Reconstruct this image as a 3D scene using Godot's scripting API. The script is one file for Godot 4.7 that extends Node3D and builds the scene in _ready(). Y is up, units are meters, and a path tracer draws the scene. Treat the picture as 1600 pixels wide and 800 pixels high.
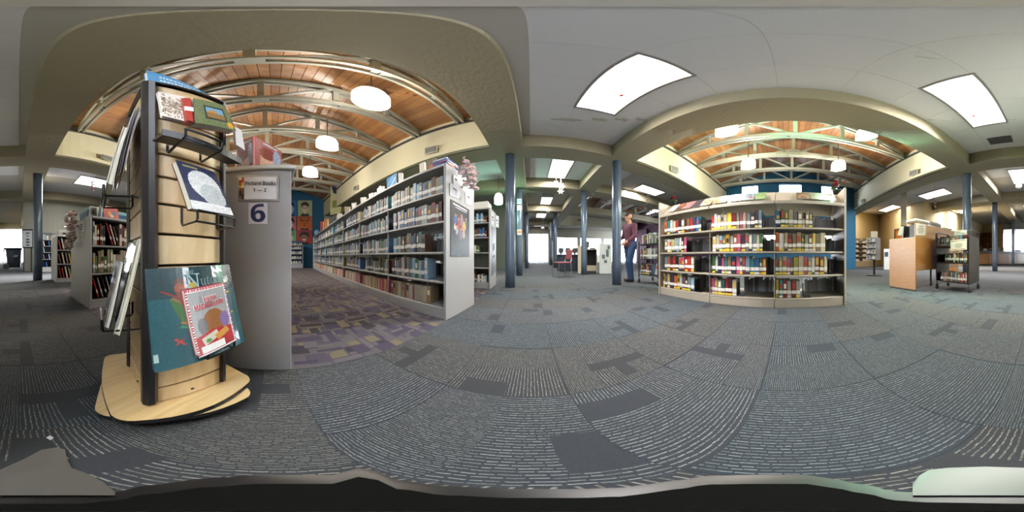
extends Node3D
# A library hall. Plans are in metres: x to the right of the hall, z along the hall, y up; the hall sweeps round in one long curve (M.W lays the plan along it).

class M:
	static var REF := 0.0
	static var ORG := Vector3.ZERO
	var st := SurfaceTool.new()
	var xf := Transform3D.IDENTITY
	var ref := 0.0
	var fine := 0.07
	var cellref := false
	var wrapdup := true
	func _init(smooth := false) -> void:
		st.begin(Mesh.PRIMITIVE_TRIANGLES)
		st.set_smooth_group(0 if smooth else -1)
		ref = REF
	static func WP(th: float, d: float, y: float) -> Vector3:
		var z := 325.0 / (254.648 * atan2(0.65, d))
		if d < 2.5 and y > 1.85:
			z = lerpf(z, 1064.0 / (254.648 * atan2(2.75, d)), smoothstep(1.85, 2.95, y))
		return Vector3(z * th * 0.509296, 0.65 + z * atan2(y - 0.65, d) * 0.509296, -z)
	static func W(p: Vector3, r: float) -> Vector3:
		return WP(r + wrapf(atan2(p.x, p.z) + 0.11345 - r, -PI, PI), maxf(sqrt(p.x * p.x + p.z * p.z), 0.02), p.y)
	static func size_at(p: Vector3) -> float:
		var d := maxf(sqrt(p.x * p.x + p.z * p.z), 0.02)
		return -WP(0, d, p.y).z * 0.509296 / d
	func tri(a: Vector3, b: Vector3, c: Vector3, ua := Vector2.ZERO, ub := Vector2.ZERO, uc := Vector2.ZERO) -> void:
		st.set_uv(ua)
		st.add_vertex(a - ORG)
		st.set_uv(ub)
		st.add_vertex(b - ORG)
		st.set_uv(uc)
		st.add_vertex(c - ORG)
	func face(a: Vector3, b: Vector3, c: Vector3, d: Vector3, out: Vector3, ua := Vector2.ZERO, ub := Vector2(1, 0), uc := Vector2.ONE, ud := Vector2(0, 1)) -> void:
		if (c - a).cross(d - b).dot(out) > 0.0:
			tri(a, c, b, ua, uc, ub)
			tri(a, d, c, ua, ud, uc)
		else:
			tri(a, b, c, ua, ub, uc)
			tri(a, c, d, ua, uc, ud)
	func nseg(a: Vector3, b: Vector3) -> int:
		var da := absf(wrapf(atan2(a.x, a.z) - atan2(b.x, b.z), -PI, PI))
		var dp := absf(atan2(a.y - 0.65, Vector2(a.x, a.z).length()) - atan2(b.y - 0.65, Vector2(b.x, b.z).length()))
		return clampi(ceili(maxf(da, dp) / fine), 1, 48)
	# a four-cornered patch of the plan, cut small enough to follow the curve of the hall
	func grid(a: Vector3, b: Vector3, c: Vector3, d: Vector3, mid := Vector3.INF, n := 0, m := 0, ua := Vector2.ZERO, ub := Vector2(1, 0), uc := Vector2.ONE, ud := Vector2(0, 1)) -> void:
		if n == 0:
			n = maxi(nseg(a, b), nseg(d, c))
		if m == 0:
			m = maxi(nseg(a, d), nseg(b, c))
		for i in n:
			for j in m:
				var q: Array[Vector3] = []
				var t: Array[Vector2] = []
				for k in [[i, j], [i + 1, j], [i + 1, j + 1], [i, j + 1]]:
					var s := float(k[0]) / n
					var r := float(k[1]) / m
					q.append(a.lerp(b, s).lerp(d.lerp(c, s), r))
					t.append(ua.lerp(ub, s).lerp(ud.lerp(uc, s), r))
				cell(q, t, mid)
	func cell(q: Array[Vector3], t: Array[Vector2], mid: Vector3) -> void:
		var refs: Array[float] = [ref]
		if cellref:
			var cen := (q[0] + q[1] + q[2] + q[3]) / 4.0
			var th := wrapf(atan2(cen.x, cen.z) + 0.11345, -PI, PI)
			refs = [th]
			if wrapdup and absf(th) > PI - 0.6:
				refs.append(th - TAU * signf(th))
		for r in refs:
			var w0 := W(q[0], r)
			var out := Vector3.UP
			if mid != Vector3.INF:
				out = w0 + W(q[2], r) - 2.0 * (mid if not cellref else W(mid, r))
			face(w0, W(q[1], r), W(q[2], r), W(q[3], r), out, t[0], t[1], t[2], t[3])
	func hexa(P: Array, c := 0.0) -> void:
		var p: Array[Vector3] = []
		var cen := Vector3.ZERO
		for v in P:
			p.append(xf * v)
			cen += p[-1] / 8.0
		var mid := cen if cellref else W(cen, ref)
		var f := Vector3(c / maxf((p[1] - p[0]).length(), 1e-5), c / maxf((p[2] - p[0]).length(), 1e-5), c / maxf((p[4] - p[0]).length(), 1e-5)).clampf(0.0, 0.4)
		var T := func(t: Vector3) -> Vector3:
			return p[0].lerp(p[1], t.x).lerp(p[2].lerp(p[3], t.x), t.y).lerp(p[4].lerp(p[5], t.x).lerp(p[6].lerp(p[7], t.x), t.y), t.z)
		for ax in 3:
			var b := (ax + 1) % 3
			var e := (ax + 2) % 3
			for s in 2:
				var q: Array[Vector3] = []
				for k in [[0, 0], [1, 0], [1, 1], [0, 1]]:
					var t := Vector3.ZERO
					t[ax] = s
					t[b] = absf(k[0] - f[b])
					t[e] = absf(k[1] - f[e])
					q.append(T.call(t))
				grid(q[0], q[1], q[2], q[3], mid)
			if c > 0.0:
				for sb in 2:
					for se in 2:
						var q: Array[Vector3] = []
						for k in [[0, 0], [0, 1], [1, 1], [1, 0]]:
							var t := Vector3.ZERO
							t[ax] = absf(k[0] - f[ax])
							t[b] = float(sb) if k[1] == 0 else absf(sb - f[b])
							t[e] = float(se) if k[1] == 1 else absf(se - f[e])
							q.append(T.call(t))
						grid(q[0], q[1], q[2], q[3], mid, 1, 0)
		if c > 0.0 and not cellref:
			for k in 8:
				var o := Vector3(k & 1, (k >> 1) & 1, (k >> 2) & 1)
				var q: Array[Vector3] = []
				for ax in 3:
					var t := Vector3.ZERO
					for e in 3:
						t[e] = o[e] if e == ax else absf(o[e] - f[e])
					q.append(W(T.call(t), ref))
				if (q[1] - q[0]).cross(q[2] - q[0]).dot(q[0] - mid) > 0.0:
					tri(q[0], q[2], q[1])
				else:
					tri(q[0], q[1], q[2])
	func box(x0: float, x1: float, y0: float, y1: float, z0: float, z1: float, c := 0.0) -> void:
		var P := []
		for k in 8:
			P.append(Vector3(x1 if k & 1 else x0, y1 if k & 2 else y0, z1 if k & 4 else z0))
		hexa(P, c)
	# a slab between four corners (plan points), from depth o0 to o1 along n
	func slab(q: Array, n: Vector3, o0: float, o1: float, c := 0.0, inset := 0.0) -> void:
		var cen: Vector3 = (q[0] + q[1] + q[2] + q[3]) / 4.0
		var r := []
		for v in q:
			var away: Vector3 = v - cen
			r.append(v - away.normalized() * inset)
		hexa([r[3] + n * o0, r[2] + n * o0, r[0] + n * o0, r[1] + n * o0, r[3] + n * o1, r[2] + n * o1, r[0] + n * o1, r[1] + n * o1], c)
	# a rod through plan points
	func tube(pts: Array, rad: float, sides := 6) -> void:
		var w: Array[Vector3] = []
		for p in pts:
			w.append(W(xf * p, ref))
		wire(w, rad * size_at(xf * pts[0]), sides)
	func wire(w: Array[Vector3], rad: float, sides := 6) -> void:
		var rings := []
		for i in w.size():
			var dir := (w[mini(i + 1, w.size() - 1)] - w[maxi(i - 1, 0)]).normalized()
			var a := dir.cross(Vector3(0.31, 0.86, 0.41)).normalized()
			var b := dir.cross(a)
			var ring: Array[Vector3] = []
			for k in sides:
				ring.append(w[i] + (a * cos(TAU * k / sides) + b * sin(TAU * k / sides)) * rad)
			rings.append(ring)
		for i in w.size() - 1:
			for k in sides:
				var l := (k + 1) % sides
				face(rings[i][k], rings[i][l], rings[i + 1][l], rings[i + 1][k], rings[i][k] + rings[i + 1][l] - w[i] - w[i + 1])
		for e in [0, w.size() - 1]:
			for k in range(1, sides - 1):
				tri(rings[e][0], rings[e][k], rings[e][k + 1])
	# turned shapes stand upright: profile points are (radius, height) in plan metres round a plan point
	func lathe(p: Vector3, prof: Array, sides := 20, tall := 1.0) -> void:
		var s := size_at(p)
		var o := W(p, ref)
		var h := o.x / o.z
		var rs := s * (1.0 if absf(h) < 0.2 else 1.0 / sqrt(1.0 + h * h * 0.75))
		var ys := []
		for e in prof:
			ys.append(W(p + Vector3(0, e[1] * tall, 0), ref).y)
		for i in prof.size() - 1:
			for k in sides:
				var q: Array[Vector3] = []
				for e in [[i, k], [i, k + 1], [i + 1, k + 1], [i + 1, k]]:
					var a: float = TAU * e[1] / sides
					q.append(Vector3(o.x + cos(a) * prof[e[0]][0] * rs, ys[e[0]], o.z + sin(a) * prof[e[0]][0] * rs))
				var ym := (q[0].y + q[2].y) / 2.0
				var out := (q[0] + q[2]) / 2.0 - Vector3(o.x, ym, o.z)
				if absf(prof[i + 1][0] - prof[i][0]) > absf(prof[i + 1][1] - prof[i][1]):
					out = Vector3.UP * (1.0 if i > prof.size() / 2 - 1 else -1.0)
				face(q[0], q[1], q[2], q[3], out)
	func ball(p: Vector3, r: float, sides := 10, squash := 1.0) -> void:
		var prof := []
		for i in sides / 2 + 1:
			var a := -PI / 2 + PI * i / (sides / 2)
			prof.append([maxf(cos(a) * r, 0.0002), sin(a) * r * squash])
		lathe(p, prof, sides)

const TH0 := 0.11345
var CUR: Node3D
var rng := RandomNumberGenerator.new()
var used := {}
var mats := {}
var fonts := {}

# ---------------------------------------------------------------- naming
func numbered(n: String, parent: Node) -> String:
	var key := str(parent.get_instance_id()) + n
	used[key] = used.get(key, -1) + 1
	return n if used[key] == 0 else "%s_%03d" % [n, used[key]]

func hang(o: Node3D, n: String, parent: Node) -> void:
	o.name = numbered(n, parent)
	parent.add_child(o, true)

func thing(n: String, label: String, category: String, at: Vector3, group := "") -> Node3D:
	var o := Node3D.new()
	hang(o, n, self)
	M.ORG = M.W(at, M.REF)
	o.position = M.ORG
	tag(o, label, category, group)
	CUR = o
	return o

func tag(o: Node3D, label: String, category: String, group := "") -> void:
	o.set_meta("label", label)
	o.set_meta("category", category)
	if group != "":
		o.set_meta("group", group)

func put(m: M, n: String, mat: Material, parent: Node = null, label := "") -> MeshInstance3D:
	var o := MeshInstance3D.new()
	m.st.generate_normals()
	m.st.index()
	o.mesh = m.st.commit()
	o.material_override = mat
	hang(o, n, parent if parent else CUR)
	if label != "":
		o.set_meta("label", label)
	return o

func origin(at: Vector3) -> void:
	M.ORG = M.W(at, M.REF)

func solo(m: M, n: String, mat: Material, label: String, category: String, group := "") -> MeshInstance3D:
	var o := put(m, n, mat, self)
	o.position = M.ORG
	tag(o, label, category, group)
	return o

func struct(m: M, n: String, mat: Material, parent: Node = null) -> MeshInstance3D:
	var o := put(m, n, mat, parent if parent else self)
	if parent == null:
		o.position = M.ORG
		o.set_meta("kind", "structure")
	return o

func stuff(m: M, n: String, mat: Material, parent: Node = null, label := "") -> MeshInstance3D:
	var o := put(m, n, mat, parent if parent else self)
	if parent == null:
		o.position = M.ORG
	if label != "":
		o.set_meta("label", label)
	o.set_meta("kind", "stuff")
	return o

func nth(i: int) -> String:
	return ["first", "second", "third", "fourth", "fifth", "sixth", "seventh", "eighth", "ninth", "tenth", "eleventh", "twelfth", "thirteenth", "fourteenth", "fifteenth", "sixteenth", "seventeenth", "eighteenth", "nineteenth", "twentieth", "twenty-first", "twenty-second", "twenty-third", "twenty-fourth", "twenty-fifth", "twenty-sixth", "twenty-seventh", "twenty-eighth", "twenty-ninth", "thirtieth", "thirty-first", "thirty-second", "thirty-third", "thirty-fourth", "thirty-fifth", "thirty-sixth", "thirty-seventh", "thirty-eighth", "thirty-ninth", "fortieth"][mini(i, 39)]

# ---------------------------------------------------------------- surveying: angles of sight from the middle of the hall
func az(x: float) -> float:
	return (x - 800.0) * PI / 800.0 - TH0

func el(y: float) -> float:
	return (400.0 - y) * PI / 800.0

func D(x: float, y: float, d: float) -> Vector3:
	return Vector3(d * sin(az(x)), 0.65 + d * tan(el(y)), d * cos(az(x)))

func G(x: float, y: float, h := 0.0) -> Vector3:
	return D(x, y, (h - 0.65) / tan(el(y)))

func PL(x: float, y: float, p: Vector3, n: Vector3) -> Vector3:
	return D(x, y, (n.x * p.x + n.z * p.z) / (n.x * sin(az(x)) + n.z * cos(az(x))))

func pq(p: Vector3, n: Vector3, c: Array) -> Array:
	var r := []
	for i in 4:
		r.append(PL(c[2 * i], c[2 * i + 1], p, n))
	return r

# ---------------------------------------------------------------- materials
func mt(c: Color, rough := 0.6, metal := 0.0, extra := "") -> StandardMaterial3D:
	var key := str(c) + str(rough) + str(metal) + extra
	if mats.has(key):
		return mats[key]
	var m := StandardMaterial3D.new()
	m.albedo_color = c
	m.roughness = rough
	m.metallic = metal
	m.cull_mode = BaseMaterial3D.CULL_DISABLED
	if extra == "coat":
		m.clearcoat_enabled = true
		m.clearcoat = 0.8
		m.clearcoat_roughness = 0.08
	if extra == "speck" or extra == "plaster":
		m.normal_enabled = true
		m.normal_texture = noise_tex("n" + extra, 0.2 if extra == "speck" else 0.05, true)
		m.normal_scale = 0.25
		m.uv1_triplanar = true
		m.uv1_world_triplanar = true
		m.uv1_scale = Vector3.ONE * (3.0 if extra == "speck" else 0.8)
	if extra == "matte":
		m.metallic_specular = 0.12
	if extra == "tile":
		m.albedo_texture = ramp_tex("acoustic", 0.35, Color(0.86, 0.86, 0.86), Color(1, 1, 1))
		m.uv1_triplanar = true
		m.uv1_world_triplanar = true
		m.uv1_scale = Vector3.ONE * 2.0
	mats[key] = m
	return m

func hx(s: String) -> Color:
	return Color.html(s)

var texs := {}
func noise_tex(key: String, freq: float, normal := false) -> NoiseTexture2D:
	if texs.has(key):
		return texs[key]
	var t := NoiseTexture2D.new()
	t.width = 256
	t.height = 256
	t.seamless = true
	t.as_normal_map = normal
	t.bump_strength = 4.0
	t.noise = FastNoiseLite.new()
	t.noise.frequency = freq
	t.noise.seed = 5
	texs[key] = t
	return t

func ramp_tex(key: String, freq: float, a: Color, b: Color) -> NoiseTexture2D:
	if texs.has(key):
		return texs[key]
	var t := noise_tex(key, freq)
	t.color_ramp = Gradient.new()
	t.color_ramp.colors = PackedColorArray([a, b])
	t.color_ramp.offsets = PackedFloat32Array([0.25, 0.75])
	return t

func wood(key: String, a: Color, b: Color, sc: Vector3, rough := 0.45) -> StandardMaterial3D:
	if mats.has(key):
		return mats[key]
	var m := StandardMaterial3D.new()
	m.albedo_texture = ramp_tex("wood" + key, 0.03, a, b)
	m.uv1_triplanar = true
	m.uv1_world_triplanar = true
	m.uv1_scale = sc
	m.roughness = rough
	m.cull_mode = BaseMaterial3D.CULL_DISABLED
	mats[key] = m
	return m

func picture(key: String, w: int, h: int, paint: Callable, rough := 0.35, coat := false) -> StandardMaterial3D:
	if mats.has(key):
		return mats[key]
	var im := Image.create(w, h, false, Image.FORMAT_RGB8)
	paint.call(im)
	var m := StandardMaterial3D.new()
	m.albedo_texture = ImageTexture.create_from_image(im)
	m.roughness = rough
	m.cull_mode = BaseMaterial3D.CULL_DISABLED
	if coat:
		m.clearcoat_enabled = true
		m.clearcoat = 1.0
		m.clearcoat_roughness = 0.04
	mats[key] = m
	return m

func disc(im: Image, cx: float, cy: float, rx: float, ry: float, c: Color) -> void:
	for y in range(maxi(0, int(cy - ry)), mini(im.get_height(), int(cy + ry) + 1)):
		var k := 1.0 - pow((y - cy) / ry, 2)
		if k > 0:
			var s := sqrt(k) * rx
			im.fill_rect(Rect2i(int(cx - s), y, int(2 * s) + 1, 1), c)

func poly(im: Image, p: Array, c: Color) -> void:
	var pp := PackedVector2Array()
	for i in p.size() / 2:
		pp.append(Vector2(p[2 * i], p[2 * i + 1]))
	var lo := 1e9
	var hi := -1e9
	for v in pp:
		lo = minf(lo, v.y)
		hi = maxf(hi, v.y)
	for y in range(maxi(0, int(lo)), mini(im.get_height(), int(hi) + 1)):
		var xs := []
		for i in pp.size():
			var a := pp[i]
			var b := pp[(i + 1) % pp.size()]
			if (a.y <= y + 0.5) != (b.y <= y + 0.5):
				xs.append(a.x + (y + 0.5 - a.y) / (b.y - a.y) * (b.x - a.x))
		xs.sort()
		for i in range(0, xs.size() - 1, 2):
			im.fill_rect(Rect2i(int(xs[i]), y, maxi(1, int(xs[i + 1]) - int(xs[i])), 1), c)

func mottle(im: Image, amount: float, s: int, size := 1) -> void:
	var r := RandomNumberGenerator.new()
	r.seed = s
	for y in range(0, im.get_height(), size):
		for x in range(0, im.get_width(), size):
			var k := 1.0 + r.randf_range(-amount, amount)
			if size == 1:
				var c := im.get_pixel(x, y)
				im.set_pixel(x, y, Color(c.r * k, c.g * k, c.b * k))
			else:
				var c := im.get_pixel(x, y)
				im.fill_rect(Rect2i(x, y, size, size), Color(c.r * k, c.g * k, c.b * k))

# lettering laid on the surface between four plan corners (TL TR BR BL); box is the text's rectangle there (0..1, y down)
func letters(text: String, q: Array, box: Rect2, mat: Material, n: Vector3, font := "Droid Sans", parent: Node = null, bold := false) -> void:
	var key := font + str(bold)
	if not fonts.has(key):
		var f := SystemFont.new()
		f.font_names = PackedStringArray([font])
		f.font_weight = 700 if bold else 400
		fonts[key] = f
	var t := TextMesh.new()
	t.text = text
	t.font = fonts[key]
	t.font_size = 32
	t.pixel_size = 0.01
	t.depth = 0.0
	t.curve_step = 1.0
	var bb := t.get_aabb()
	var P := func(x: float, y: float) -> Vector3:
		return M.W((q[0] as Vector3).lerp(q[1], x).lerp((q[3] as Vector3).lerp(q[2], x), y) + n * 0.0025, M.REF)
	var a: Vector3 = P.call(box.position.x, box.position.y + box.size.y / 2)
	var b: Vector3 = P.call(box.end.x, box.position.y + box.size.y / 2)
	var c: Vector3 = P.call(box.get_center().x, box.position.y)
	var d: Vector3 = P.call(box.get_center().x, box.end.y)
	var right := (b - a) / bb.size.x
	var up := (c - d) / bb.size.y
	var o := MeshInstance3D.new()
	o.mesh = t
	o.material_override = mat
	var pa: Node = parent if parent else CUR
	hang(o, "lettering", pa)
	o.transform = Transform3D(Basis(right, up, right.cross(up).normalized()), Vector3.ZERO)
	o.position = (a + b) / 2.0 - M.ORG - o.transform.basis * bb.get_center()

# ---------------------------------------------------------------- carpets
func dashes(im: Image, area: Rect2i, pitch: float, along_x: bool, base: Color, dash: Color, thick: int, s: int) -> void:
	var r := RandomNumberGenerator.new()
	r.seed = s
	im.fill_rect(area, base)
	var across := area.size.y if along_x else area.size.x
	var len := area.size.x if along_x else area.size.y
	for i in int(across / pitch):
		var o := int(i * pitch + pitch * 0.3)
		var p := r.randi_range(0, 6)
		while p < len:
			var l := mini(r.randi_range(9, 20), len - p)
			var k := r.randf_range(0.75, 1.1)
			var c := Color(dash.r * k, dash.g * k, dash.b * k)
			var j := r.randi_range(0, 1)
			if along_x:
				im.fill_rect(Rect2i(area.position.x + p, area.position.y + o + j, l, thick), c)
			else:
				im.fill_rect(Rect2i(area.position.x + o + j, area.position.y + p, thick, l), c)
			p += l + r.randi_range(1, 3)

func paint_striped(im: Image, v: int) -> void:
	var base := hx("2f363f")
	var dash := hx("858784")
	var n := im.get_width()
	dashes(im, Rect2i(0, 0, n, n), 11.5, true, base, dash, 3, v)
	if v == 1:
		im.fill_rect(Rect2i(60, 0, 90, 210), hx("30353d"))
		dashes(im, Rect2i(150, 0, n - 150, n), 11.5, false, base, dash, 3, 31)
		dashes(im, Rect2i(60, 210, 90, n - 210), 11.5, true, base, dash, 3, 32)
	elif v == 2:
		dashes(im, Rect2i(0, 0, n, 120), 6.5, true, base, hx("7d7f7b"), 2, 41)
		im.fill_rect(Rect2i(200, 120, 60, n - 120), hx("2f343c"))
		im.fill_rect(Rect2i(260, 220, 90, 60), hx("30353d"))
	elif v == 3:
		dashes(im, Rect2i(0, 0, 190, n), 7, true, base, hx("80827c"), 2, 51)
		im.fill_rect(Rect2i(300, 40, 84, 150), hx("31363e"))
	mottle(im, 0.16, 60 + v)

func paint_patchwork(im: Image, v: int) -> void:
	var n := im.get_width()
	var r := RandomNumberGenerator.new()
	r.seed = 90 + v
	im.fill(hx("5c585d"))
	var tones := [hx("413b50"), hx("322e3b"), hx("625e64"), hx("716852"), hx("4c4656"), hx("5b585c"), hx("3e3752"), hx("776d55")]
	for i in 26:
		var w := r.randi_range(30, 150)
		var h := r.randi_range(16, 90) if w > 80 else r.randi_range(60, 170)
		var x := r.randi_range(-20, n - 40)
		var y := r.randi_range(-20, n - 40)
		var c: Color = tones[r.randi() % tones.size()]
		im.fill_rect(Rect2i(x, y, w, h).intersection(Rect2i(0, 0, n, n)), c)
		if r.randf() < 0.5:
			im.fill_rect(Rect2i(x + 10, y + 8, maxi(6, w - 20), maxi(5, h - 16)).intersection(Rect2i(0, 0, n, n)), tones[r.randi() % tones.size()])
	mottle(im, 0.14, 95 + v)

func polar(y: float, ds: Array, step: float, keep: Callable, uvs: float, reach := PI + 0.6) -> M:
	var m := M.new(true)
	var k := int(ceil(2 * reach / step))
	for i in k:
		for j in ds.size() - 1:
			var q: Array[Vector3] = []
			var t: Array[Vector2] = []
			var cen := Vector3.ZERO
			for e in [[i, j], [i + 1, j], [i + 1, j + 1], [i, j + 1]]:
				var th: float = -reach + 2 * reach * e[0] / k
				var p := Vector3(ds[e[1]] * sin(th - TH0), y, ds[e[1]] * cos(th - TH0))
				cen += p / 4.0
				q.append(M.WP(th, ds[e[1]], y))
				t.append(Vector2(p.x, p.z) / uvs)
			if keep.call(cen):
				m.face(q[0], q[1], q[2], q[3], Vector3.UP, t[0], t[1], t[2], t[3])
	return m

# square pieces laid edge to edge (carpet tiles, ceiling boards); each its own mesh under the surface
func pave(parent: Node, n: String, v0: float, u0: float, dv: float, du: float, rad: float, gap: float, top: float, skirt: float, pick: Callable) -> void:
	for i in range(int(-rad / dv) - 2, int(rad / dv) + 3):
		for j in range(int(-rad / du) - 2, int(rad / du) + 3):
			var a := Vector3(v0 + i * dv, top, u0 + j * du)
			var cen := a + Vector3(dv / 2, 0, du / 2)
			var d := Vector2(cen.x, cen.z).length()
			if d > rad:
				continue
			var mat: Material = pick.call(cen, i, j)
			if mat == null:
				continue
			var th := wrapf(atan2(cen.x, cen.z) + TH0, -PI, PI)
			var cut := 12 if d < 0.8 else 8 if d < 1.6 else 4
			var rise := rng.randf_range(-0.0006, 0.0006)
			var turn := rng.randi() % 4
			var parts := {}
			for x in cut:
				for z in cut:
					var q: Array[Vector3] = []
					var t: Array[Vector2] = []
					for e in [[x, z], [x + 1, z], [x + 1, z + 1], [x, z + 1]]:
						var s := Vector2(float(e[0]) / cut, float(e[1]) / cut)
						q.append(a + Vector3(lerpf(gap, dv - gap, s.x), rise, lerpf(gap, du - gap, s.y)))
						t.append((s - Vector2(0.5, 0.5)).rotated(turn * PI / 2) + Vector2(0.5, 0.5))
					var cc := (q[0] + q[2]) / 2.0
					if Vector2(cc.x, cc.z).length() < 0.07:
						continue
					var r := wrapf(atan2(cc.x, cc.z) + TH0, -PI, PI)
					for rr in [r, r - TAU, r + TAU]:
						if absf(rr) > PI + 0.5:
							continue
						var key := roundi((rr - th) / TAU)
						if not parts.has(key):
							parts[key] = M.new()
						var m: M = parts[key]
						m.ref = rr
						m.cell(q, t, Vector3.INF)
						for e in 4:
							if [z == 0, x == cut - 1, z == cut - 1, x == 0][e]:
								var p0 := q[e]
								var p1 := q[(e + 1) % 4]
								var sk := Vector3(0, skirt, 0)
								m.cell([p0, p1, p1 + sk, p0 + sk] as Array[Vector3], [t[e], t[(e + 1) % 4], t[(e + 1) % 4], t[e]] as Array[Vector2], Vector3.INF)
			for key in parts:
				put(parts[key], n, mat, parent)

func spread(lo: float, hi: float, near: float, step: float) -> Array:
	var r := [lo]
	var x := lo
	while x < hi:
		x += clampf(absf(x - 0.0) * step, near, 0.8)
		r.append(minf(x, hi))
	return r

# a straight run of the building (beam, wall, rail): box in plan, cut closely where it passes near the middle of the hall
func run(m: M, v0: float, v1: float, y0: float, y1: float, u0: float, u1: float) -> void:
	m.cellref = true
	var along_u := u1 - u0 > v1 - v0
	var lo := u0 if along_u else v0
	var hi := u1 if along_u else v1
	var s := spread(lo, hi, 0.09, 0.16)
	for i in s.size() - 1:
		var A := Vector3(v0, y0, s[i]) if along_u else Vector3(s[i], y0, u0)
		var B := Vector3(v1, y1, s[i + 1]) if along_u else Vector3(s[i + 1], y1, u1)
		var P := []
		for k in 8:
			P.append(Vector3(B.x if k & 1 else A.x, B.y if k & 2 else A.y, B.z if k & 4 else A.z))
		var mid := (A + B) / 2.0
		var sides := [[0, 1, 3, 2], [4, 5, 7, 6], [0, 2, 6, 4], [1, 3, 7, 5], [0, 1, 5, 4], [2, 3, 7, 6]]
		for k in 6:
			if along_u and (k == 0 and i > 0 or k == 1 and i < s.size() - 2) or not along_u and (k == 2 and i > 0 or k == 3 and i < s.size() - 2):
				continue
			m.grid(P[sides[k][0]], P[sides[k][1]], P[sides[k][2]], P[sides[k][3]], mid)

func in_vault(p: Vector3) -> bool:
	return (p.x < -0.45 and p.z > -3.68 and p.z < 3.26) or (p.x > 1.95 and p.z > -3.68 and p.z < 3.26 and p.x < 7.6) or (p.x > 1.95 and p.z > 5.6 and p.z < 12.6)

func block(n: String, mat: Material, r: Array) -> MeshInstance3D:
	M.ORG = Vector3.ZERO
	var m := M.new()
	for b in r:
		run(m, b[0], b[1], b[2], b[3], b[4], b[5])
	return struct(m, n, mat)

func light_panel(v0: float, v1: float, u0: float, u1: float, energy: float, label: String, ref: float, y := 3.395) -> void:
	M.REF = ref
	var c := Vector3((v0 + v1) / 2, y, (u0 + u1) / 2)
	thing("ceiling_light", label, "ceiling light", c, "ceiling light panels")
	var m := M.new()
	m.fine = 0.05
	var e := 0.03
	for b in [[v0 - e, v0, u0 - e, u1 + e], [v1, v1 + e, u0 - e, u1 + e], [v0, v1, u0 - e, u0], [v0, v1, u1, u1 + e]]:
		m.box(b[0], b[1], y - 0.02, y + 0.01, b[2], b[3])
	put(m, "frame", mt(hx("8a8784"), 0.5))
	m = M.new()
	m.fine = 0.05
	m.box(v0, v1, y - 0.008, y + 0.005, u0, u1)
	var g := mt(Color(1, 1, 1), 0.5, 0, "panelglow")
	g.emission_enabled = true
	g.emission = Color(1, 0.985, 0.97)
	g.emission_energy_multiplier = 1.6
	put(m, "diffuser", g)
	var l := AreaLight3D.new()
	var a := M.W(Vector3(v0, y, c.z), ref)
	var b := M.W(Vector3(v1, y, c.z), ref)
	var f := M.W(Vector3(c.x, y, u0), ref)
	var h := M.W(Vector3(c.x, y, u1), ref)
	l.area_size = Vector2((b - a).length(), (h - f).length())
	l.light_energy = energy
	l.light_color = Color(1, 0.975, 0.96)
	l.shadow_enabled = true
	l.set("area_range", 40.0)
	l.name = numbered("panel_light", CUR)
	CUR.add_child(l)
	var z := (h - f).normalized()
	l.transform = Transform3D(Basis((z.cross(Vector3.UP)).normalized(), z, Vector3.UP).orthonormalized(), Vector3.ZERO)
	if (-l.transform.basis.z).y > 0:
		l.transform.basis = l.transform.basis * Basis(Vector3(0, 1, 0), PI)
	l.position = M.W(c - Vector3(0, 0.03, 0), ref) - M.ORG
	l.position.y = minf(l.position.y, minf(minf(a.y, b.y), minf(f.y, h.y)) - M.ORG.y - 0.03)

func pendant(p: Vector3, r: float, top: float, energy: float, tint: Color, label: String) -> void:
	thing("pendant_lamp", label, "pendant lamp", p, "")
	var m := M.new(true)
	m.lathe(p, [[0.01, 0.16], [r * 0.5, 0.155], [r * 0.82, 0.12], [r, 0.04], [r, -0.1], [r * 0.97, -0.1], [r * 0.97, 0.04], [r * 0.6, 0.13]], 24, 1.5)
	var g := mt(Color(0.92, 0.9, 0.85), 0.4, 0, "shade")
	g.backlight_enabled = true
	g.backlight = Color(0.8, 0.8, 0.76)
	g.emission_enabled = true
	g.emission = Color(1, 0.98, 0.94)
	g.emission_energy_multiplier = 1.5
	put(m, "lamp_shade", g)
	m = M.new(true)
	m.lathe(p, [[0.001, -0.13], [r * 0.6, -0.12], [r * 0.96, -0.085], [r * 0.96, -0.075], [0.001, -0.06]], 24, 1.5)
	var g2 := mt(tint, 0.4, 0, "lens")
	g2.emission_enabled = true
	g2.emission = tint
	g2.emission_energy_multiplier = 2.2
	put(m, "lens", g2)
	m = M.new()
	m.tube([p + Vector3(0, 0.22, 0), Vector3(p.x, top, p.z)], 0.012)
	put(m, "stem", mt(hx("77746c"), 0.4, 0.5))
	var l := OmniLight3D.new()
	l.light_energy = energy
	l.light_color = tint.lerp(Color(1, 0.96, 0.9), 0.5)
	l.light_size = 0.12
	l.omni_range = 30.0
	l.omni_attenuation = 2.0
	l.shadow_enabled = true
	l.name = "bulb_light"
	CUR.add_child(l)
	l.position = Vector3(0, -0.3, 0)

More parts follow.
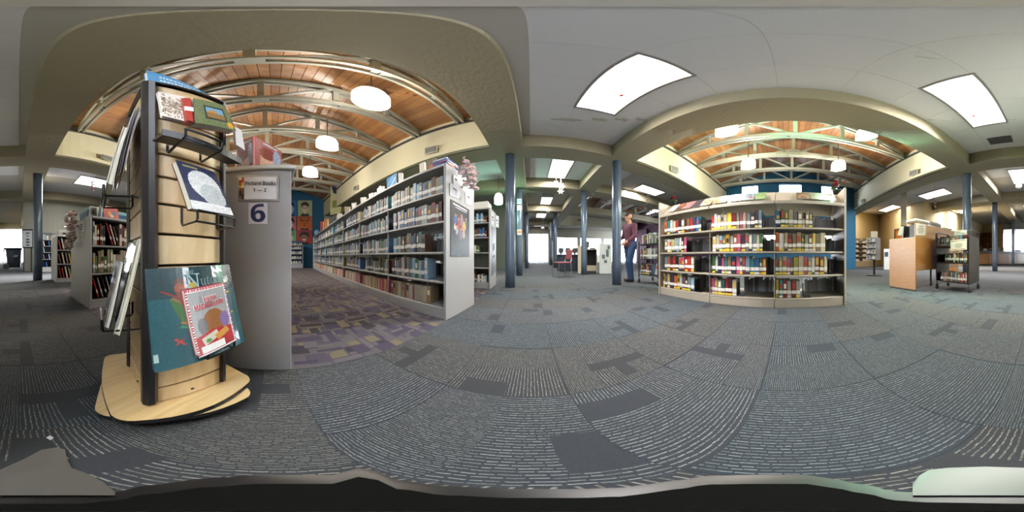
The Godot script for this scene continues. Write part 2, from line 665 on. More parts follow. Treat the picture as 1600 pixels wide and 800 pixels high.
func truss(v: float, u0: float, u1: float, y0: float, rise: float, label: String, detail := true) -> void:
	var uc := (u0 + u1) / 2
	M.REF = -1.5 if v < 0 else 1.5
	thing("roof_truss", label, "roof truss", Vector3(v, y0, uc), "")
	var mat := mt(hx("a9a99c"), 0.55)
	var sg := signf(v)
	for s in [-1, 1]:
		var ue := u0 if s < 0 else u1
		for k in [0, 1]:
			var w: float = v + (k * 0.11 - 0.055) * sg
			var m := M.new()
			m.fine = 0.05
			var a := Vector3(w - 0.022, y0 + 0.02, ue)
			var P := []
			for e in 8:
				var top := 0.12 if e & 2 else 0.0
				P.append(Vector3(w + (0.022 if e & 1 else -0.022), y0 + 0.08 + top + (rise if e & 4 else 0.0), ue if not e & 4 else uc))
			m.hexa(P)
			put(m, "top_chord", mat)
			m = M.new()
			m.fine = 0.05
			P = []
			for e in 8:
				var top := 0.11 if e & 2 else 0.0
				P.append(Vector3(w + (0.022 if e & 1 else -0.022), y0 - 0.05 + top + (0.05 if e & 4 else 0.0), ue if not e & 4 else uc))
			m.hexa(P)
			put(m, "bottom_chord", mat)
		var h: float = (u1 - u0) / 2
		var Q := func(f: float, top: bool) -> Vector3:
			return Vector3(v, y0 + (0.14 + rise * (1 - f) if top else 0.05 * (1 - f)), uc + s * f * h)
		for f in [0.37, 0.7]:
			var m := M.new()
			var a: Vector3 = Q.call(f, false)
			var b: Vector3 = Q.call(f, true)
			m.box(v - 0.035, v + 0.035, a.y, b.y, a.z - 0.045, a.z + 0.045)
			put(m, "web_post", mat)
		for f in [[0.0, 0.35], [0.39, 0.68]]:
			var m := M.new()
			var a: Vector3 = Q.call(f[0], false)
			var b: Vector3 = Q.call(f[1], true)
			var P := []
			for e in 8:
				var c := b if e & 4 else a
				P.append(c + Vector3(0.03 if e & 1 else -0.03, 0.035 if e & 2 else -0.035, 0))
			m.hexa(P)
			put(m, "diagonal_web", mat)
	var m := M.new()
	m.hexa([Vector3(v - 0.04, y0, uc - 0.13), Vector3(v + 0.04, y0, uc - 0.13), Vector3(v - 0.04, y0 + 0.12, uc - 0.05), Vector3(v + 0.04, y0 + 0.12, uc - 0.05), Vector3(v - 0.04, y0, uc + 0.13), Vector3(v + 0.04, y0, uc + 0.13), Vector3(v - 0.04, y0 + 0.12, uc + 0.05), Vector3(v + 0.04, y0 + 0.12, uc + 0.05)])
	m.box(v - 0.04, v + 0.04, y0 + 0.12, y0 + rise + 0.12, uc - 0.05, uc + 0.05)
	put(m, "king_post", mat)

func roof(n: String, va: float, vb: float, u0: float, u1: float, y0: float, rise: float) -> void:
	# board by board, running along the ridge, over a plain deck
	M.ORG = Vector3.ZERO
	var uc := (u0 + u1) / 2
	var m := M.new()
	m.cellref = true
	var s := []
	var k := 0
	var lo := minf(absf(va), absf(vb))
	var hi := maxf(absf(va), absf(vb))
	for x in spread(lo, hi, 0.25, 0.2):
		s.append(x * signf(va))
	for i in s.size() - 1:
		for ue in [u0, u1]:
			for q in 3:
				var f0 := q / 3.0
				var f1 := (q + 1) / 3.0
				for t in [0.06, 0.16]:
					m.grid(Vector3(s[i], y0 + rise * f0 + t, lerpf(ue, uc, f0)), Vector3(s[i + 1], y0 + rise * f0 + t, lerpf(ue, uc, f0)), Vector3(s[i + 1], y0 + rise * f1 + t, lerpf(ue, uc, f1)), Vector3(s[i], y0 + rise * f1 + t, lerpf(ue, uc, f1)))
	var deck := struct(m, n, mt(hx("5a3a20"), 0.8))
	var tones := [wood("pine_a", hx("9a6437"), hx("bf8850"), Vector3(0.4, 3, 6)), wood("pine_b", hx("8d5830"), hx("b07a48"), Vector3(0.4, 3, 6)), wood("pine_c", hx("a26c3c"), hx("c8925a"), Vector3(0.4, 3, 6))]
	var count := 22
	for ue in [u0, u1]:
		for b in count:
			m = M.new()
			m.cellref = true
			var f0: float = (b + 0.02) / count
			var f1: float = (b + 0.96) / count
			for i in s.size() - 1:
				m.grid(Vector3(s[i], y0 + rise * f0 + 0.04, lerpf(ue, uc, f0)), Vector3(s[i + 1], y0 + rise * f0 + 0.04, lerpf(ue, uc, f0)), Vector3(s[i + 1], y0 + rise * f1 + 0.04, lerpf(ue, uc, f1)), Vector3(s[i], y0 + rise * f1 + 0.04, lerpf(ue, uc, f1)), Vector3.INF, 1, 1)
				for f in [f0, f1]:
					m.grid(Vector3(s[i], y0 + rise * f + 0.04, lerpf(ue, uc, f)), Vector3(s[i + 1], y0 + rise * f + 0.04, lerpf(ue, uc, f)), Vector3(s[i + 1], y0 + rise * f + 0.06, lerpf(ue, uc, f)), Vector3(s[i], y0 + rise * f + 0.06, lerpf(ue, uc, f)), Vector3.INF, 1, 1)
			put(m, "plank", tones[rng.randi() % 3], deck)

func pillar(p: Vector3, r: float, h: float, label: String, mat: Material = null) -> void:
	thing("pillar", label, "pillar", p, "")
	var m := M.new(true)
	m.lathe(p, [[0.002, 0.0], [r, 0.0], [r, 0.5], [r, h * 0.5], [r, h], [0.002, h]], 28)
	put(m, "shaft", mat if mat else mt(hx("596779"), 0.3, 0.3))

func setting() -> void:
	var stripes := []
	for v in 4:
		stripes.append(picture("stripe%d" % v, 384, 384, func(im): paint_striped(im, v), 0.95))
	var tinted := []
	for v in 4:
		for c in [Color(1, 1, 1), Color(0.93, 0.98, 1.0), Color(1.0, 0.97, 0.93)]:
			var m: StandardMaterial3D = stripes[v].duplicate()
			m.albedo_color = Color(minf(c.r, 1), minf(c.g, 1), minf(c.b, 1))
			tinted.append(m)
	var patch := []
	for v in 3:
		patch.append(picture("patch%d" % v, 320, 320, func(im): paint_patchwork(im, v), 0.95))
	M.ORG = Vector3.ZERO
	var ds := [0.004, 0.05, 0.1, 0.15, 0.22, 0.3, 0.4, 0.5, 0.65, 0.8, 1.0, 1.25, 1.6, 2.0, 2.5, 3.0, 3.6, 4.3, 5.2, 6.2, 7.5, 9.0, 11.0, 13.0, 15.0, 17.5, 20.0]
	var floor_ := struct(polar(-0.004, ds, 0.07, func(_p): return true, 0.457), "floor", stripes[0])
	M.ORG = Vector3.ZERO
	var far := polar(-0.002, ds, 0.07, func(p): return p.x < -0.775 and p.z > -3.3 and p.z < 6.0 and p.length() > 3.0, 0.457)
	put(far, "patchwork_carpet", patch[0], floor_)
	pave(floor_, "carpet_tile", -0.775, 0.1, 0.457, 0.457, 3.7, 0.0006, 0.0, -0.004, func(c, i, j):
		if c.x < -0.775 and c.z > -3.3 and c.z < 6.0:
			return patch[absi(i * 7 + j * 3) % 3]
		return tinted[[0, 0, 1, 2, 0, 3, 0, 2][absi(i * 5 + j * 7 + i * j) % 8] * 3 + absi(i * 3 + j * 5) % 3])
	# ceiling: plain board over pieced panels, open where the two vaults rise
	M.ORG = Vector3.ZERO
	var cds := [0.004, 0.05, 0.1, 0.15, 0.22, 0.3, 0.4]
	while cds[-1] < 20.0:
		cds.append(cds[-1] + (0.15 if cds[-1] < 14.0 else 0.6))
	var ceil_ := struct(polar(3.412, cds, 0.045, func(p): return not in_vault(p), 1.0), "ceiling", mt(hx("b9b6b0"), 0.9))
	M.ORG = Vector3.ZERO
	var board := mt(hx("ecedf2"), 0.9, 0.0, "tile")
	pave(ceil_, "ceiling_panel", -0.01, 0.085, 0.58, 0.645, 5.2, 0.0018, 3.4, 0.01, func(c, _i, _j):
		return null if in_vault(c) or in_vault(c + Vector3(0, 0, 0.25)) or in_vault(c - Vector3(0, 0, 0.25)) or absf(c.x + 0.45) < 0.25 or absf(c.x - 1.92) < 0.25 else board)
	M.ORG = Vector3.ZERO
	struct(polar(5.6, [0.05, 0.4, 1.0, 2.0, 3.5, 5.0, 6.0, 7.0, 7.7, 8.5, 9.5, 11.0, 12.0, 13.5, 14.5, 15.7, 17.0, 18.5], 0.05, func(p): return absf(p.x) < 9.8 and p.z < 15.8 and p.z > -13.7 and not (p.x > 7.5 and p.z > -3.4 and p.z < 3.0), 1.0, PI + 0.62), "added_roof_sheet", mt(hx("55504a"), 0.9))  # added sheet above everything, out of view, to block the sky
	var soffit := mt(hx("999179"), 0.85, 0, "plaster")
	block("trim_1", soffit, [[-0.75, -0.15, 3.05, 3.42, -13.5, 15.5]])
	block("trim_2", soffit, [[1.64, 2.2, 3.05, 3.42, -13.5, 15.5]])
	var cross := []
	for u in [[3.0, 3.5], [-3.9, -3.42], [5.3, 5.9], [-7.1, -6.5], [8.4, 9.0], [12.3, 12.9]]:
		for v in [[-9.2, -0.75], [-0.15, 1.64], [2.2, 9.6]]:
			cross.append([v[0], v[1], 3.05, 3.42, u[0], u[1]])
	for i in cross.size():
		block("trim_%d" % (i + 3), soffit, [cross[i]])
	# the vaults: cream bands above the beams, dark rail, pine roofs
	var cream := mt(hx("d3ceb0"), 0.75, 0, "plaster")
	var rail := mt(hx("2c2b33"), 0.5)
	block("wall_left_vault_far", cream, [[-9.2, -0.75, 3.05, 4.16, 2.86, 2.95]])
	block("wall_left_vault_near", cream, [[-9.2, -0.75, 3.05, 4.16, -3.35, -3.26]])
	block("wall_right_vault_far", cream, [[2.2, 7.45, 3.05, 4.16, 2.86, 2.95]])
	block("wall_right_vault_near", cream, [[2.2, 7.45, 3.05, 4.16, -3.35, -3.26]])
	block("trim_30", rail, [[-9.2, -0.75, 3.94, 4.0, 2.82, 2.87]])
	block("trim_31", rail, [[-9.2, -0.75, 3.94, 4.0, -3.27, -3.22]])
	block("trim_32", rail, [[2.2, 7.45, 3.94, 4.0, 2.82, 2.87]])
	block("trim_33", rail, [[2.2, 7.45, 3.94, 4.0, -3.27, -3.22]])
	block("wall_left_gable", cream, [[-0.77, -0.74, 3.4, 5.1, -3.4, 3.0]])
	block("wall_right_gable", cream, [[2.19, 2.22, 3.4, 5.1, -3.4, 3.0]])
	roof("ceiling_left_vault", -0.75, -9.2, -3.3, 2.9, 4.1, 0.92)
	roof("ceiling_right_vault", 2.2, 7.45, -3.3, 2.9, 4.1, 0.92)
	for i in 7:
		truss(-1.3 - 1.06 * i, -3.24, 2.84, 4.0, 0.85, "grey timber roof truss, %s from the big arch, over the long bookcase aisle" % nth(i))
	for i in 4:
		truss(3.72 + 1.02 * i, -3.24, 2.84, 4.0, 0.85, "grey timber roof truss, %s one back, above the wide poinsettia-topped bookcase" % nth(i))
	# second vault beyond the front cross beam
	block("wall_far_vault", cream, [[2.2, 9.6, 3.05, 4.0, 12.2, 12.3]])
	block("trim_34", mt(hx("4a5560"), 0.5), [[2.2, 9.6, 3.85, 4.0, 12.12, 12.2]])
	roof("ceiling_far_vault", 2.2, 9.6, 5.9, 12.3, 4.1, 0.82)
	for i in 5:
		truss(3.2 + 1.5 * i, 5.96, 12.24, 4.0, 0.75, "pale roof truss, %s from the corridor, in the far vault behind the pillars" % nth(i))
	# outer walls
	var blue := mt(hx("1f6187"), 0.7, 0, "plaster")
	var grey := mt(hx("b9b9ae"), 0.8, 0, "plaster")
	var yellow := mt(hx("dcc590"), 0.8, 0, "plaster")
	var white := mt(hx("cfcfc8"), 0.6)
	block("wall_left", blue, [[-9.35, -9.2, 0.0, 5.2, -3.3, 2.9]])
	block("wall_left_front", grey, [[-9.35, -9.2, 0.0, 3.42, 2.9, 15.5]])
	block("wall_left_side", mt(hx("7d8378"), 0.8), [[-9.2, -0.75, 0.0, 3.42, 8.0, 8.15]])
	block("wall_left_back", grey, [[-9.2, -0.2, 0.0, 3.42, -7.1, -6.98]])
	block("wall_left_far", grey, [[-9.35, -9.2, 0.0, 3.42, -7.1, -3.3]])
	block("wall_right", blue, [[7.4, 7.55, 0.0, 0.8, -3.3, 2.9], [7.4, 7.55, 2.4, 3.6, -3.3, 2.9], [7.4, 7.55, 4.15, 5.1, -3.3, 2.9], [7.4, 7.55, 3.6, 4.15, -3.3, -2.4], [7.4, 7.55, 3.6, 4.15, -1.6, -0.7], [7.4, 7.55, 3.6, 4.15, 0.35, 1.3], [7.4, 7.55, 3.6, 4.15, 2.1, 2.9], [7.4, 7.55, 0.8, 2.4, -3.3, -2.7], [7.4, 7.55, 0.8, 2.4, 2.3, 2.9], [7.4, 7.55, 0.8, 2.4, -0.4, 0.0]])
	block("wall_right_corner", blue, [[7.4, 9.35, 0.0, 3.42, -3.35, -3.22]])
	block("wall_right_back", yellow, [[9.2, 9.35, 0.0, 3.42, -6.0, -3.3]])
	block("wall_back", yellow, [[5.2, 9.2, 0.0, 3.42, -6.05, -5.9]])
	block("wall_back_side", yellow, [[5.2, 5.35, 0.0, 3.42, -13.5, -6.0]])
	block("wall_back_end", yellow, [[3.3, 5.2, 0.0, 3.42, -13.5, -13.35]])
	block("wall_right_front", mt(hx("6d4a6a"), 0.8), [[9.45, 9.6, 0.0, 3.42, 2.9, 5.9], [9.45, 9.6, 0.0, 4.4, 5.9, 12.3], [9.3, 9.45, 0, 3.05, 10.8, 12.3]])
	block("wall_right_front_inner", grey, [[7.4, 9.5, 0.0, 3.42, 2.9, 3.02]])
	var front := mt(hx("b7b5a5"), 0.8)
	block("wall_front", front, [[-9.2, -0.3, 0, 3.42, 15.5, 15.65], [-0.3, 1.7, 2.75, 3.42, 15.5, 15.65], [1.7, 2.4, 0, 3.42, 15.5, 15.65], [2.4, 9.6, 0, 0.75, 15.5, 15.65], [2.4, 9.6, 2.45, 3.42, 15.5, 15.65], [4.6, 4.9, 0.75, 2.45, 15.5, 15.65], [7.2, 7.5, 0.75, 2.45, 15.5, 15.65]])
	block("wall_glass_head", white, [[-0.9, 3.3, 2.9, 3.42, -13.5, -13.4], [-9.2, -0.9, 0, 3.42, -13.5, -13.4]])
	# glazing
	var pane := StandardMaterial3D.new()
	pane.albedo_color = Color(0.9, 0.95, 1.0, 0.08)
	pane.transparency = BaseMaterial3D.TRANSPARENCY_ALPHA
	pane.roughness = 0.05
	pane.cull_mode = BaseMaterial3D.CULL_DISABLED
	var bar := mt(hx("b4b6b4"), 0.4, 0.3)
	var wins := [[-0.3, 1.7, 0.0, 2.75, 15.55, 15.57, 3], [2.4, 4.6, 0.75, 2.45, 15.55, 15.57, 2], [4.9, 7.2, 0.75, 2.45, 15.55, 15.57, 2], [7.5, 9.6, 0.75, 2.45, 15.55, 15.57, 2], [-0.9, 3.3, 0.0, 2.9, -13.46, -13.44, 4], [7.47, 7.49, 0.8, 2.4, -2.7, -0.4, 2], [7.47, 7.49, 0.8, 2.4, 0.0, 2.3, 2], [7.47, 7.49, 3.6, 4.15, -2.4, -1.6, 1], [7.47, 7.49, 3.6, 4.15, -0.7, 0.35, 2], [7.47, 7.49, 3.6, 4.15, 1.3, 2.1, 1]]
	for i in wins.size():
		var w: Array = wins[i]
		M.ORG = Vector3.ZERO
		var m := M.new()
		run(m, w[0], w[1], w[2], w[3], w[4], w[5])
		var o := struct(m, "window_%d" % (i + 1), pane)
		for k in w[6] + 1:
			m = M.new()
			if w[1] - w[0] > 1.0:
				var x := lerpf(w[0], w[1], float(k) / w[6])
				run(m, x - 0.025, x + 0.025, w[2], w[3], w[4] - 0.03, w[5] + 0.03)
			else:
				var x := lerpf(w[4], w[5], float(k) / w[6])
				run(m, w[0] - 0.03, w[1] + 0.03, w[2], w[3], x - 0.025, x + 0.025)
			put(m, "window_bar", bar, o)
	# added end walls, out of view, that keep sky light out of the hall
	for s in [-1, 1]:
		M.ORG = Vector3.ZERO
		var m := M.new()
		var ds2 := [0.05, 0.3, 0.7, 1.2, 2.0, 3.0, 4.5, 6.5, 9.0, 11.0, 13.6]
		for j in ds2.size() - 1:
			for y in [[0.0, 1.85], [1.85, 2.5], [2.5, 3.42]]:
				var th: float = (PI + 0.58) * s
				m.face(M.WP(th, ds2[j], y[0]), M.WP(th, ds2[j + 1], y[0]), M.WP(th, ds2[j + 1], y[1]), M.WP(th, ds2[j], y[1]), Vector3.RIGHT)
		struct(m, "added_wall_end_%s" % ("left" if s < 0 else "right"), grey)
	# air vents
	for a in [[-1, 2.85, [158, 241, 176, 246, 176, 254, 158, 247], -3.25, "small grey wall vent left of the tall display stand"], [-1, 2.85, [664, 232, 684, 227, 684, 237, 664, 242], 2.85, "grey wall vent above the near end of the long bookcase"], [-1, 2.85, [553, 292, 559, 289, 559, 296, 553, 298], 2.85, "tiny wall vent farther along above the long bookcase"], [1, 2.85, [1048, 258, 1060, 262, 1060, 272, 1048, 267], 2.85, "square wall vent left of the right-hand trusses"], [1, 2.85, [1421, 268, 1434, 264, 1434, 271, 1421, 276], -3.25, "grey wall vent on the green-lit cream band"], [1, 2.85, [1346, 312, 1351, 310, 1351, 316, 1346, 317], -3.25, "tiny vent far along the green-lit cream band"], [1, 12.1, [902, 342, 909, 343, 909, 346, 902, 345], 12.1, "dark vent on the far cream wall between pillars"]]:
		M.REF = a[0] * 1.5
		var n := Vector3(0, 0, -signf(a[3]))
		var q := pq(Vector3(0, 0, a[3] - 0.03 * signf(a[3])), n, a[2])
		origin(q[3])
		thing("wall_vent", a[4], "vent", q[3])
		var m := M.new()
		m.slab(q, n, 0.0, 0.02)
		put(m, "frame", mt(hx("c9c6bb"), 0.5))
		for k in 5:
			m = M.new()
			var r := []
			for e in [[0.06, 0.0], [0.94, 0.0], [0.94, 1.0], [0.06, 1.0]]:
				var y: float = (k + 0.12 + 0.76 * e[1]) / 5.0 * 0.88 + 0.06
				r.append((q[0] as Vector3).lerp(q[1], e[0]).lerp((q[3] as Vector3).lerp(q[2], e[0]), y))
			m.slab(r, n, 0.018, 0.028)
			put(m, "slat", mt(hx("6d6f6c"), 0.6))

# added near side behind the viewpoint: keeps sky out, its window gives fill light
func added_near_side() -> void:
	var wall := mt(hx("c9c3b2"), 0.8, 0, "plaster")
	for b in [["added_floor_near", Vector3(10.2, 0.1, 4.5), Vector3(0, -0.08, -0.65), mt(hx("3f434a"), 0.95)], ["added_ceiling_near", Vector3(10.2, 0.1, 4.34), Vector3(0, 2.822, -0.55), mt(hx("d9d6d0"), 0.9)], ["added_wall_near", Vector3(10.4, 1.85, 0.1), Vector3(0, 0.875, 1.55), wall], ["added_wall_near_head", Vector3(10.4, 0.35, 0.1), Vector3(0, 2.675, 1.55), wall], ["added_wall_near_side", Vector3(2.2, 0.7, 0.1), Vector3(-4.1, 2.15, 1.55), wall], ["added_wall_near_side", Vector3(2.2, 0.7, 0.1), Vector3(4.1, 2.15, 1.55), wall], ["added_wall_near_left", Vector3(0.1, 2.9, 4.4), Vector3(-5.1, 1.4, -0.6), wall], ["added_wall_near_right", Vector3(0.1, 2.9, 4.4), Vector3(5.1, 1.4, -0.6), wall]]:
		var o := MeshInstance3D.new()
		var m := BoxMesh.new()
		m.size = b[1]
		o.mesh = m
		o.material_override = b[3]
		hang(o, b[0], self)
		o.position = b[2]
		o.set_meta("kind", "structure")

	var glass := MeshInstance3D.new()
	var gm := BoxMesh.new()
	gm.size = Vector3(6.0, 0.7, 0.01)
	glass.mesh = gm
	var pane := StandardMaterial3D.new()
	pane.albedo_color = Color(0.9, 0.95, 1.0, 0.08)
	pane.transparency = BaseMaterial3D.TRANSPARENCY_ALPHA
	pane.roughness = 0.05
	glass.material_override = pane
	hang(glass, "window_11", self)  # added pane over an opening that lets sky in as fill light
	glass.position = Vector3(0, 2.15, 1.55)
	glass.set_meta("kind", "structure")

func lamps() -> void:
	light_panel(0.58, 1.14, 0.745, 2.015, 16.0, "bright square ceiling light panel overhead, left of the right-hand arch", 1.0)
	light_panel(0.56, 1.11, -2.47, -1.225, 16.0, "bright ceiling light panel overhead, right of the right-hand arch", 2.5)
	light_panel(0.55, 1.1, 4.0, 5.2, 16.0, "corridor ceiling light with white snowflakes hanging under it", 0.3)
	light_panel(0.5, 1.0, 7.2, 8.3, 12.0, "second ceiling light along the corridor, with white ball below", 0.3)
	light_panel(0.4, 1.0, 10.2, 11.4, 9.0, "third ceiling light along the corridor towards the bright doors", 0.3)
	light_panel(0.3, 1.0, 13.5, 14.8, 6.0, "farthest corridor ceiling light just before the bright doors", 0.3)
	light_panel(3.7, 4.9, 4.5, 5.1, 18.0, "ceiling light between the front pillar and the wide bookcase", 1.0)
	light_panel(0.4, 1.0, -5.7, -4.6, 34.0, "ceiling light with hanging white ball above the service counter", 2.9)
	light_panel(0.4, 1.0, -9.4, -8.4, 20.0, "small ceiling light near the glass entrance wall", 2.9)
	light_panel(3.55, 4.9, -5.75, -5.1, 20.0, "ceiling light over the catalogue desk with a red curl hanging", 2.5)
	light_panel(6.7, 8.1, -5.7, -5.1, 12.0, "ceiling light near the wooden door in the yellow corner", 2.3)
	light_panel(4.2, 4.9, -9.0, -8.3, 26.0, "left one of the paired ceiling lights behind the printer desk", 2.6)
	light_panel(2.7, 3.5, -8.0, -7.5, 30.0, "small ceiling light right of the slate pillar by the cart", 2.8)
	light_panel(-3.3, -1.9, -5.4, -4.7, 75.0, "ceiling light behind the display stand, over the small bookcases", -2.6)
	for i in 3:
		M.REF = -1.5
		pendant(Vector3(-1.63 - 1.65 * i, 3.5, 1.1), 0.235, 4.5, 1.8 if i > 0 else 2.2, Color(1, 0.97, 0.92), ["big near drum pendant lamp under the left trusses", "middle drum pendant lamp under the left trusses", "far drum pendant lamp before the blue poster wall"][i])
		if i > 0: pendant(Vector3(-1.63 - 1.65 * i, 3.5, -1.5), 0.235, 4.5, 3.5, Color(1, 0.97, 0.92), ["unseen pendant lamp nearest behind the tall display stand", "second unseen pendant lamp behind the tall display stand", "third unseen pendant lamp behind the tall display stand"][i])  # out of view behind the stand, set to light the left back
	for i in 2:
		M.REF = 1.5
		pendant(Vector3(2.74 + 1.7 * i, 3.53, 1.06), 0.2, 4.5, 5.2, Color(1, 0.97, 0.92), ["left near pendant lamp under the right-hand trusses", "left far pendant lamp under the right-hand trusses"][i])
		pendant(Vector3(2.74 + 1.7 * i, 3.53, -1.46), 0.2, 4.5, 5.5, [Color(0.35, 1, 0.72), Color(1, 0.97, 0.92)][i], ["green-tinted pendant lamp under the right-hand trusses", "right far pendant lamp under the right-hand trusses"][i])
	M.REF = 0.0
	pendant(D(779, 312, 5.2), 0.14, 3.4, 2.0, Color(0.4, 1, 0.75), "small green pendant lamp behind the second bookcase")


# ---------------------------------------------------------------- shelving and books
const HUES := [["white", "d8d6d0"], ["cream", "c9bd9c"], ["red", "a3262a"], ["dark red", "6d1f22"], ["orange", "c5612a"], ["mustard", "bf9434"], ["yellow", "d9c048"], ["navy", "23304f"], ["blue", "2f5f95"], ["pale blue", "8db0c4"], ["teal", "2c7377"], ["green", "4a7442"], ["olive", "73733f"], ["black", "1c1c1f"], ["grey", "77777a"], ["tan", "a58c66"], ["brown", "5b3c2a"], ["pink", "c2587e"], ["purple", "5d406f"], ["pale green", "a5b88e"]]

func shelf_unit(n: String, label: String, cat: String, X: Transform3D, bays: Array, depth: float, ys: Array, top: float, mat: Material, dark: Material, o := {}) -> Node3D:
	var L: float = bays[-1]
	var t := thing(n, label, cat, X * Vector3(L / 2 if L < 3 else 0.3, 0, depth / 2), o.get("group", ""))
	var put_box := func(pn: String, b: Array, mm: Material, c := 0.004) -> MeshInstance3D:
		var m := M.new()
		m.xf = X
		m.box(b[0], b[1], b[2], b[3], b[4], b[5], c)
		return put(m, pn, mm, t)
	var ex: float = o.get("end_top", top)
	var et: float = o.get("end", 0.03)
	put_box.call("end_panel", [-et, 0.0, 0.0, ex, -0.01, depth + 0.01], mat)
	put_box.call("end_panel", [L, L + et, 0.0, ex, -0.01, depth + 0.01], mat)
	for b in bays.size() - 1:
		var x0: float = bays[b] + 0.004
		var x1: float = bays[b + 1] - 0.004
		put_box.call("kick_plate", [x0, x1, 0.0, ys[0] - 0.02, 0.0, depth], mat)
		for i in ys.size():
			put_box.call("shelf", [x0, x1, ys[i] - 0.022, ys[i], 0.0, depth], mat)
		if o.get("top", true):
			put_box.call("top_board", [x0, x1, top - 0.03, top, -0.01, depth + 0.01], mat)
		if o.get("back", false):
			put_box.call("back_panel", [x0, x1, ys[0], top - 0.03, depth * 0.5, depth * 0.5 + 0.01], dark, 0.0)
		if b > 0:
			put_box.call("upright", [bays[b] - 0.012, bays[b] + 0.012, 0.02, top - 0.02, depth * 0.45, depth * 0.55], mat)
			put_box.call("upright", [bays[b] - 0.004, bays[b] + 0.004, 0.02, ys[-1] + 0.02, 0.0, 0.02], mat)
	return t

func book_colours(style: String) -> Array:
	match style:
		"cool": return [0, 7, 8, 9, 10, 13, 14, 14, 1, 3, 16, 11, 8, 12, 9]
		"pages": return [1, 1, 0, 15, 1, 17, 4, 1, 0, 15]
		"kids": return [0, 0, 0, 1, 1, 14, 9, 19, 2, 16, 15, 11, 0, 1, 7]
		_: return [0, 0, 0, 0, 1, 1, 1, 15, 14, 2, 2, 3, 4, 5, 6, 7, 8, 9, 10, 11, 13, 14, 15, 16, 17, 19]

# one book standing on a shelf, spine outwards
func book(X: Transform3D, x: float, w: float, y: float, h: float, dep: float, hue: int, label: String, group: String, lean := 0.0, marks := 2) -> void:
	var B := X * Transform3D(Basis(Vector3(0, 0, 1), lean), Vector3(x, y + 0.004, 0))
	thing("book", label, "book", B * Vector3(w / 2, 0, 0.02), group)
	var z0 := 0.02 + rng.randf_range(0.0, 0.012)
	var m := M.new()
	m.xf = B
	m.box(0.0, w, 0.0, h, z0, z0 + dep, minf(0.004, w * 0.2))
	var c := Color.html(HUES[hue][1])
	var k := [0.72, 0.86, 1.0][rng.randi() % 3] as float
	put(m, "cover", mt(Color(minf(c.r * k, 1), minf(c.g * k, 1), minf(c.b * k, 1)), 0.42))
	m = M.new()
	m.xf = B
	m.box(0.003, w - 0.003, h - 0.001, h + 0.0008, z0 + 0.004, z0 + dep - 0.004)
	put(m, "page_edge", mt(hx("cfc6ae"), 0.8))
	if marks > 0:
		m = M.new()
		m.xf = B
		var a := h * 0.24
		m.box(0.001, w - 0.001, a, a + 0.042, z0 - 0.0015, z0 + 0.001)
		put(m, "spine_label", mt(hx("e6e4de"), 0.5))
	if marks > 1 and rng.randf() < 0.8:
		m = M.new()
		m.xf = B
		m.box(0.001, w - 0.001, 0.004, 0.03, z0 - 0.0015, z0 + 0.001)
		put(m, "sticker", mt([hx("d9bf3c"), hx("25252a"), hx("d9bf3c"), hx("d8d4c8")][rng.randi() % 4], 0.5))
	if rng.randf() < 0.5 and w > 0.02:
		m = M.new()
		m.xf = B
		m.box(w * 0.2, w * 0.8, h * 0.52, h * rng.randf_range(0.7, 0.9), z0 - 0.001, z0 + 0.001)
		put(m, "spine_title", mt([hx("e8e2cf"), hx("22222a"), hx("c8a94c"), hx("b33a34")][rng.randi() % 4], 0.5))

func book_row(X: Transform3D, x0: float, x1: float, y: float, hmin: float, hmax: float, dep: float, style: String, where: String, group: String, wmin := 0.018, wmax := 0.042, marks := 2) -> void:
	var x := x0
	var i := 0
	var cols := book_colours(style)
	while x < x1 - wmin:
		var w := minf(rng.randf_range(wmin, wmax), x1 - x)
		var hue: int = cols[rng.randi() % cols.size()]
		book(X, x, w - 0.0012, y, rng.randf_range(hmin, hmax), dep, hue, "%s book, %s from left, %s" % [HUES[hue][0], nth(i), where], group, 0.0, marks)
		x += w
		i += 1

# rows too far off to tell their books apart, all one object
func book_mass(m: M, X: Transform3D, x0: float, x1: float, y: float, hmin: float, hmax: float, dep: float, style: String, wmin := 0.02, wmax := 0.045, z := 0.02) -> void:
	var cols := book_colours(style)
	var x := x0
	m.xf = X
	while x < x1:
		var w := minf(rng.randf_range(wmin, wmax), x1 - x + 0.003)
		var c := Color.html(HUES[cols[rng.randi() % cols.size()]][1]) if style != "back" else Color(0.75, 0.76, 0.78) * rng.randf_range(0.7, 1.3)
		m.st.set_color(c.srgb_to_linear())
		var h := rng.randf_range(hmin, hmax)
		var zz := z + rng.randf_range(0, 0.012)
		m.box(x, x + w - 0.002, y + 0.004, y + h, zz, zz + dep)
		if style != "pages" and style != "back":
			m.st.set_color(Color(0.72, 0.7, 0.66))
			m.box(x + 0.001, x + w - 0.003, y + h * 0.22, y + h * 0.4, zz - 0.003, zz + 0.001)
		x += w

func mass_material() -> StandardMaterial3D:
	var m := mt(Color(1, 1, 1), 0.45, 0, "mass")
	m.vertex_color_use_as_albedo = true
	return m

# px columns on the front plane of a shelf unit
func lx(X: Transform3D, px: float, py := 400.0) -> float:
	var p := PL(px, py, X.origin, X.basis.z)
	return (p - X.origin).dot(X.basis.x)

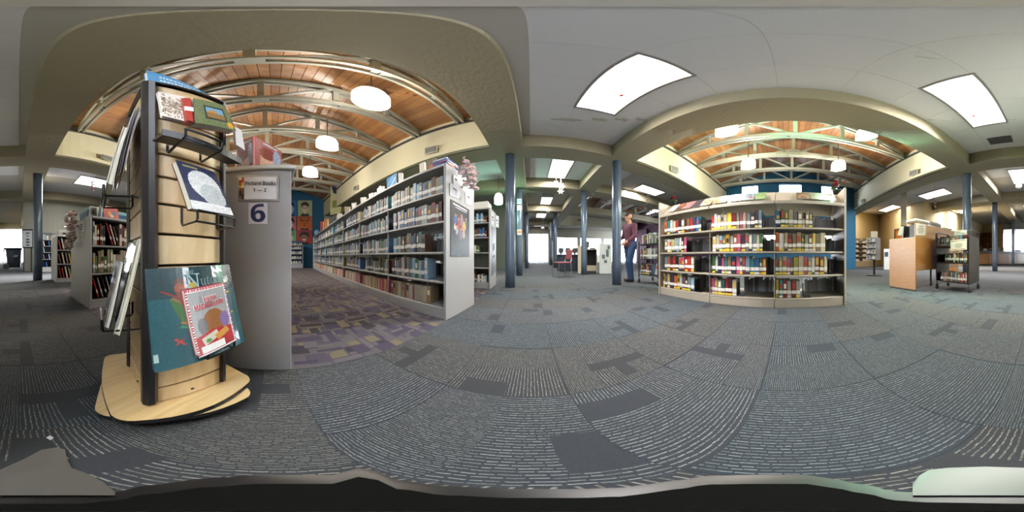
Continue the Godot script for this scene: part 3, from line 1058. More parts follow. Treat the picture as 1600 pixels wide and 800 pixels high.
# a flat book or folder between four corners, standing t thick behind its cover
func flat_book(n: String, label: String, cat: String, q: Array, nrm: Vector3, t: float, cover: Material, edge: Material, group := "") -> Node3D:
	var o := thing(n, label, cat, ((q[2] as Vector3) + q[3]) / 2.0, group)
	var m := M.new()
	m.fine = 0.04
	m.grid(q[0], q[1], q[2], q[3], Vector3.INF, 0, 0, Vector2(0, 0), Vector2(1, 0), Vector2(1, 1), Vector2(0, 1))
	put(m, "front_cover", cover)
	m = M.new()
	m.fine = 0.04
	m.slab(q, nrm, -0.002, -0.0004, 0.0005)
	put(m, "cover_board", edge)
	m = M.new()
	m.fine = 0.04
	m.slab(q, nrm, -t + 0.002, -0.002, 0.0, 0.004)
	put(m, "page_block", mt(hx("e2dccb"), 0.8))
	m = M.new()
	m.fine = 0.04
	m.slab(q, nrm, -t, -t + 0.002, 0.0005)
	put(m, "back_cover", edge)
	return o

func wide_bookcase() -> void:
	M.REF = 1.5
	var X := Transform3D(Basis(Vector3(0, 0, -1), Vector3.UP, Vector3(1, 0, 0)), Vector3(1.96, 0, 1.92))
	var mat := mt(hx("b3aa9c"), 0.45, 0.1)
	var bays := [0.0, 0.92, 1.775, 2.64]
	var ys := [0.125, 0.415, 0.705, 1.0]
	var t := shelf_unit("bookcase", "wide low beige metal bookcase of three bays with poinsettias on top, under the right arch", "bookcase", X, bays, 0.6, ys, 1.33, mat, mat, {"end_top": 1.58, "top": false})
	for b in 3:
		var m := M.new()
		m.xf = X
		m.box(bays[b] + 0.004, bays[b + 1] - 0.004, 1.3, 1.345, -0.02, 0.0, 0.004)
		put(m, "shelf_lip", mat, t)
		for s in [0, 1]:
			m = M.new()
			m.xf = X
			var P := []
			for k in 8:
				var z := (0.0 if k & 4 == 0 else 0.28)
				P.append(Vector3(bays[b + 1] - 0.004 if k & 1 else bays[b] + 0.004, 1.3 + z * 0.93 + (0.015 if k & 2 else 0.0), z if s == 0 else 0.6 - z))
			m.hexa(P)
			put(m, "sloped_display_board", mat, t)
	# spans of books per shelf (top to bottom) in each bay
	var rows := [[[[1037, 1095]], [[1110, 1193]], [[1210, 1270]]], [[[1037, 1071]], [[1112, 1195]], [[1211, 1292]]], [[[1037, 1085]], [[1111, 1197]], [[1211, 1296]]], [[[1035, 1084]], [[1107, 1150]], [[1212, 1255]]]]
	var bayn := ["left bay", "middle bay", "right bay"]
	var rown := ["top shelf", "second shelf", "third shelf", "bottom shelf"]
	for r in 4:
		for b in 3:
			for s in rows[r][b]:
				var x0 := maxf(lx(X, s[0]), bays[b] + 0.01)
				var x1 := minf(lx(X, s[1]), bays[b + 1] - 0.01)
				book_row(X, x0, x1, ys[3 - r], 0.2, 0.235, 0.16, "", "%s of %s, wide poinsettia bookcase" % [rown[r], bayn[b]], "books on the wide low bookcase", 0.036, 0.066)
				# a dark metal book support closes the row
				if x1 < bays[b + 1] - 0.1:
					M.ORG = Vector3.ZERO
					origin(X * Vector3(x1, ys[3 - r], 0.1))
					var m := M.new()
					m.xf = X
					m.box(x1 + 0.003, x1 + 0.007, ys[3 - r] + 0.004, ys[3 - r] + 0.18, 0.03, 0.16, 0.001)
					m.box(x1 + 0.007, x1 + 0.1, ys[3 - r] + 0.004, ys[3 - r] + 0.008, 0.03, 0.16, 0.001)
					solo(m, "book_support", mt(hx("26262a"), 0.4, 0.4), "dark book support ending the row on the %s of %s, wide poinsettia bookcase" % [rown[r], bayn[b]], "book support", "book supports on the wide low bookcase")
	origin(X * Vector3(1.3, 0, 0.4))
	var mm := M.new()
	for r in 4:
		for b in 3:
			var a: float = bays[b] + (0.55 if b != 1 else 0.62) + rng.randf_range(-0.1, 0.1)
			book_mass(mm, X, bays[b] + 0.02, bays[b] + 0.2, ys[3 - r], 0.14, 0.2, 0.16, "back", 0.025, 0.05, 0.36)
			book_mass(mm, X, a - 0.2, bays[b + 1] - 0.02, ys[3 - r], 0.17, 0.235, 0.16, "back", 0.025, 0.05, 0.36)
	var o := stuff(mm, "far_side_books", mass_material(), null, "dark backs of the books on the far side of the wide poinsettia bookcase")
	o.set_meta("category", "books")
	# books shown face out on the sloping top
	var faces := [[1042, 1052, "white booklet", "e3ded2", 0], [1053, 1064, "black and red book", "5e2926", 1], [1066, 1077, "pink striped book", "cf8d92", 2], [1079, 1091, "navy book", "2f3350", 3], [1093, 1108, "cream book with an orange ring", "e5d9bd", 4], [1112, 1133, "red and green lettered book", "b9a36a", 5], [1136, 1157, "white book with red scribbled lines", "e4dccb", 6], [1159, 1177, "blue picture book", "7fa0ad", 7], [1179, 1195, "green book", "6f9a5e", 8], [1245, 1267, "dark brown book with an orange arch", "4c3a37", 9], [1268, 1286, "dark book with brown landscape", "584d43", 10], [1287, 1307, "book with white papers on brown", "7d7263", 11]]
	for f in faces:
		var x0 := lx(X, f[0], 310)
		var x1 := lx(X, f[1], 310)
		var q := []
		for e in [[x0, 1], [x1, 1], [x1, 0], [x0, 0]]:
			q.append(X * Vector3(e[0], 1.378 + 0.163 * e[1], 0.008 + 0.175 * e[1]))
		var nn := ((q[1] - q[0]) as Vector3).cross(q[3] - q[0]).normalized()
		if nn.x > 0:
			nn = -nn
		var col: Color = Color.html(f[3])
		var pic := picture("face%d" % f[4], 48, 64, func(im: Image):
			im.fill(col)
			match f[4]:
				1: im.fill_rect(Rect2i(6, 10, 34, 22), hx("b8392f")); im.fill_rect(Rect2i(10, 40, 26, 14), hx("1d1a1a"))
				2:
					for k in 6: im.fill_rect(Rect2i(0, k * 11, 48, 5), hx("b34a5e"))
				4: disc(im, 24, 30, 17, 17, hx("c98533")); disc(im, 24, 30, 9, 9, hx("e5d9bd"))
				5:
					for k in 4: im.fill_rect(Rect2i(4, 5 + k * 14, 40, 9), [hx("a33024"), hx("36402c"), hx("b54a28"), hx("2c2a26")][k])
				6:
					for k in 5: poly(im, [4 + k * 8, 60, 10 + k * 8, 60, 40 - k * 5, 6 + k * 5, 36 - k * 5, 6 + k * 5], hx("a85a44"))
				7: disc(im, 20, 26, 14, 20, hx("3f6d8f")); disc(im, 34, 44, 8, 12, hx("b34f45"))
				8: im.fill_rect(Rect2i(4, 40, 40, 18), hx("93b47c"))
				9: disc(im, 24, 46, 19, 22, hx("b36232")); disc(im, 24, 52, 12, 15, hx("3b3a4d"))
				10: im.fill_rect(Rect2i(0, 34, 48, 20), hx("7b6248"))
				11: poly(im, [6, 6, 30, 10, 26, 50, 2, 44], hx("d9d2c3")); poly(im, [28, 14, 44, 8, 46, 40, 30, 48], hx("c9bda6"))
			mottle(im, 0.08, f[4], 2), 0.3)
		flat_book("display_book", "%s face out on sloping top of wide low bookcase" % f[2], "book", q, nn, 0.012, pic, mt(col, 0.5), "books on the sloping top of the wide bookcase")
	for f in [[1052, 316, 0], [1307, 294, 1]]:
		poinsettia(PL(f[0], f[1], X.origin + Vector3(0.3, 0, 0), X.basis.z), ["small red poinsettia on left end of the wide low bookcase", "red poinsettia on right end of the wide low bookcase"][f[2]], 1.1 if f[2] == 1 else 0.95)

func poinsettia(p: Vector3, label: String, s: float) -> void:
	thing("poinsettia", label, "potted plant", Vector3(p.x, 1.587, p.z), "")
	var base := 1.587
	var m := M.new(true)
	m.lathe(Vector3(p.x, base, p.z), [[0.001, 0.0], [0.04 * s, 0.0], [0.052 * s, 0.06 * s], [0.056 * s, 0.06 * s], [0.056 * s, 0.07 * s], [0.048 * s, 0.07 * s], [0.001, 0.06 * s]], 14)
	put(m, "pot", mt(hx("2b332c"), 0.5))
	for k in 21:
		var a := k * 2.4
		var red := k > 4
		var up: float = (0.09 + 0.06 * (k / 15.0)) * s
		var r: float = (0.1 - 0.035 * (k / 15.0)) * s
		var c := Vector3(p.x, base + up, p.z)
		var dir := Vector3(cos(a), -0.15 if k < 5 else 0.35 + 0.5 * (k % 3), sin(a)).normalized()
		var side := (Vector3(-sin(a), 0.5, cos(a)) * r * 0.4)
		m = M.new()
		m.grid(c, c + dir * r * 0.5 + side + Vector3(0, 0.01, 0), c + dir * r, c + dir * r * 0.5 - side + Vector3(0, 0.01, 0), Vector3.INF, 2, 2)
		put(m, "bract" if red else "leaf", mt(hx("9a1226") if red and k % 3 else hx("7c0d22") if red else hx("2f5a34"), 0.55))

func long_bookcase() -> void:
	M.REF = -1.5
	var ex := Vector3(-0.9964, 0, 0.085).normalized()
	var X := Transform3D(Basis(ex, Vector3.UP, Vector3(0.085, 0, 0.9964).normalized()), Vector3(-0.8, 0, 1.364))
	var mat := mt(hx("a9aaaa"), 0.4, 0.15)
	var bays := [0.0]
	for i in 8:
		bays.append(0.935 * (i + 1))
	var ys := [0.125, 0.395, 0.69, 1.0, 1.31]
	shelf_unit("bookcase", "long tall grey metal bookcase running to blue wall, dark film poster on its end", "bookcase", X, bays, 0.62, ys, 1.65, mat, mat)
	var spans := [[0.03, 0.9], [0.05, 0.87], [0.27, 0.86], [0.24, 0.88], [0.2, 0.9]]
	var rown := ["top shelf", "second shelf", "third shelf", "fourth shelf", "bottom shelf"]
	for r in 5:
		var st := "pages" if r == 4 else "cool"
		book_row(X, spans[r][0], spans[r][1], ys[4 - r], 0.17 if r == 4 else 0.19, 0.19 if r == 4 else 0.235, 0.16, st, "%s, nearest bay of long grey bookcase" % rown[r], "books in the nearest bay of the long bookcase", 0.034, 0.062, 0 if r == 4 else 1)
	origin(X * Vector3(4, 0, 0))
	var m := M.new()
	for b in range(1, 8):
		for r in 5:
			var a: float = bays[b] + 0.03
			var f := rng.randf_range(0.7, 0.88)
			book_mass(m, X, a, a + f, ys[4 - r], 0.17, 0.235 if r < 4 else 0.19, 0.16, "cool" if r < 4 else "pages", 0.022, 0.045)
	for b in 3:
		for r in 5:
			book_mass(m, X, bays[b] + 0.04, bays[b + 1] - 0.04, ys[4 - r], 0.15, 0.2, 0.16, "back", 0.02, 0.04, 0.4)
	var o := stuff(m, "shelved_books", mass_material(), null, "rows of library books filling the farther bays of the long grey bookcase")
	o.set_meta("category", "books")
	# things along its top
	var n := -X.basis.z
	var items := [[667, 243, 682, 237, 683, 256, 668, 261, "picture book with an orange creature, face out near end of long bookcase", "7a6a55", 1], [655, 245, 663, 241, 664, 260, 656, 264, "white and red upright book on top of the long bookcase", "d9d4c8", 0], [604, 267, 619, 257, 619, 278, 605, 285, "shiny blue-covered book face out on top of long bookcase", "4f8fc2", 2], [622, 257, 628, 256, 628, 273, 623, 276, "dark navy book standing right of shiny blue one, long bookcase top", "1d2c47", 0], [589, 281, 594, 275, 594, 288, 590, 292, "small white and blue book left of shiny blue one, bookcase top", "a9c3dc", 0], [594, 279, 599, 276, 599, 287, 595, 290, "small navy book beside small white one, long bookcase top", "20305a", 0], [576, 289, 583, 286, 583, 296, 577, 299, "grey framed card standing on top of the long bookcase", "a8a4a6", 3], [584, 288, 588, 286, 588, 294, 585, 296, "short dark book next to grey framed card, bookcase top", "33334a", 0], [563, 295, 571, 293, 571, 303, 564, 306, "pair of pale books on top of long bookcase, middle stretch", "b5b0a4", 0], [549, 304, 557, 302, 557, 312, 550, 315, "grey and white book on top of far half of long bookcase", "8f96a6", 3], [538, 308, 546, 307, 546, 317, 539, 321, "tan book on the top of far half of long bookcase", "9c8c74", 0], [520, 318, 526, 316, 526, 326, 521, 328, "dark green book below the bird banner, long bookcase top", "37463f", 0], [527, 317, 533, 316, 533, 324, 528, 326, "white card below the bird banner, long bookcase top", "d8d5c6", 0], [506, 322, 512, 320, 512, 333, 507, 335, "orange book at the far end of long bookcase top", "c9803a", 0], [500, 324, 505, 322, 505, 336, 501, 338, "red and white book at the far end of long bookcase top", "b9544a", 0]]
	for it in items:
		var q := pq(X.origin + X.basis.z * 0.08, n, it.slice(0, 8))
		var k: float = 1.652 - minf((q[2] as Vector3).y, (q[3] as Vector3).y)
		for e in 4:
			q[e].y += k if e < 2 else 0.0
		q[2].y = 1.652
		q[3].y = 1.652
		var col: Color = Color.html(it[9])
		var cov: Material = mt(col, 0.3)
		var pid: int = it[10]
		if pid == 1:
			cov = picture("creature", 64, 64, func(im: Image): im.fill(hx("6b5a4c")); im.fill_rect(Rect2i(0, 44, 64, 20), hx("93a08b")); disc(im, 34, 34, 22, 10, hx("b5622f")); disc(im, 52, 26, 8, 7, hx("c57a3c")); mottle(im, 0.1, 5, 2))
		elif pid == 2:
			cov = picture("shinyblue", 64, 64, func(im: Image): im.fill(hx("2f7fbd")); poly(im, [6, 60, 58, 12, 62, 20, 16, 63], hx("9cc6e6")); poly(im, [2, 34, 44, 4, 52, 8, 4, 44], hx("6aa6d6")); mottle(im, 0.06, 6, 2), 0.15)  # pale diagonal bands paint the shine into the cover
		elif pid == 3:
			cov = picture("framecard", 48, 48, func(im: Image): im.fill(hx("8a868c")); im.fill_rect(Rect2i(8, 8, 32, 32), hx("d2d0c8")))
		flat_book("display_book", it[8], "book", q, n, 0.03 if pid == 0 else 0.012, cov, mt(col.darkened(0.15), 0.5), "books along the top of the long bookcase")
	# crumpled white paper craft
	var pc := PL(637, 269, X.origin + X.basis.z * 0.15, n)
	pc.y = 1.652
	thing("paper_craft", "crumpled white paper craft lying on top of the long bookcase", "paper craft", pc)
	for k in 7:
		m = M.new()
		var a := k * 0.9
		var c := pc + X.basis.x * (k - 3) * 0.03
		m.grid(c + Vector3(0, 0.005, 0) + n * 0.05, c + X.basis.x * 0.06 + Vector3(0, 0.03 + 0.02 * sin(a), 0) + n * 0.03, c + X.basis.x * 0.05 + Vector3(0, 0.09 - absf(k - 3) * 0.013, 0) - n * 0.04, c + Vector3(0, 0.07 + 0.015 * cos(a), 0) - n * 0.02, Vector3.INF, 2, 2)
		put(m, "paper_fold", mt(hx("d9d6cc"), 0.7))
	# a stack of blue comics on the near corner
	for k in 6:
		var c := X * Vector3(0.09, 1.652 + k * 0.0215, 0.16 + 0.006 * (k % 3))
		thing("comic_book", "%s comic paperback up in blue stack on near corner of long bookcase" % nth(k), "book", c, "stack of comics on the long bookcase")
		m = M.new()
		m.xf = X * Transform3D(Basis(Vector3.UP, 0.06 * (k % 3 - 1)), Vector3(0.09, 1.652 + k * 0.0215, 0.16))
		m.box(-0.085, 0.085, 0.0, 0.02, -0.12, 0.12, 0.002)
		put(m, "cover", mt([hx("31509b"), hx("c9d0de"), hx("3a5cab"), hx("8b3a4a"), hx("4a6db8"), hx("d2d6e0")][k], 0.35))
		m = M.new()
		m.xf = X * Transform3D(Basis(Vector3.UP, 0.06 * (k % 3 - 1)), Vector3(0.09, 1.652 + k * 0.0215, 0.16))
		m.box(-0.0865, -0.084, 0.005, 0.015, -0.09, 0.04)
		put(m, "spine_title", mt([hx("e8e4d8"), hx("a8323a"), hx("e8d04a"), hx("e8e4d8"), hx("d6dbe8"), hx("31509b")][k], 0.5))
	# its end panel: poster, labels, candy
	var ep := X.origin - X.basis.x * 0.0315
	var en := -X.basis.x
	var q := pq(ep, en, [704, 311, 733, 328, 733, 401, 704, 401])
	thing("film_poster", "dark film poster with colourful costumed figures on end of the long bookcase", "poster", q[3])
	m = M.new()
	m.fine = 0.04
	for e in 4:
		q[e] += en * 0.003
	m.grid(q[0], q[1], q[2], q[3])
	put(m, "print", picture("film", 96, 192, func(im: Image):
		im.fill(hx("23272c"))
		for k in 96: im.fill_rect(Rect2i(0, 96 + k, 96, 1), hx("23272c").lerp(hx("5d676c"), k / 96.0))  # lower half greys out: haze painted into the print
		im.fill_rect(Rect2i(10, 8, 74, 5), hx("c9c9c9"))
		im.fill_rect(Rect2i(20, 18, 60, 4), hx("b5b5b5"))
		disc(im, 44, 60, 30, 22, hx("5c2a2c"))
		for k in [[22, 64, 8, 16, "3b5f94"], [36, 76, 7, 18, "a33a35"], [52, 60, 8, 20, "8c7f86"], [66, 78, 9, 17, "b59a4a"], [76, 58, 6, 12, "4f6a50"], [28, 102, 7, 14, "8a8f9c"], [46, 112, 6, 20, "6e5c86"], [62, 108, 8, 16, "9a8f70"], [18, 92, 5, 10, "c2b9a8"], [56, 88, 5, 9, "c96a3a"]]:
			disc(im, k[0], k[1], k[2], k[3], Color.html(k[4])); disc(im, k[0], k[1] - k[3], 4, 5, hx("a68a74"))
		mottle(im, 0.25, 8, 2), 0.35))
	m = M.new()
	m.slab(q, en, -0.003, -0.0005)
	put(m, "backing", mt(hx("202226"), 0.6))
	var small := [[[708, 272, 716, 278, 716, 296, 708, 292], "small white label card above the sign holder, long bookcase end", false], [[703, 285, 716, 296, 716, 311, 703, 305], "clear sign holder with white range card on end of long bookcase", true], [[727, 300, 736, 306, 736, 322, 727, 318], "second clear sign holder by the candy garland, long bookcase end", true]]
	for s in small:
		q = pq(ep, en, s[0])
		thing("label_card", s[1], "sign", q[3])
		m = M.new()
		m.slab(q, en, 0.001, 0.004)
		put(m, "card", mt(hx("dcdde0"), 0.3))
		if s[2]:
			m = M.new()
			m.slab([q[0].lerp(q[2], 0.12), q[1].lerp(q[3], 0.12), q[2].lerp(q[0], 0.12), q[3].lerp(q[1], 0.12)], en, 0.004, 0.0046)
			put(m, "paper", mt(hx("c4c6cf"), 0.7))
		m = M.new()
		m.slab([q[0].lerp(q[3], 0.25).lerp(q[1].lerp(q[2], 0.25), 0.3), q[1].lerp(q[2], 0.25).lerp(q[0].lerp(q[3], 0.25), 0.3), q[1].lerp(q[2], 0.36).lerp(q[0].lerp(q[3], 0.36), 0.3), q[0].lerp(q[3], 0.36).lerp(q[1].lerp(q[2], 0.36), 0.3)], en, 0.004, 0.005)
		put(m, "printed_line", mt(hx("33333a"), 0.7))
	candy(PL(713, 258, ep + X.basis.z * 0.1, en) + en * 0.09, PL(720, 292, ep, en) + en * 0.09, "bunch of red and white candy twists hanging on end of long bookcase", 26, PL(718, 262, ep + X.basis.z * 0.1, en) + en * 0.006)

# striped sweets in clear twisted wrappers, tied in a bunch
func candy(a: Vector3, b: Vector3, label: String, count: int, hook: Vector3) -> void:
	thing("candy_garland", label, "garland", b)
	var r := RandomNumberGenerator.new()
	r.seed = count
	var m := M.new()
	m.tube([hook, a + Vector3(0, 0.06, 0), a, b], 0.004)
	put(m, "string", mt(hx("b9414a"), 0.6))
	for k in count:
		var c := a.lerp(b, (k + 0.5) / count) + Vector3(r.randf_range(-0.025, 0.08), r.randf_range(-0.04, 0.04), r.randf_range(-0.11, 0.11))
		m = M.new(true)
		m.ball(c, 0.034, 8, 0.8)
		var s := put(m, "sweet", mt(hx("e6dcda"), 0.25))
		m = M.new(true)
		m.lathe(c, [[0.0343, -0.007], [0.035, 0.0], [0.0343, 0.007]], 8)
		put(m, "red_stripe", mt(hx("c08084"), 0.3), s)
		for e in [-1, 1]:
			m = M.new()
			var d := Vector3(r.randf_range(-1, 1), 0.5 * e, r.randf_range(-1, 1)).normalized() * 0.06
			var w := d.cross(Vector3.UP).normalized() * 0.035
			m.grid(c + d * 0.4, c + d + w, c + d * 1.1, c + d - w, Vector3.INF, 1, 1)
			put(m, "wrapper_twist", mt(hx("d8cfce"), 0.2), s)

# ---------------------------------------------------------------- the tall display stand in front
func plate(m: M, c: Vector3, ax: Vector3, az_: Vector3, half: float, rad: float, y0: float, y1: float, what: String) -> void:
	var o := []
	for k in 4:
		var sx: float = [1, -1, -1, 1][k]
		var sz: float = [1, 1, -1, -1][k]
		for i in 6:
			var a := k * PI / 2 + PI / 2 * i / 5
			o.append(c + ax * (sx * (half - rad) + cos(a) * rad) + az_ * (sz * (half - rad) + sin(a) * rad))
		for i in range(1, 9):
			var a2 := k * PI / 2 + PI / 2
			var s2x: float = [1, -1, -1, 1][(k + 1) % 4]
			var s2z: float = [1, 1, -1, -1][(k + 1) % 4]
			var p := c + ax * (sx * (half - rad) + cos(a2) * rad) + az_ * (sz * (half - rad) + sin(a2) * rad)
			var q := c + ax * (s2x * (half - rad) + cos(a2) * rad) + az_ * (s2z * (half - rad) + sin(a2) * rad)
			# the long sides bow outwards a little
			var f := i / 9.0
			o.append(p.lerp(q, f) + (p + q - 2 * c).normalized() * 0.014 * sin(f * PI))
	for i in o.size():
		var a: Vector3 = o[i]
		var b: Vector3 = o[(i + 1) % o.size()]
		var Y := func(p: Vector3, y: float) -> Vector3: return Vector3(p.x, y, p.z)
		if what == "edge":
			m.grid(Y.call(a, y0), Y.call(b, y0), Y.call(b, y1), Y.call(a, y1), M.W(c, m.ref), 1, 1)
		else:
			for y in [y0, y1]:
				for r in 6:
					var f0 := r / 6.0
					var f1 := (r + 1) / 6.0
					m.grid(Y.call(c.lerp(a, f0), y), Y.call(c.lerp(b, f0), y), Y.call(c.lerp(b, f1), y), Y.call(c.lerp(a, f1), y), Vector3.INF, 1, 1)

func bracket(X: Transform3D, x0: float, x1: float, y: float, out: float, lip: float, label: String) -> void:
	thing("book_holder", label, "wire holder", X * Vector3((x0 + x1) / 2, y, -out / 2), "black wire holders on the display stand")
	for x in [x0, x1]:
		var m := M.new()
		m.xf = X
		m.tube([Vector3(x, y + 0.05, -0.012), Vector3(x, y + 0.005, -0.012), Vector3(x, y - 0.004, -0.018), Vector3(x, y - 0.004, -out * 0.5), Vector3(x, y - 0.004, -out + 0.006), Vector3(x, y + 0.002, -out), Vector3(x, y + lip, -out)], 0.0028)
		put(m, "arm", mt(hx("17161a"), 0.35, 0.4))
	var m := M.new()
	m.xf = X
	m.tube([Vector3(x0, y + lip, -out), Vector3((x0 + x1) / 2, y + lip, -out), Vector3(x1, y + lip, -out)], 0.0028)
	put(m, "front_rail", mt(hx("17161a"), 0.35, 0.4))
	m = M.new()
	m.xf = X
	m.tube([Vector3(x0, y - 0.004, -out + 0.004), Vector3((x0 + x1) / 2, y - 0.004, -out + 0.004), Vector3(x1, y - 0.004, -out + 0.004)], 0.0028)
	put(m, "front_rail", mt(hx("17161a"), 0.35, 0.4))

func display_stand() -> void:
	M.REF = -1.5
	var f := Vector3(-0.306, 0, -0.296)
	var ex := Vector3(-0.885, 0, 0.466).normalized()
	var ez := Vector3(-0.466, 0, -0.885).normalized()
	var X := Transform3D(Basis(ex, Vector3.UP, ez), f)
	var S := 0.255
	var y0 := 0.11
	var y1 := 1.41
	var black := mt(hx("1c1b1f"), 0.35, 0.15)
	var maple := wood("maple", hx("c9ab80"), hx("dcc39a"), Vector3(3, 0.5, 3), 0.35)
	var maples := [maple, wood("maple_b", hx("c2a378"), hx("d6bb90"), Vector3(3, 0.5, 3), 0.35), wood("maple_c", hx("cfb388"), hx("e0c9a2"), Vector3(3, 0.5, 3), 0.35)]
	var base := wood("maple_base", hx("d9b67c"), hx("e8cb97"), Vector3(2, 2, 0.4), 0.3)
	var t := thing("display_stand", "tall four-sided revolving book display stand of maple slats and black posts on square base boards", "display stand", X * Vector3(S / 2, 0, S / 2))
	var c := Vector3(-0.483, 0, -0.372)
	for b in [[0.0, 0.084, y0], [-0.237, 0.055, 0.08]]:
		var ax := ex.rotated(Vector3.UP, -b[0])
		var az_ := ez.rotated(Vector3.UP, -b[0])
		var m := M.new()
		plate(m, c, ax, az_, 0.225, 0.05, b[1], b[2], "top")
		var o := put(m, "base_board", base, t)
		m = M.new()
		plate(m, c, ax, az_, 0.2255, 0.05, b[1] - 0.001, b[2] - 0.001, "edge")
		put(m, "edge_band", black, o)
	for k in 4:
		var d: Vector3 = ex.rotated(Vector3.UP, 0.237) * [1, 1, -1, -1][k] * 0.17 + ez.rotated(Vector3.UP, 0.237) * [1, -1, -1, 1][k] * 0.17
		var m := M.new(true)
		m.lathe(c + d, [[0.001, 0.0], [0.018, 0.004], [0.024, 0.014], [0.024, 0.03], [0.014, 0.04], [0.01, 0.055], [0.001, 0.055]], 14)
		put(m, "caster", black, t)
	var core := M.new()
	core.xf = X
	core.box(0.012, S - 0.012, y0, y1 - 0.01, 0.012, S - 0.012)
	put(core, "core", mt(hx("221d22"), 0.7), t)
	for k in 4:
		var px: float = [0, S, 0, S][k]
		var pz: float = [0, 0, S, S][k]
		var w := 0.021 if k == 0 else 0.013
		var m := M.new()
		m.xf = X
		m.fine = 0.04
		m.box(px - w, px + w, y0, y1 + 0.006, pz - w, pz + w, w * 0.6)
		put(m, "corner_post", black, t)
	var n := 15
	var pitch := (y1 - 0.015 - y0) / n
	for fc in 4:
		for i in n:
			var a := y0 + pitch * i + 0.003
			var b := y0 + pitch * (i + 1) - 0.004
			var m := M.new()
			m.xf = X
			m.fine = 0.04
			if fc == 0:
				m.box(0.014, S - 0.01, a, b, -0.002, 0.012, 0.0015)
			elif fc == 1:
				m.box(-0.002, 0.012, a, b, 0.014, S - 0.01, 0.0015)
			elif fc == 2:
				m.box(0.014, S - 0.01, a, b, S - 0.012, S + 0.002)
			else:
				m.box(S - 0.012, S + 0.002, a, b, 0.014, S - 0.01)
			put(m, "slat", maples[rng.randi() % 3], t)
	var cap := M.new()
	cap.xf = X
	cap.fine = 0.04
	cap.box(-0.014, S + 0.008, y1 - 0.006, y1 + 0.006, -0.014, S + 0.008, 0.004)
	put(cap, "top_cap", black, t)
	for p in [X * Vector3(S * 0.52, 0.14, -0.002), X * Vector3(-0.002, 0.14, S * 0.42)]:
		var m := M.new(true)
		m.ball(p, 0.006, 8)
		put(m, "screw", black, t)
	# ---- what stands on it
	var F1 := func(px: Array, tt: float, tb: float) -> Array:
		var r := []
		for k in 4:
			r.append(PL(px[2 * k], px[2 * k + 1], X * Vector3(0, 0, -(tt if k < 2 else tb)), X.basis.z))
		return r
	var n1 := -X.basis.z
	var tray := F1.call([250, 181, 362, 214, 384, 236, 254, 184], 0.012, 0.1)
	thing("display_tray", "black sloping tray under the top row of books on the display stand", "tray", tray[3])
	var m := M.new()
	m.fine = 0.04
	m.hexa([X * Vector3(0.0, 0.99, -0.026), X * Vector3(0.25, 0.99, -0.026), X * Vector3(0.0, 0.998, -0.026), X * Vector3(0.25, 0.998, -0.026), X * Vector3(0.0, 0.965, -0.085), X * Vector3(0.25, 0.965, -0.085), X * Vector3(0.0, 0.973, -0.085), X * Vector3(0.25, 0.973, -0.085)])
	put(m, "tray_board", black)
	m = M.new()
	m.fine = 0.04
	m.hexa([X * Vector3(0.0, 0.965, -0.089), X * Vector3(0.25, 0.965, -0.089), X * Vector3(0.0, 0.99, -0.089), X * Vector3(0.25, 0.99, -0.089), X * Vector3(0.0, 0.965, -0.085), X * Vector3(0.25, 0.965, -0.085), X * Vector3(0.0, 0.99, -0.085), X * Vector3(0.25, 0.99, -0.085)])
	put(m, "tray_lip", black)
	flat_book("book", "pale book with speckled brown art, top left on the display stand", "book", F1.call([246, 143, 291, 152, 290, 190, 254, 181], 0.03, 0.06), n1, 0.012, picture("speckle", 64, 64, func(im: Image):
		im.fill(hx("d8d0c8"))
		var r := RandomNumberGenerator.new()
		r.seed = 3
		for k in 260: disc(im, r.randf_range(4, 60), r.randfn(34, 12), r.randf_range(1, 3), r.randf_range(1, 2), [hx("8a7664"), hx("b3a38f"), hx("6b5a4c")][k % 3])), mt(hx("d6cfd6"), 0.4))
	var gq = F1.call([302, 153, 351, 165, 369, 205, 305, 192], 0.045, 0.075)
	flat_book("book", "green picture book with train window art and red spine, top row", "book", gq, n1, 0.03, picture("greenbook", 96, 72, func(im: Image):
		im.fill(hx("66714d"))
		im.fill_rect(Rect2i(24, 18, 56, 38), hx("2b2a2d"))
		im.fill_rect(Rect2i(28, 22, 48, 16), hx("6d9ab8"))
		im.fill_rect(Rect2i(28, 38, 48, 14), hx("8a6a3c"))
		poly(im, [28, 38, 46, 28, 60, 38], hx("b5762f"))
		disc(im, 84, 60, 8, 8, hx("d8a23a"))
		mottle(im, 0.1, 4, 2), 0.2, true), mt(hx("a5392e"), 0.4))
	m = M.new()
	var sq = F1.call([285, 152, 300, 153, 304, 192, 293, 188], 0.046, 0.076)
	m.slab(sq, n1, -0.028, 0.0, 0.004)
	put(m, "red_spine", mt(hx("a63c32"), 0.35))
	m = M.new()
	m.slab([sq[0].lerp(sq[3], 0.45), sq[1].lerp(sq[2], 0.45), sq[1].lerp(sq[2], 0.62), sq[0].lerp(sq[3], 0.62)], n1, -0.005, 0.001)
	put(m, "spine_label", mt(hx("e4e2dd"), 0.5))
	flat_book("book", "book with painted white glare at right end of top row, corner past the black post", "book", F1.call([367, 198, 377, 203, 383, 235, 369, 226], 0.024, 0.035), n1, 0.01, mt(hx("e9e8ee"), 0.25, 0, "coat"), mt(hx("d5d4da"), 0.4))  # bright white here is glare put into the cover colour
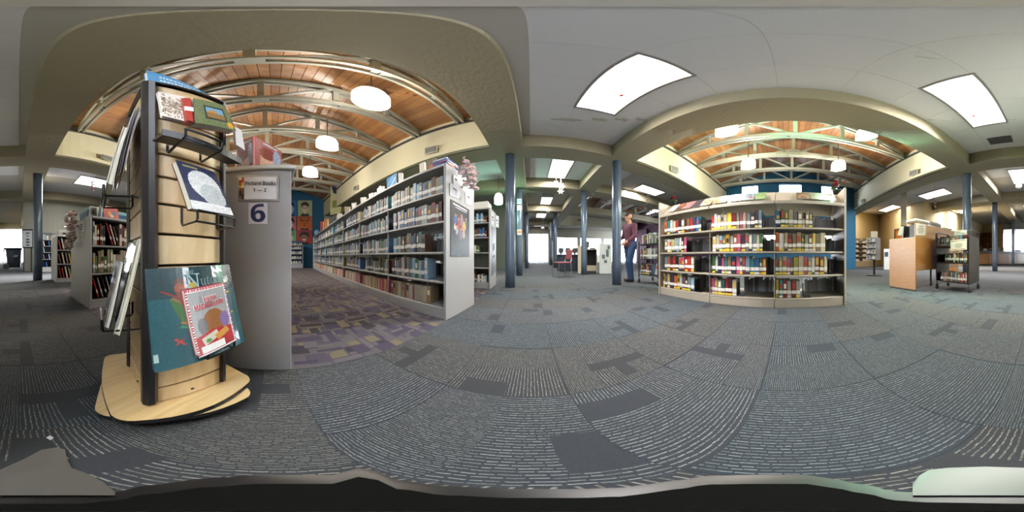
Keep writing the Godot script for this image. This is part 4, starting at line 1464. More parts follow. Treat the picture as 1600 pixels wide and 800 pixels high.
	flat_book("book", "glossy dark blue book with painted white glare in middle of display stand face", "book", F1.call([274, 250, 335, 269, 365, 337, 301, 326], 0.036, 0.085), n1, 0.025, picture("glossy", 96, 128, func(im: Image):
		im.fill(hx("3a3f58"))
		disc(im, 50, 58, 38, 42, hx("d5d6d8"))  # pale discs are glare painted into the dark cover
		disc(im, 60, 84, 30, 30, hx("b9bfc2"))
		im.fill_rect(Rect2i(0, 108, 96, 20), hx("dfe0e2"))
		im.fill_rect(Rect2i(12, 8, 34, 6), hx("a59c6c"))
		mottle(im, 0.12, 9, 2), 0.1, true), mt(hx("5d2f2c"), 0.35))
	var nq = F1.call([228, 421, 358, 413, 383, 533, 242, 583], 0.045, 0.075)
	flat_book("picture_book", "large teal picture book with sled drawing, leaning on lower stand face", "book", nq, n1, 0.012, picture("teal", 192, 224, func(im: Image):
		im.fill(hx("1f5560"))
		im.fill_rect(Rect2i(0, 0, 192, 60), hx("213f48"))
		poly(im, [36, 62, 150, 112, 150, 148, 54, 112], hx("3f6a3d"))
		poly(im, [36, 62, 42, 59, 154, 108, 150, 114], hx("8a6a3a"))
		poly(im, [54, 111, 152, 147, 152, 153, 52, 117], hx("9a7a42"))
		poly(im, [48, 44, 76, 40, 86, 80, 58, 78], hx("7c3a2c"))
		disc(im, 60, 40, 12, 10, hx("8d4a35"))
		poly(im, [46, 32, 76, 30, 72, 22, 54, 22], hx("5c3b2d"))
		disc(im, 84, 38, 10, 8, hx("c0a545"))
		poly(im, [20, 44, 24, 42, 70, 66, 68, 70], hx("8d3530"))
		poly(im, [48, 124, 54, 121, 150, 160, 150, 163], hx("3f9a6a"))
		poly(im, [40, 146, 58, 166, 54, 168, 36, 150], hx("b5484a"))
		poly(im, [38, 162, 54, 150, 56, 153, 40, 166], hx("b5484a"))
		disc(im, 170, 66, 4, 4, hx("b59a4a"))
		disc(im, 172, 120, 3, 3, hx("b59a4a"))
		mottle(im, 0.12, 12, 2), 0.22, true), mt(hx("1d4a54"), 0.3))
	var ink := mt(hx("8fa9ad"), 0.4)
	letters("THE", nq, Rect2(0.38, 0.03, 0.09, 0.035), ink, n1 * 2.5, "Droid Serif")
	letters("N", nq, Rect2(0.36, 0.06, 0.17, 0.13), ink, n1 * 2.5, "Droid Serif")
	letters("utcr", nq, Rect2(0.53, 0.1, 0.24, 0.08), mt(hx("5d8288"), 0.4), n1 * 2.5, "Droid Serif")
	letters("JOHN CECH", nq, Rect2(0.34, 0.9, 0.22, 0.03), mt(hx("b3a878"), 0.4), n1 * 2.5, "Droid Serif")
	m = M.new()
	m.slab([nq[0].lerp(nq[3], 0.79), nq[0].lerp(nq[3], 0.79).lerp(nq[1].lerp(nq[2], 0.79), 0.04), nq[0].lerp(nq[3], 0.88).lerp(nq[1].lerp(nq[2], 0.88), 0.04), nq[0].lerp(nq[3], 0.88)], n1, 0.0, 0.002)
	put(m, "paper_tag", mt(hx("a9c2c0"), 0.5))
	var dq = F1.call([287, 455, 350, 442, 369.5, 531, 311, 560], 0.068, 0.108)
	flat_book("disc_case", "white-edged film disc case with red lettering, in front of teal book", "disc case", dq, n1, 0.016, picture("disccase", 128, 176, func(im: Image):
		im.fill(hx("e8e2e0"))
		for k in 26:
			im.fill_rect(Rect2i(int(k * 5.2), 0, 3, 5), hx("b03040"))
			im.fill_rect(Rect2i(0, int(k * 7), 5, 4), hx("b03040"))
			im.fill_rect(Rect2i(123, int(k * 7), 5, 4), hx("7a3a8a"))
		im.fill_rect(Rect2i(6, 7, 116, 150), hx("97989a"))
		disc(im, 70, 92, 34, 34, hx("8a5a34"))
		disc(im, 32, 96, 14, 22, hx("6f6f72"))
		disc(im, 104, 96, 16, 22, hx("7a6296"))
		poly(im, [6, 122, 60, 112, 122, 120, 122, 157, 6, 157], hx("a82a30"))
		poly(im, [20, 128, 70, 116, 76, 136, 26, 150], hx("c9c4b4"))
		poly(im, [60, 130, 104, 118, 112, 134, 70, 148], hx("c08a3e"))
		disc(im, 40, 138, 8, 6, hx("4f8a4a"))
		im.fill_rect(Rect2i(6, 157, 116, 14), hx("9a2a34"))
		im.fill_rect(Rect2i(14, 150, 74, 20), hx("e4e2de"))
		mottle(im, 0.06, 14, 2), 0.15, true), mt(hx("8d2338"), 0.35))
	letters("MERRY", dq, Rect2(0.36, 0.13, 0.34, 0.075), mt(hx("f0eaea"), 0.4), n1, "Droid Sans", null, true)
	letters("MADAGASCAR", dq, Rect2(0.12, 0.215, 0.74, 0.085), mt(hx("f0eaea"), 0.4), n1, "Droid Sans", null, true)
	letters("MERRY", dq, Rect2(0.37, 0.135, 0.32, 0.065), mt(hx("b02030"), 0.4), n1 * 1.6, "Droid Sans", null, true)
	letters("MADAGASCAR", dq, Rect2(0.13, 0.22, 0.72, 0.075), mt(hx("b02030"), 0.4), n1 * 1.6, "Droid Sans", null, true)
	var lo := func(px: float, py: float, tt: float) -> Vector3:
		return X.affine_inverse() * PL(px, py, X * Vector3(0, 0, -tt), X.basis.z)
	var a: Vector3 = lo.call(325, 345, 0.09)
	var b: Vector3 = lo.call(367, 345, 0.09)
	bracket(X, a.x - 0.03, b.x, a.y, 0.088, 0.024, "black wire holder carrying the glossy dark blue book, middle of stand")
	a = lo.call(326, 562, 0.1)
	b = lo.call(366, 542, 0.1)
	bracket(X, a.x, b.x, a.y + 0.004, 0.1, 0.024, "black wire holder under the film disc case, low on the stand")
	a = lo.call(296, 188, 0.12)
	b = lo.call(362, 214, 0.12)
	bracket(X, a.x, b.x - 0.02, (a.y + b.y) / 2 - 0.055, 0.105, 0.03, "black wire holder under the green book, top row of the stand")
	# blue book lying on the very top
	var tq := [PL(229, 110, X * Vector3(0, 0, 0.03), X.basis.z), PL(322, 146, X * Vector3(0, 0, 0.03), X.basis.z)]
	tq.append(X * Vector3((X.affine_inverse() * tq[1]).x, y1 + 0.02, 0.012))
	tq.append(X * Vector3((X.affine_inverse() * tq[0]).x, y1 + 0.02, 0.012))
	flat_book("book", "blue book with white lettering lines on top of the display stand", "book", tq, n1, 0.03, picture("bluetop", 128, 32, func(im: Image):
		im.fill(hx("4a7fa5"))
		var r := RandomNumberGenerator.new()
		r.seed = 8
		for l in 2:
			var x := 22
			while x < 110:
				var w := r.randi_range(3, 8)
				im.fill_rect(Rect2i(x, 9 + l * 9, w, 4), hx("c5d3dc"))
				x += w + 2
		im.fill_rect(Rect2i(70, 24, 22, 5), hx("b0405a")), 0.3), mt(hx("4577a0"), 0.4))
	# books on the side turned to the left
	var Y := Transform3D(Basis(X.basis.z, Vector3.UP, X.basis.x), f)
	var side := func(n_: String, label: String, px: Array, z0: float, z1: float, cov: Material, edge: Material) -> void:
		var q := []
		for k in 4:
			q.append(PL(px[2 * k], px[2 * k + 1], X * Vector3(0, 0, z0), X.basis.z))
		thing(n_, label, "book", q[3], "books on the left face of the display stand")
		var dz: Vector3 = X.basis.z * (z1 - z0)
		for part in [["page_block", 0.2, 0.8, 0.003, mt(hx("e6e1d3"), 0.7)], ["front_cover", 0.0, 0.2, 0.0, cov], ["back_cover", 0.8, 1.0, 0.0, edge]]:
			var mm := M.new()
			mm.fine = 0.04
			var tl: Vector3 = q[0].lerp(q[1], part[1])
			var tr: Vector3 = q[0].lerp(q[1], part[2])
			var bl: Vector3 = q[3].lerp(q[2], part[1])
			var br: Vector3 = q[3].lerp(q[2], part[2])
			var i: Vector3 = X.basis.z * part[3]
			mm.hexa([bl + i, br + i, tl + i, tr + i, bl + dz - i, br + dz - i, tl + dz - i, tr + dz - i], 0.0006)
			put(mm, part[0], part[4])
	side.call("book", "thick white book at front of the upper left group on the stand", [193, 197, 201, 199, 177, 289, 166, 285], 0.02, 0.2, mt(hx("d8d6ce"), 0.3), mt(hx("d8d6ce"), 0.3))
	side.call("book", "white book behind the thick white one, upper left of stand", [210, 171, 213, 170, 186, 270, 183, 272], 0.03, 0.19, mt(hx("e2dce2"), 0.3), mt(hx("3b2d44"), 0.3))
	side.call("book", "thin white book second from the slats, upper left of stand", [215, 167, 218, 166, 190, 267, 187, 269], 0.03, 0.19, mt(hx("e2dce2"), 0.3), mt(hx("4b3a52"), 0.3))
	side.call("book", "thin pale book nearest the slats, upper left of stand", [220, 165, 223, 166, 196, 263, 192.5, 266], 0.03, 0.19, mt(hx("dcd6e4"), 0.3), mt(hx("d8d2de"), 0.3))
	side.call("picture_book", "tall pale green picture book, lower left of the display stand", [215, 373, 224, 374, 187, 525, 177, 522], 0.03, 0.15, picture("palegreen", 48, 96, func(im: Image):
		im.fill(hx("c3c8b4"))
		disc(im, 20, 60, 14, 26, hx("a7b287")); disc(im, 34, 74, 10, 16, hx("b5a878")); disc(im, 24, 84, 4, 5, hx("b5625a")); im.fill_rect(Rect2i(0, 0, 48, 26), hx("bcc2c2"))
		mottle(im, 0.12, 21, 2), 0.12, true), mt(hx("d9d6b8"), 0.4))
	side.call("picture_book", "shorter pale book with black edge before the green one", [186, 408, 195, 411, 172, 515, 163, 511], 0.03, 0.12, picture("palebook", 48, 64, func(im: Image):
		im.fill(hx("a9adb2"))
		disc(im, 20, 40, 14, 14, hx("94848f")); disc(im, 34, 24, 12, 10, hx("b9c0ba")); mottle(im, 0.15, 22, 2), 0.12, true), mt(hx("1d1c20"), 0.4))
	var side_lo := func(px: float, py: float) -> Vector3:
		return X.affine_inverse() * PL(px, py, X * Vector3(0, 0, 0.01), X.basis.z)
	a = side_lo.call(165, 294)
	bracket(Y, 0.032, 0.15, a.y - 0.01, -a.x + 0.004, 0.03, "black wire holder under the upper white books, left face of stand")
	a = side_lo.call(162, 516)
	bracket(Y, 0.032, 0.15, a.y - 0.01, -a.x + 0.004, 0.03, "black wire holder under the lower picture books, left face of stand")

func picture_bookcase() -> void:
	M.REF = -1.5
	var X := Transform3D(Basis(Vector3(-1, 0, 0), Vector3.UP, Vector3(0, 0, -1)), Vector3(-0.8, 0, 0.07))
	var mat := mt(hx("98979a"), 0.55, 0.05, "speck")
	var t := shelf_unit("bookcase", "low grey picture book bookcase seen end on beside display stand, numbered six", "bookcase", X, [0.0, 0.95, 1.9, 2.85], 0.42, [0.12, 0.45, 0.78], 1.1, mat, mat, {"back": true})
	var m := M.new()
	m.xf = X
	m.box(-0.045, 2.9, 1.1, 1.128, -0.03, 0.44, 0.005)
	put(m, "top_cap", mt(hx("c2c1bd"), 0.5), t)
	m = M.new()
	for b in 3:
		for y in [0.12, 0.45, 0.78]:
			book_mass(m, X, 0.95 * b + 0.03, 0.95 * b + 0.9, y, 0.2, 0.27, 0.15, "kids", 0.012, 0.03)
	var pb := stuff(m, "shelved_books", mass_material(), null, "picture books in the grey bookcase numbered six")
	pb.set_meta("category", "books")
	var ep := Vector3(-0.77, 0, 0)
	var en := Vector3(1, 0, 0)
	var q := pq(ep, en, [372, 275, 436, 275, 436, 315, 372, 315])
	thing("sign_holder", "clear plastic sign reading Picture Books T to Z on grey bookcase end", "sign", q[3])
	m = M.new()
	m.slab(q, en, 0.002, 0.006, 0.0015)
	put(m, "holder", mt(hx("c3c6cc"), 0.12, 0.6))
	var q2 := pq(ep, en, [382, 278, 432, 278, 432, 312, 382, 312])
	m = M.new()
	m.slab(q2, en, 0.0062, 0.0075)
	put(m, "paper", mt(hx("d9d9e2"), 0.6))
	var q3 := pq(ep, en, [374, 278, 381.5, 278, 381.5, 312, 374, 312])
	m = M.new()
	for e in 4:
		q3[e] += en * 0.0072
	m.grid(q3[0], q3[1], q3[2], q3[3])
	put(m, "pattern_strip", picture("strip", 24, 96, func(im: Image):
		var r := RandomNumberGenerator.new()
		r.seed = 4
		for y in 8:
			for x in 2:
				im.fill_rect(Rect2i(x * 12, y * 12, 12, 12), [hx("b03a2e"), hx("d8b23a"), hx("e2ddd2"), hx("2c2c34"), hx("8d5a34")][r.randi() % 5]), 0.5))
	for e in 4:
		q2[e] += en * 0.006
	letters("Picture", q2, Rect2(0.03, 0.2, 0.5, 0.2), mt(hx("22222a"), 0.6), en * 2.5, "Droid Sans", null, true)
	letters("Books", q2, Rect2(0.58, 0.2, 0.4, 0.2), mt(hx("22222a"), 0.6), en * 2.5, "Droid Sans", null, true)
	letters("T — Z", q2, Rect2(0.28, 0.55, 0.42, 0.15), mt(hx("22222a"), 0.6), en * 2.5, "Droid Sans", null, true)
	q = pq(ep, en, [388.5, 317.5, 418, 317.5, 418, 350, 388.5, 350])
	thing("number_card", "white card with a big navy number 6 on grey bookcase end", "sign", q[3])
	m = M.new()
	m.slab(q, en, 0.0015, 0.003)
	put(m, "card", mt(hx("cfced6"), 0.5))
	letters("6", q, Rect2(0.12, 0.05, 0.76, 0.88), mt(hx("28305e"), 0.5), en * 2, "Droid Sans", null, true)
	# the red plastic-jacketed picture book standing open on its top
	var fold := [D(397, 213, 0.86), D(397, 258, 0.86)]
	var lq := [D(370, 224, 0.98), fold[0], fold[1], D(370, 258, 0.98)]
	var rq := [fold[0], D(440, 237, 0.93), D(440, 257, 0.93), fold[1]]
	thing("picture_book", "red plastic-jacketed picture book standing open on the grey bookcase", "book", lq[2])
	for e in [lq, rq]:
		e[2].y = 1.131
		e[3].y = 1.131
	var art := picture("redbook", 96, 72, func(im: Image):
		im.fill(hx("9a5a56"))
		disc(im, 46, 46, 26, 26, hx("c69a84")); disc(im, 46, 26, 28, 14, hx("7d3f35")); disc(im, 78, 30, 14, 22, hx("8d93a8")); im.fill_rect(Rect2i(0, 58, 96, 14), hx("8d2f2c")); im.fill_rect(Rect2i(30, 4, 50, 4), hx("a9b4bc"))
		mottle(im, 0.14, 31, 2), 0.1, true)
	for e in [[lq, "back_cover"], [rq, "front_cover"]]:
		m = M.new()
		m.grid(e[0][0], e[0][1], e[0][2], e[0][3])
		put(m, e[1], art)
		m = M.new()
		m.slab(e[0], Vector3(-0.95, 0, -0.1), 0.001, 0.009, 0.001, 0.003)
		put(m, "page_block", mt(hx("ddd6c6"), 0.8))
	m = M.new()
	m.tube([fold[0], fold[0].lerp(Vector3(fold[1].x, 1.131, fold[1].z), 0.5), Vector3(fold[1].x, 1.134, fold[1].z)], 0.006)
	put(m, "spine", mt(hx("a33a30"), 0.3))

# ---------------------------------------------------------------- left part of the hall
# a frame that faces the middle of the hall: x to the right, z away
func FR(px: float, d: float) -> Transform3D:
	var a := az(px)
	return Transform3D(Basis(Vector3(cos(a), 0, -sin(a)), Vector3.UP, Vector3(sin(a), 0, cos(a))), Vector3(d * sin(a), 0, d * cos(a)))

func wide(px: float, d: float) -> float:
	return d * px * PI / 800.0

func bx(X: Transform3D, n: String, mat: Material, b: Array, c := 0.003, parent: Node = null, label := "") -> MeshInstance3D:
	var m := M.new()
	m.xf = X
	m.box(b[0], b[1], b[2], b[3], b[4], b[5], c)
	return put(m, n, mat, parent, label)

func lines(q: Array, nrm: Vector3, rows: Array, mat: Material, parent: Node = null) -> void:
	for r in rows:
		var m := M.new()
		var s := []
		for e in [[r[0], r[1]], [r[2], r[1]], [r[2], r[3]], [r[0], r[3]]]:
			s.append((q[0] as Vector3).lerp(q[1], e[0]).lerp((q[3] as Vector3).lerp(q[2], e[0]), e[1]))
		m.slab(s, nrm, 0.001, 0.003)
		put(m, "printed_line", mat, parent)

func left_side() -> void:
	M.REF = -1.5
	var grey := mt(hx("a3a4a8"), 0.45, 0.12)
	var X := Transform3D(Basis(Vector3(-1, 0, 0), Vector3.UP, Vector3(0, 0, -1)), Vector3(-0.84, 0, -1.74))
	shelf_unit("bookcase", "low grey bookcase with blue and red boxes on top, left of the display stand", "bookcase", X, [0.0, 0.95, 1.9, 2.85], 0.68, [0.11, 0.44, 0.78], 1.14, grey, grey, {"back": true})
	var rown := ["top shelf", "middle shelf", "bottom shelf"]
	for r in 3:
		var y: float = [0.78, 0.44, 0.11][r]
		var grp := "books in the low bookcase with boxes on top"
		var wh: String = "%s of blue-box bookcase" % rown[r]
		if r == 0:
			book_row(X, 0.03, 0.2, y, 0.24, 0.3, 0.2, "kids", wh, grp, 0.022, 0.04, 1)
			for k in 3:
				book(X, 0.3 + 0.05 * k, 0.02, y + 0.012, 0.29 - 0.02 * k, 0.2, [2, 0, 16][k], "%s book leaning left, %s of three leaners, %s" % [HUES[[2, 0, 16][k]][0], nth(k), wh], grp, 0.33, 1)
			book_row(X, 0.42, 0.93, y, 0.22, 0.3, 0.2, "kids", "right of the leaners, %s" % wh, grp, 0.026, 0.05, 1)
		elif r == 1:
			book_row(X, 0.03, 0.9, y, 0.2, 0.29, 0.2, "kids", wh, grp, 0.026, 0.052, 1)
		else:
			for k in 12:
				var hue: int = [2, 0, 13, 0, 8, 16, 3, 14, 11, 0, 2, 9][k]
				book(X, 0.1 + 0.06 * k, 0.02, y + 0.012, 0.27, 0.2, hue, "%s book leaning left, %s from left, %s" % [HUES[hue][0], nth(k), wh], grp, 0.3, 1)
	origin(X * Vector3(1.5, 0, 0))
	var m := M.new()
	for b in [1, 2]:
		for y in [0.11, 0.44, 0.78]:
			book_mass(m, X, 0.95 * b + 0.03, 0.95 * b + 0.85, y, 0.2, 0.28, 0.2, "kids", 0.014, 0.034)
	var o := stuff(m, "shelved_books", mass_material(), null, "children's books in the farther bays of low bookcase with blue box")
	o.set_meta("category", "books")
	var T := func(px: float, py: float, z: float) -> Vector3:
		return X.affine_inverse() * PL(px, py, X * Vector3(0, 0, z), X.basis.z)
	# on its top
	var a: Vector3 = T.call(133, 336, 0.3)
	var b: Vector3 = T.call(182, 312, 0.3)
	thing("storage_box", "blue cardboard box with pale blue lid on the low left bookcase", "box", X * Vector3(a.x, 1.143, 0.4))
	bx(X, "body", mt(hx("2b6796"), 0.5), [a.x, b.x + 0.12, 1.143, 1.27, 0.22, 0.5], 0.004)
	bx(X, "lid", mt(hx("86b6c8"), 0.5), [a.x - 0.008, b.x + 0.128, 1.265, 1.315, 0.212, 0.508], 0.004)
	a = T.call(163, 340, 0.06)
	b = T.call(186, 322, 0.06)
	var rq := [X * Vector3(a.x, 1.33, 0.1), X * Vector3(b.x, 1.33, 0.1), X * Vector3(b.x, 1.143, 0.05), X * Vector3(a.x, 1.143, 0.05)]
	flat_book("picture_book", "red picture book face out before the blue box, low left bookcase", "book", rq, -X.basis.z, 0.012, picture("redpb", 64, 48, func(im: Image):
		im.fill(hx("b23a2c")); disc(im, 24, 28, 9, 9, hx("c98a3c")); disc(im, 42, 26, 8, 9, hx("3d5a8c")); disc(im, 33, 36, 7, 6, hx("d9c9b0")); im.fill_rect(Rect2i(2, 2, 18, 6), hx("d8d2c8")); mottle(im, 0.12, 41, 2), 0.3), mt(hx("99302a"), 0.4))
	a = T.call(154, 336, 0.1)
	thing("booklet", "white booklet standing edge on between white frame and red book", "booklet", X * Vector3(a.x, 1.143, 0.1))
	m = M.new()
	m.hexa([X * Vector3(a.x, 1.143, 0.04), X * Vector3(a.x + 0.012, 1.143, 0.04), X * Vector3(a.x + 0.03, 1.36, 0.06), X * Vector3(a.x + 0.042, 1.36, 0.06), X * Vector3(a.x + 0.02, 1.143, 0.16), X * Vector3(a.x + 0.032, 1.143, 0.16), X * Vector3(a.x + 0.05, 1.33, 0.18), X * Vector3(a.x + 0.062, 1.33, 0.18)])
	put(m, "cover", mt(hx("d9dcd6"), 0.4))
	a = T.call(126, 338, 0.2)
	var fq := [X * Vector3(0.1 - 0.07, 1.3, 0.12), X * Vector3(0.1 + 0.1, 1.33, 0.2), X * Vector3(0.1 + 0.06, 1.143, 0.16), X * Vector3(0.1 - 0.11, 1.143, 0.08)]
	flat_book("photo_frame", "white framed card leaning at the end of the low left bookcase", "frame", fq, (-X.basis.z - X.basis.x * 0.4).normalized(), 0.012, picture("whiteframe", 48, 48, func(im: Image): im.fill(hx("d5d6d2")); im.fill_rect(Rect2i(6, 6, 36, 36), hx("c2c5c2")); im.fill_rect(Rect2i(18, 18, 10, 14), hx("77797c")), 0.4), mt(hx("dcdcd8"), 0.4))
	# labels and sweets on its end panel
	var ep := X.origin - X.basis.x * 0.0315
	var en := -X.basis.x
	for s in [[[124, 346, 132, 345, 132, 363, 124, 362], "white label card on the end of the low left bookcase"], [[126, 364, 130, 364, 130, 377, 126, 376], "small white tag below the label card, low left bookcase end"]]:
		var q := pq(ep, en, s[0])
		thing("label_card", s[1], "sign", q[3])
		m = M.new()
		m.slab(q, en, 0.001, 0.004)
		put(m, "card", mt(hx("d5d8de"), 0.4))
		lines(q, en * 1.8, [[0.2, 0.3, 0.8, 0.36], [0.25, 0.5, 0.75, 0.56], [0.3, 0.7, 0.6, 0.8]], mt(hx("4a4a55"), 0.6))
	candy(PL(124, 336, ep, en) + en * 0.09, PL(121, 388, ep, en) + en * 0.09, "long bunch of pink and white candy twists, low left bookcase end", 38, PL(117, 339, ep, en) + en * 0.006)
	# smaller bookcase farther back
	var X2 := Transform3D(Basis(Vector3(-1, 0, 0), Vector3.UP, Vector3(0, 0, -1)), Vector3(-0.93, 0, -3.82))
	shelf_unit("bookcase", "small grey bookcase behind the candy garland, with white box on top", "bookcase", X2, [0.0, 0.95, 1.9], 0.6, [0.11, 0.46, 0.8], 1.15, grey, grey, {"back": true})
	var bm := M.new()
	origin(X2.origin)
	for r in 3:
		for k in 9:
			bm.xf = X2 * Transform3D(Basis(Vector3(0, 0, 1), 0.22), Vector3(0.07 + 0.085 * k + rng.randf_range(0, 0.02), [0.8, 0.46, 0.11][r] + 0.006, 0))
			bm.st.set_color(Color.html(HUES[[2, 0, 15, 13, 16, 1, 14, 5, 3][(k + r * 4) % 9]][1]).srgb_to_linear())
			bm.box(0, 0.03, 0, rng.randf_range(0.22, 0.28), 0.02, 0.2)
	o = stuff(bm, "leaning_books", mass_material(), null, "leaning children's books in small bookcase behind the candy garland")
	o.set_meta("category", "books")
	thing("box", "white box with dark print on the small far bookcase", "box", X2 * Vector3(0.2, 1.153, 0.2))
	bx(X2, "carton", mt(hx("cfd0c8"), 0.5), [0.06, 0.5, 1.153, 1.29, 0.1, 0.4])
	bx(X2, "printed_panel", mt(hx("45463f"), 0.6), [0.16, 0.3, 1.19, 1.24, 0.096, 0.1], 0.0)
	var q2 := pq(X2.origin - X2.basis.x * 0.032, -X2.basis.x, [80, 371, 84, 370, 84, 386, 80, 386])
	thing("label_card", "pale label card on end of the small far bookcase", "sign", q2[3])
	m = M.new()
	m.slab(q2, -X2.basis.x, 0.001, 0.004)
	put(m, "card", mt(hx("c9ccd2"), 0.4))
	# shelves against the grey wall
	var X3 := Transform3D(Basis(Vector3(-1, 0, 0), Vector3.UP, Vector3(0, 0, -1)), Vector3(-0.95, 0, -6.55))
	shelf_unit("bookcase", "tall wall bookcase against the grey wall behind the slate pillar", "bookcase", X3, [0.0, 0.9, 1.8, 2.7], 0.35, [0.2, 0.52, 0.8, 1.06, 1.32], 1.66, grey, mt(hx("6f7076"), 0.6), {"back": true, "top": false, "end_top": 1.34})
	bm = M.new()
	origin(X3.origin)
	for b3 in 3:
		for r in 4:
			for k in 7:
				if rng.randf() < 0.25:
					continue
				bm.xf = X3 * Transform3D(Basis(Vector3(0, 0, 1), 0.18), Vector3(0.9 * b3 + 0.08 + 0.11 * k, [1.06, 0.8, 0.52, 0.2][r] + 0.006, 0))
				bm.st.set_color(Color.html(HUES[[0, 9, 14, 7, 0, 13, 8][(k * 3 + r) % 7]][1]).srgb_to_linear())
				bm.box(0, 0.04, 0, 0.2, 0.02, 0.16)
		for k in 10:
			bm.xf = X3
			bm.st.set_color(Color.html(HUES[[1, 0, 15, 9, 14][(k * 3 + b3) % 5]][1]).srgb_to_linear())
			bm.box(0.9 * b3 + 0.05 + k * 0.08, 0.9 * b3 + 0.11 + k * 0.08, 1.325, 1.325 + rng.randf_range(0.15, 0.22), 0.03, 0.16)
	o = stuff(bm, "leaning_books", mass_material(), null, "magazines and books on wall bookcase behind the slate pillar")
	o.set_meta("category", "books")
	# pillars, framed notice, bin
	pillar(G(59, 438), 0.115, 3.05, "slate blue pillar left of the small bookcases, nearest on that side")
	pillar(G(47.5, 423), 0.1, 3.05, "slate pillar half hidden behind framed notice by glass entrance")
	var np := Vector3(0, 0, -6.6)
	var nq := pq(np, Vector3(0, 0, -1), [34.5, 358, 51.5, 358, 51.5, 388, 34.5, 388])
	thing("framed_notice", "black framed white notice on a stand left of slate pillar", "sign", nq[3])
	m = M.new()
	m.slab(nq, Vector3(0, 0, 1), -0.03, 0.0, 0.004)
	put(m, "frame", mt(hx("25262e"), 0.4))
	m = M.new()
	m.slab(nq, Vector3(0, 0, 1), 0.0, 0.004, 0.0, 0.07)
	put(m, "sheet", mt(hx("c7cdd4"), 0.5))
	lines(nq, Vector3(0, 0, 4), [[0.35, 0.18, 0.68, 0.24], [0.4, 0.34, 0.62, 0.38], [0.36, 0.5, 0.66, 0.58], [0.36, 0.64, 0.7, 0.72], [0.38, 0.8, 0.66, 0.86]], mt(hx("4b4f5b"), 0.6))
	for s in [0.15, 0.85]:
		m = M.new()
		var f: Vector3 = (nq[3] as Vector3).lerp(nq[2], s)
		m.tube([f + Vector3(0, 0.01, -0.015), Vector3(f.x, 0.0, f.z - 0.015)], 0.015)
		put(m, "leg", mt(hx("25262e"), 0.4))
	var B := FR(21, 8.0)
	thing("wheelie_bin", "dark blue two-wheeled bin by the bright glass entrance", "bin", B * Vector3(0, 0, 0.3))
	var navy := mt(hx("1d2c48"), 0.45)
	m = M.new()
	m.xf = B
	m.hexa([Vector3(-0.3, 0.08, 0.05), Vector3(0.36, 0.08, 0.05), Vector3(-0.4, 0.98, 0), Vector3(0.42, 0.98, 0), Vector3(-0.3, 0.08, 0.5), Vector3(0.36, 0.08, 0.5), Vector3(-0.4, 0.98, 0.62), Vector3(0.42, 0.98, 0.62)], 0.03)
	put(m, "body", navy)
	m = M.new()
	m.xf = B
	m.hexa([Vector3(-0.48, 0.97, -0.03), Vector3(0.46, 0.97, -0.03), Vector3(-0.44, 1.06, 0.02), Vector3(0.42, 1.06, 0.02), Vector3(-0.48, 0.97, 0.66), Vector3(0.46, 0.97, 0.66), Vector3(-0.44, 1.09, 0.6), Vector3(0.42, 1.09, 0.6)], 0.02)
	put(m, "lid", navy)
	bx(B, "handle", navy, [-0.52, -0.44, 0.88, 0.96, 0.05, 0.5], 0.02)
	for z in [0.02, 0.5]:
		m = M.new()
		m.xf = B
		var ring := []
		for k in 15:
			ring.append(Vector3(-0.36 + 0.12 * cos(TAU * k / 14), 0.13 + 0.12 * sin(TAU * k / 14), z))
		m.tube(ring, 0.03, 6)
		var wh := put(m, "wheel", mt(hx("8d949c"), 0.5))
		bx(B, "hub", mt(hx("3a4250"), 0.5), [-0.41, -0.31, 0.08, 0.18, z - 0.01, z + 0.01], 0.02, wh)
	bx(B, "emblem", mt(hx("c4ccd8"), 0.5), [-0.02, 0.2, 0.6, 0.66, -0.004, 0.03], 0.0)
	bx(B, "emblem", mt(hx("c4ccd8"), 0.5), [0.04, 0.24, 0.66, 0.7, -0.006, 0.03], 0.0)
	# a scrap of white paper on the carpet
	var sp := G(78, 684)
	thing("paper_scrap", "small white diamond-shaped paper scrap on dark carpet near the stand", "paper", sp)
	m = M.new()
	var s4 := [G(78, 680.5, 0.003), G(84, 684, 0.003), G(79, 688, 0.003), G(72, 684, 0.003)]
	m.slab(s4, Vector3.UP, 0.0, 0.0015)
	put(m, "paper", mt(hx("eceef2"), 0.6))

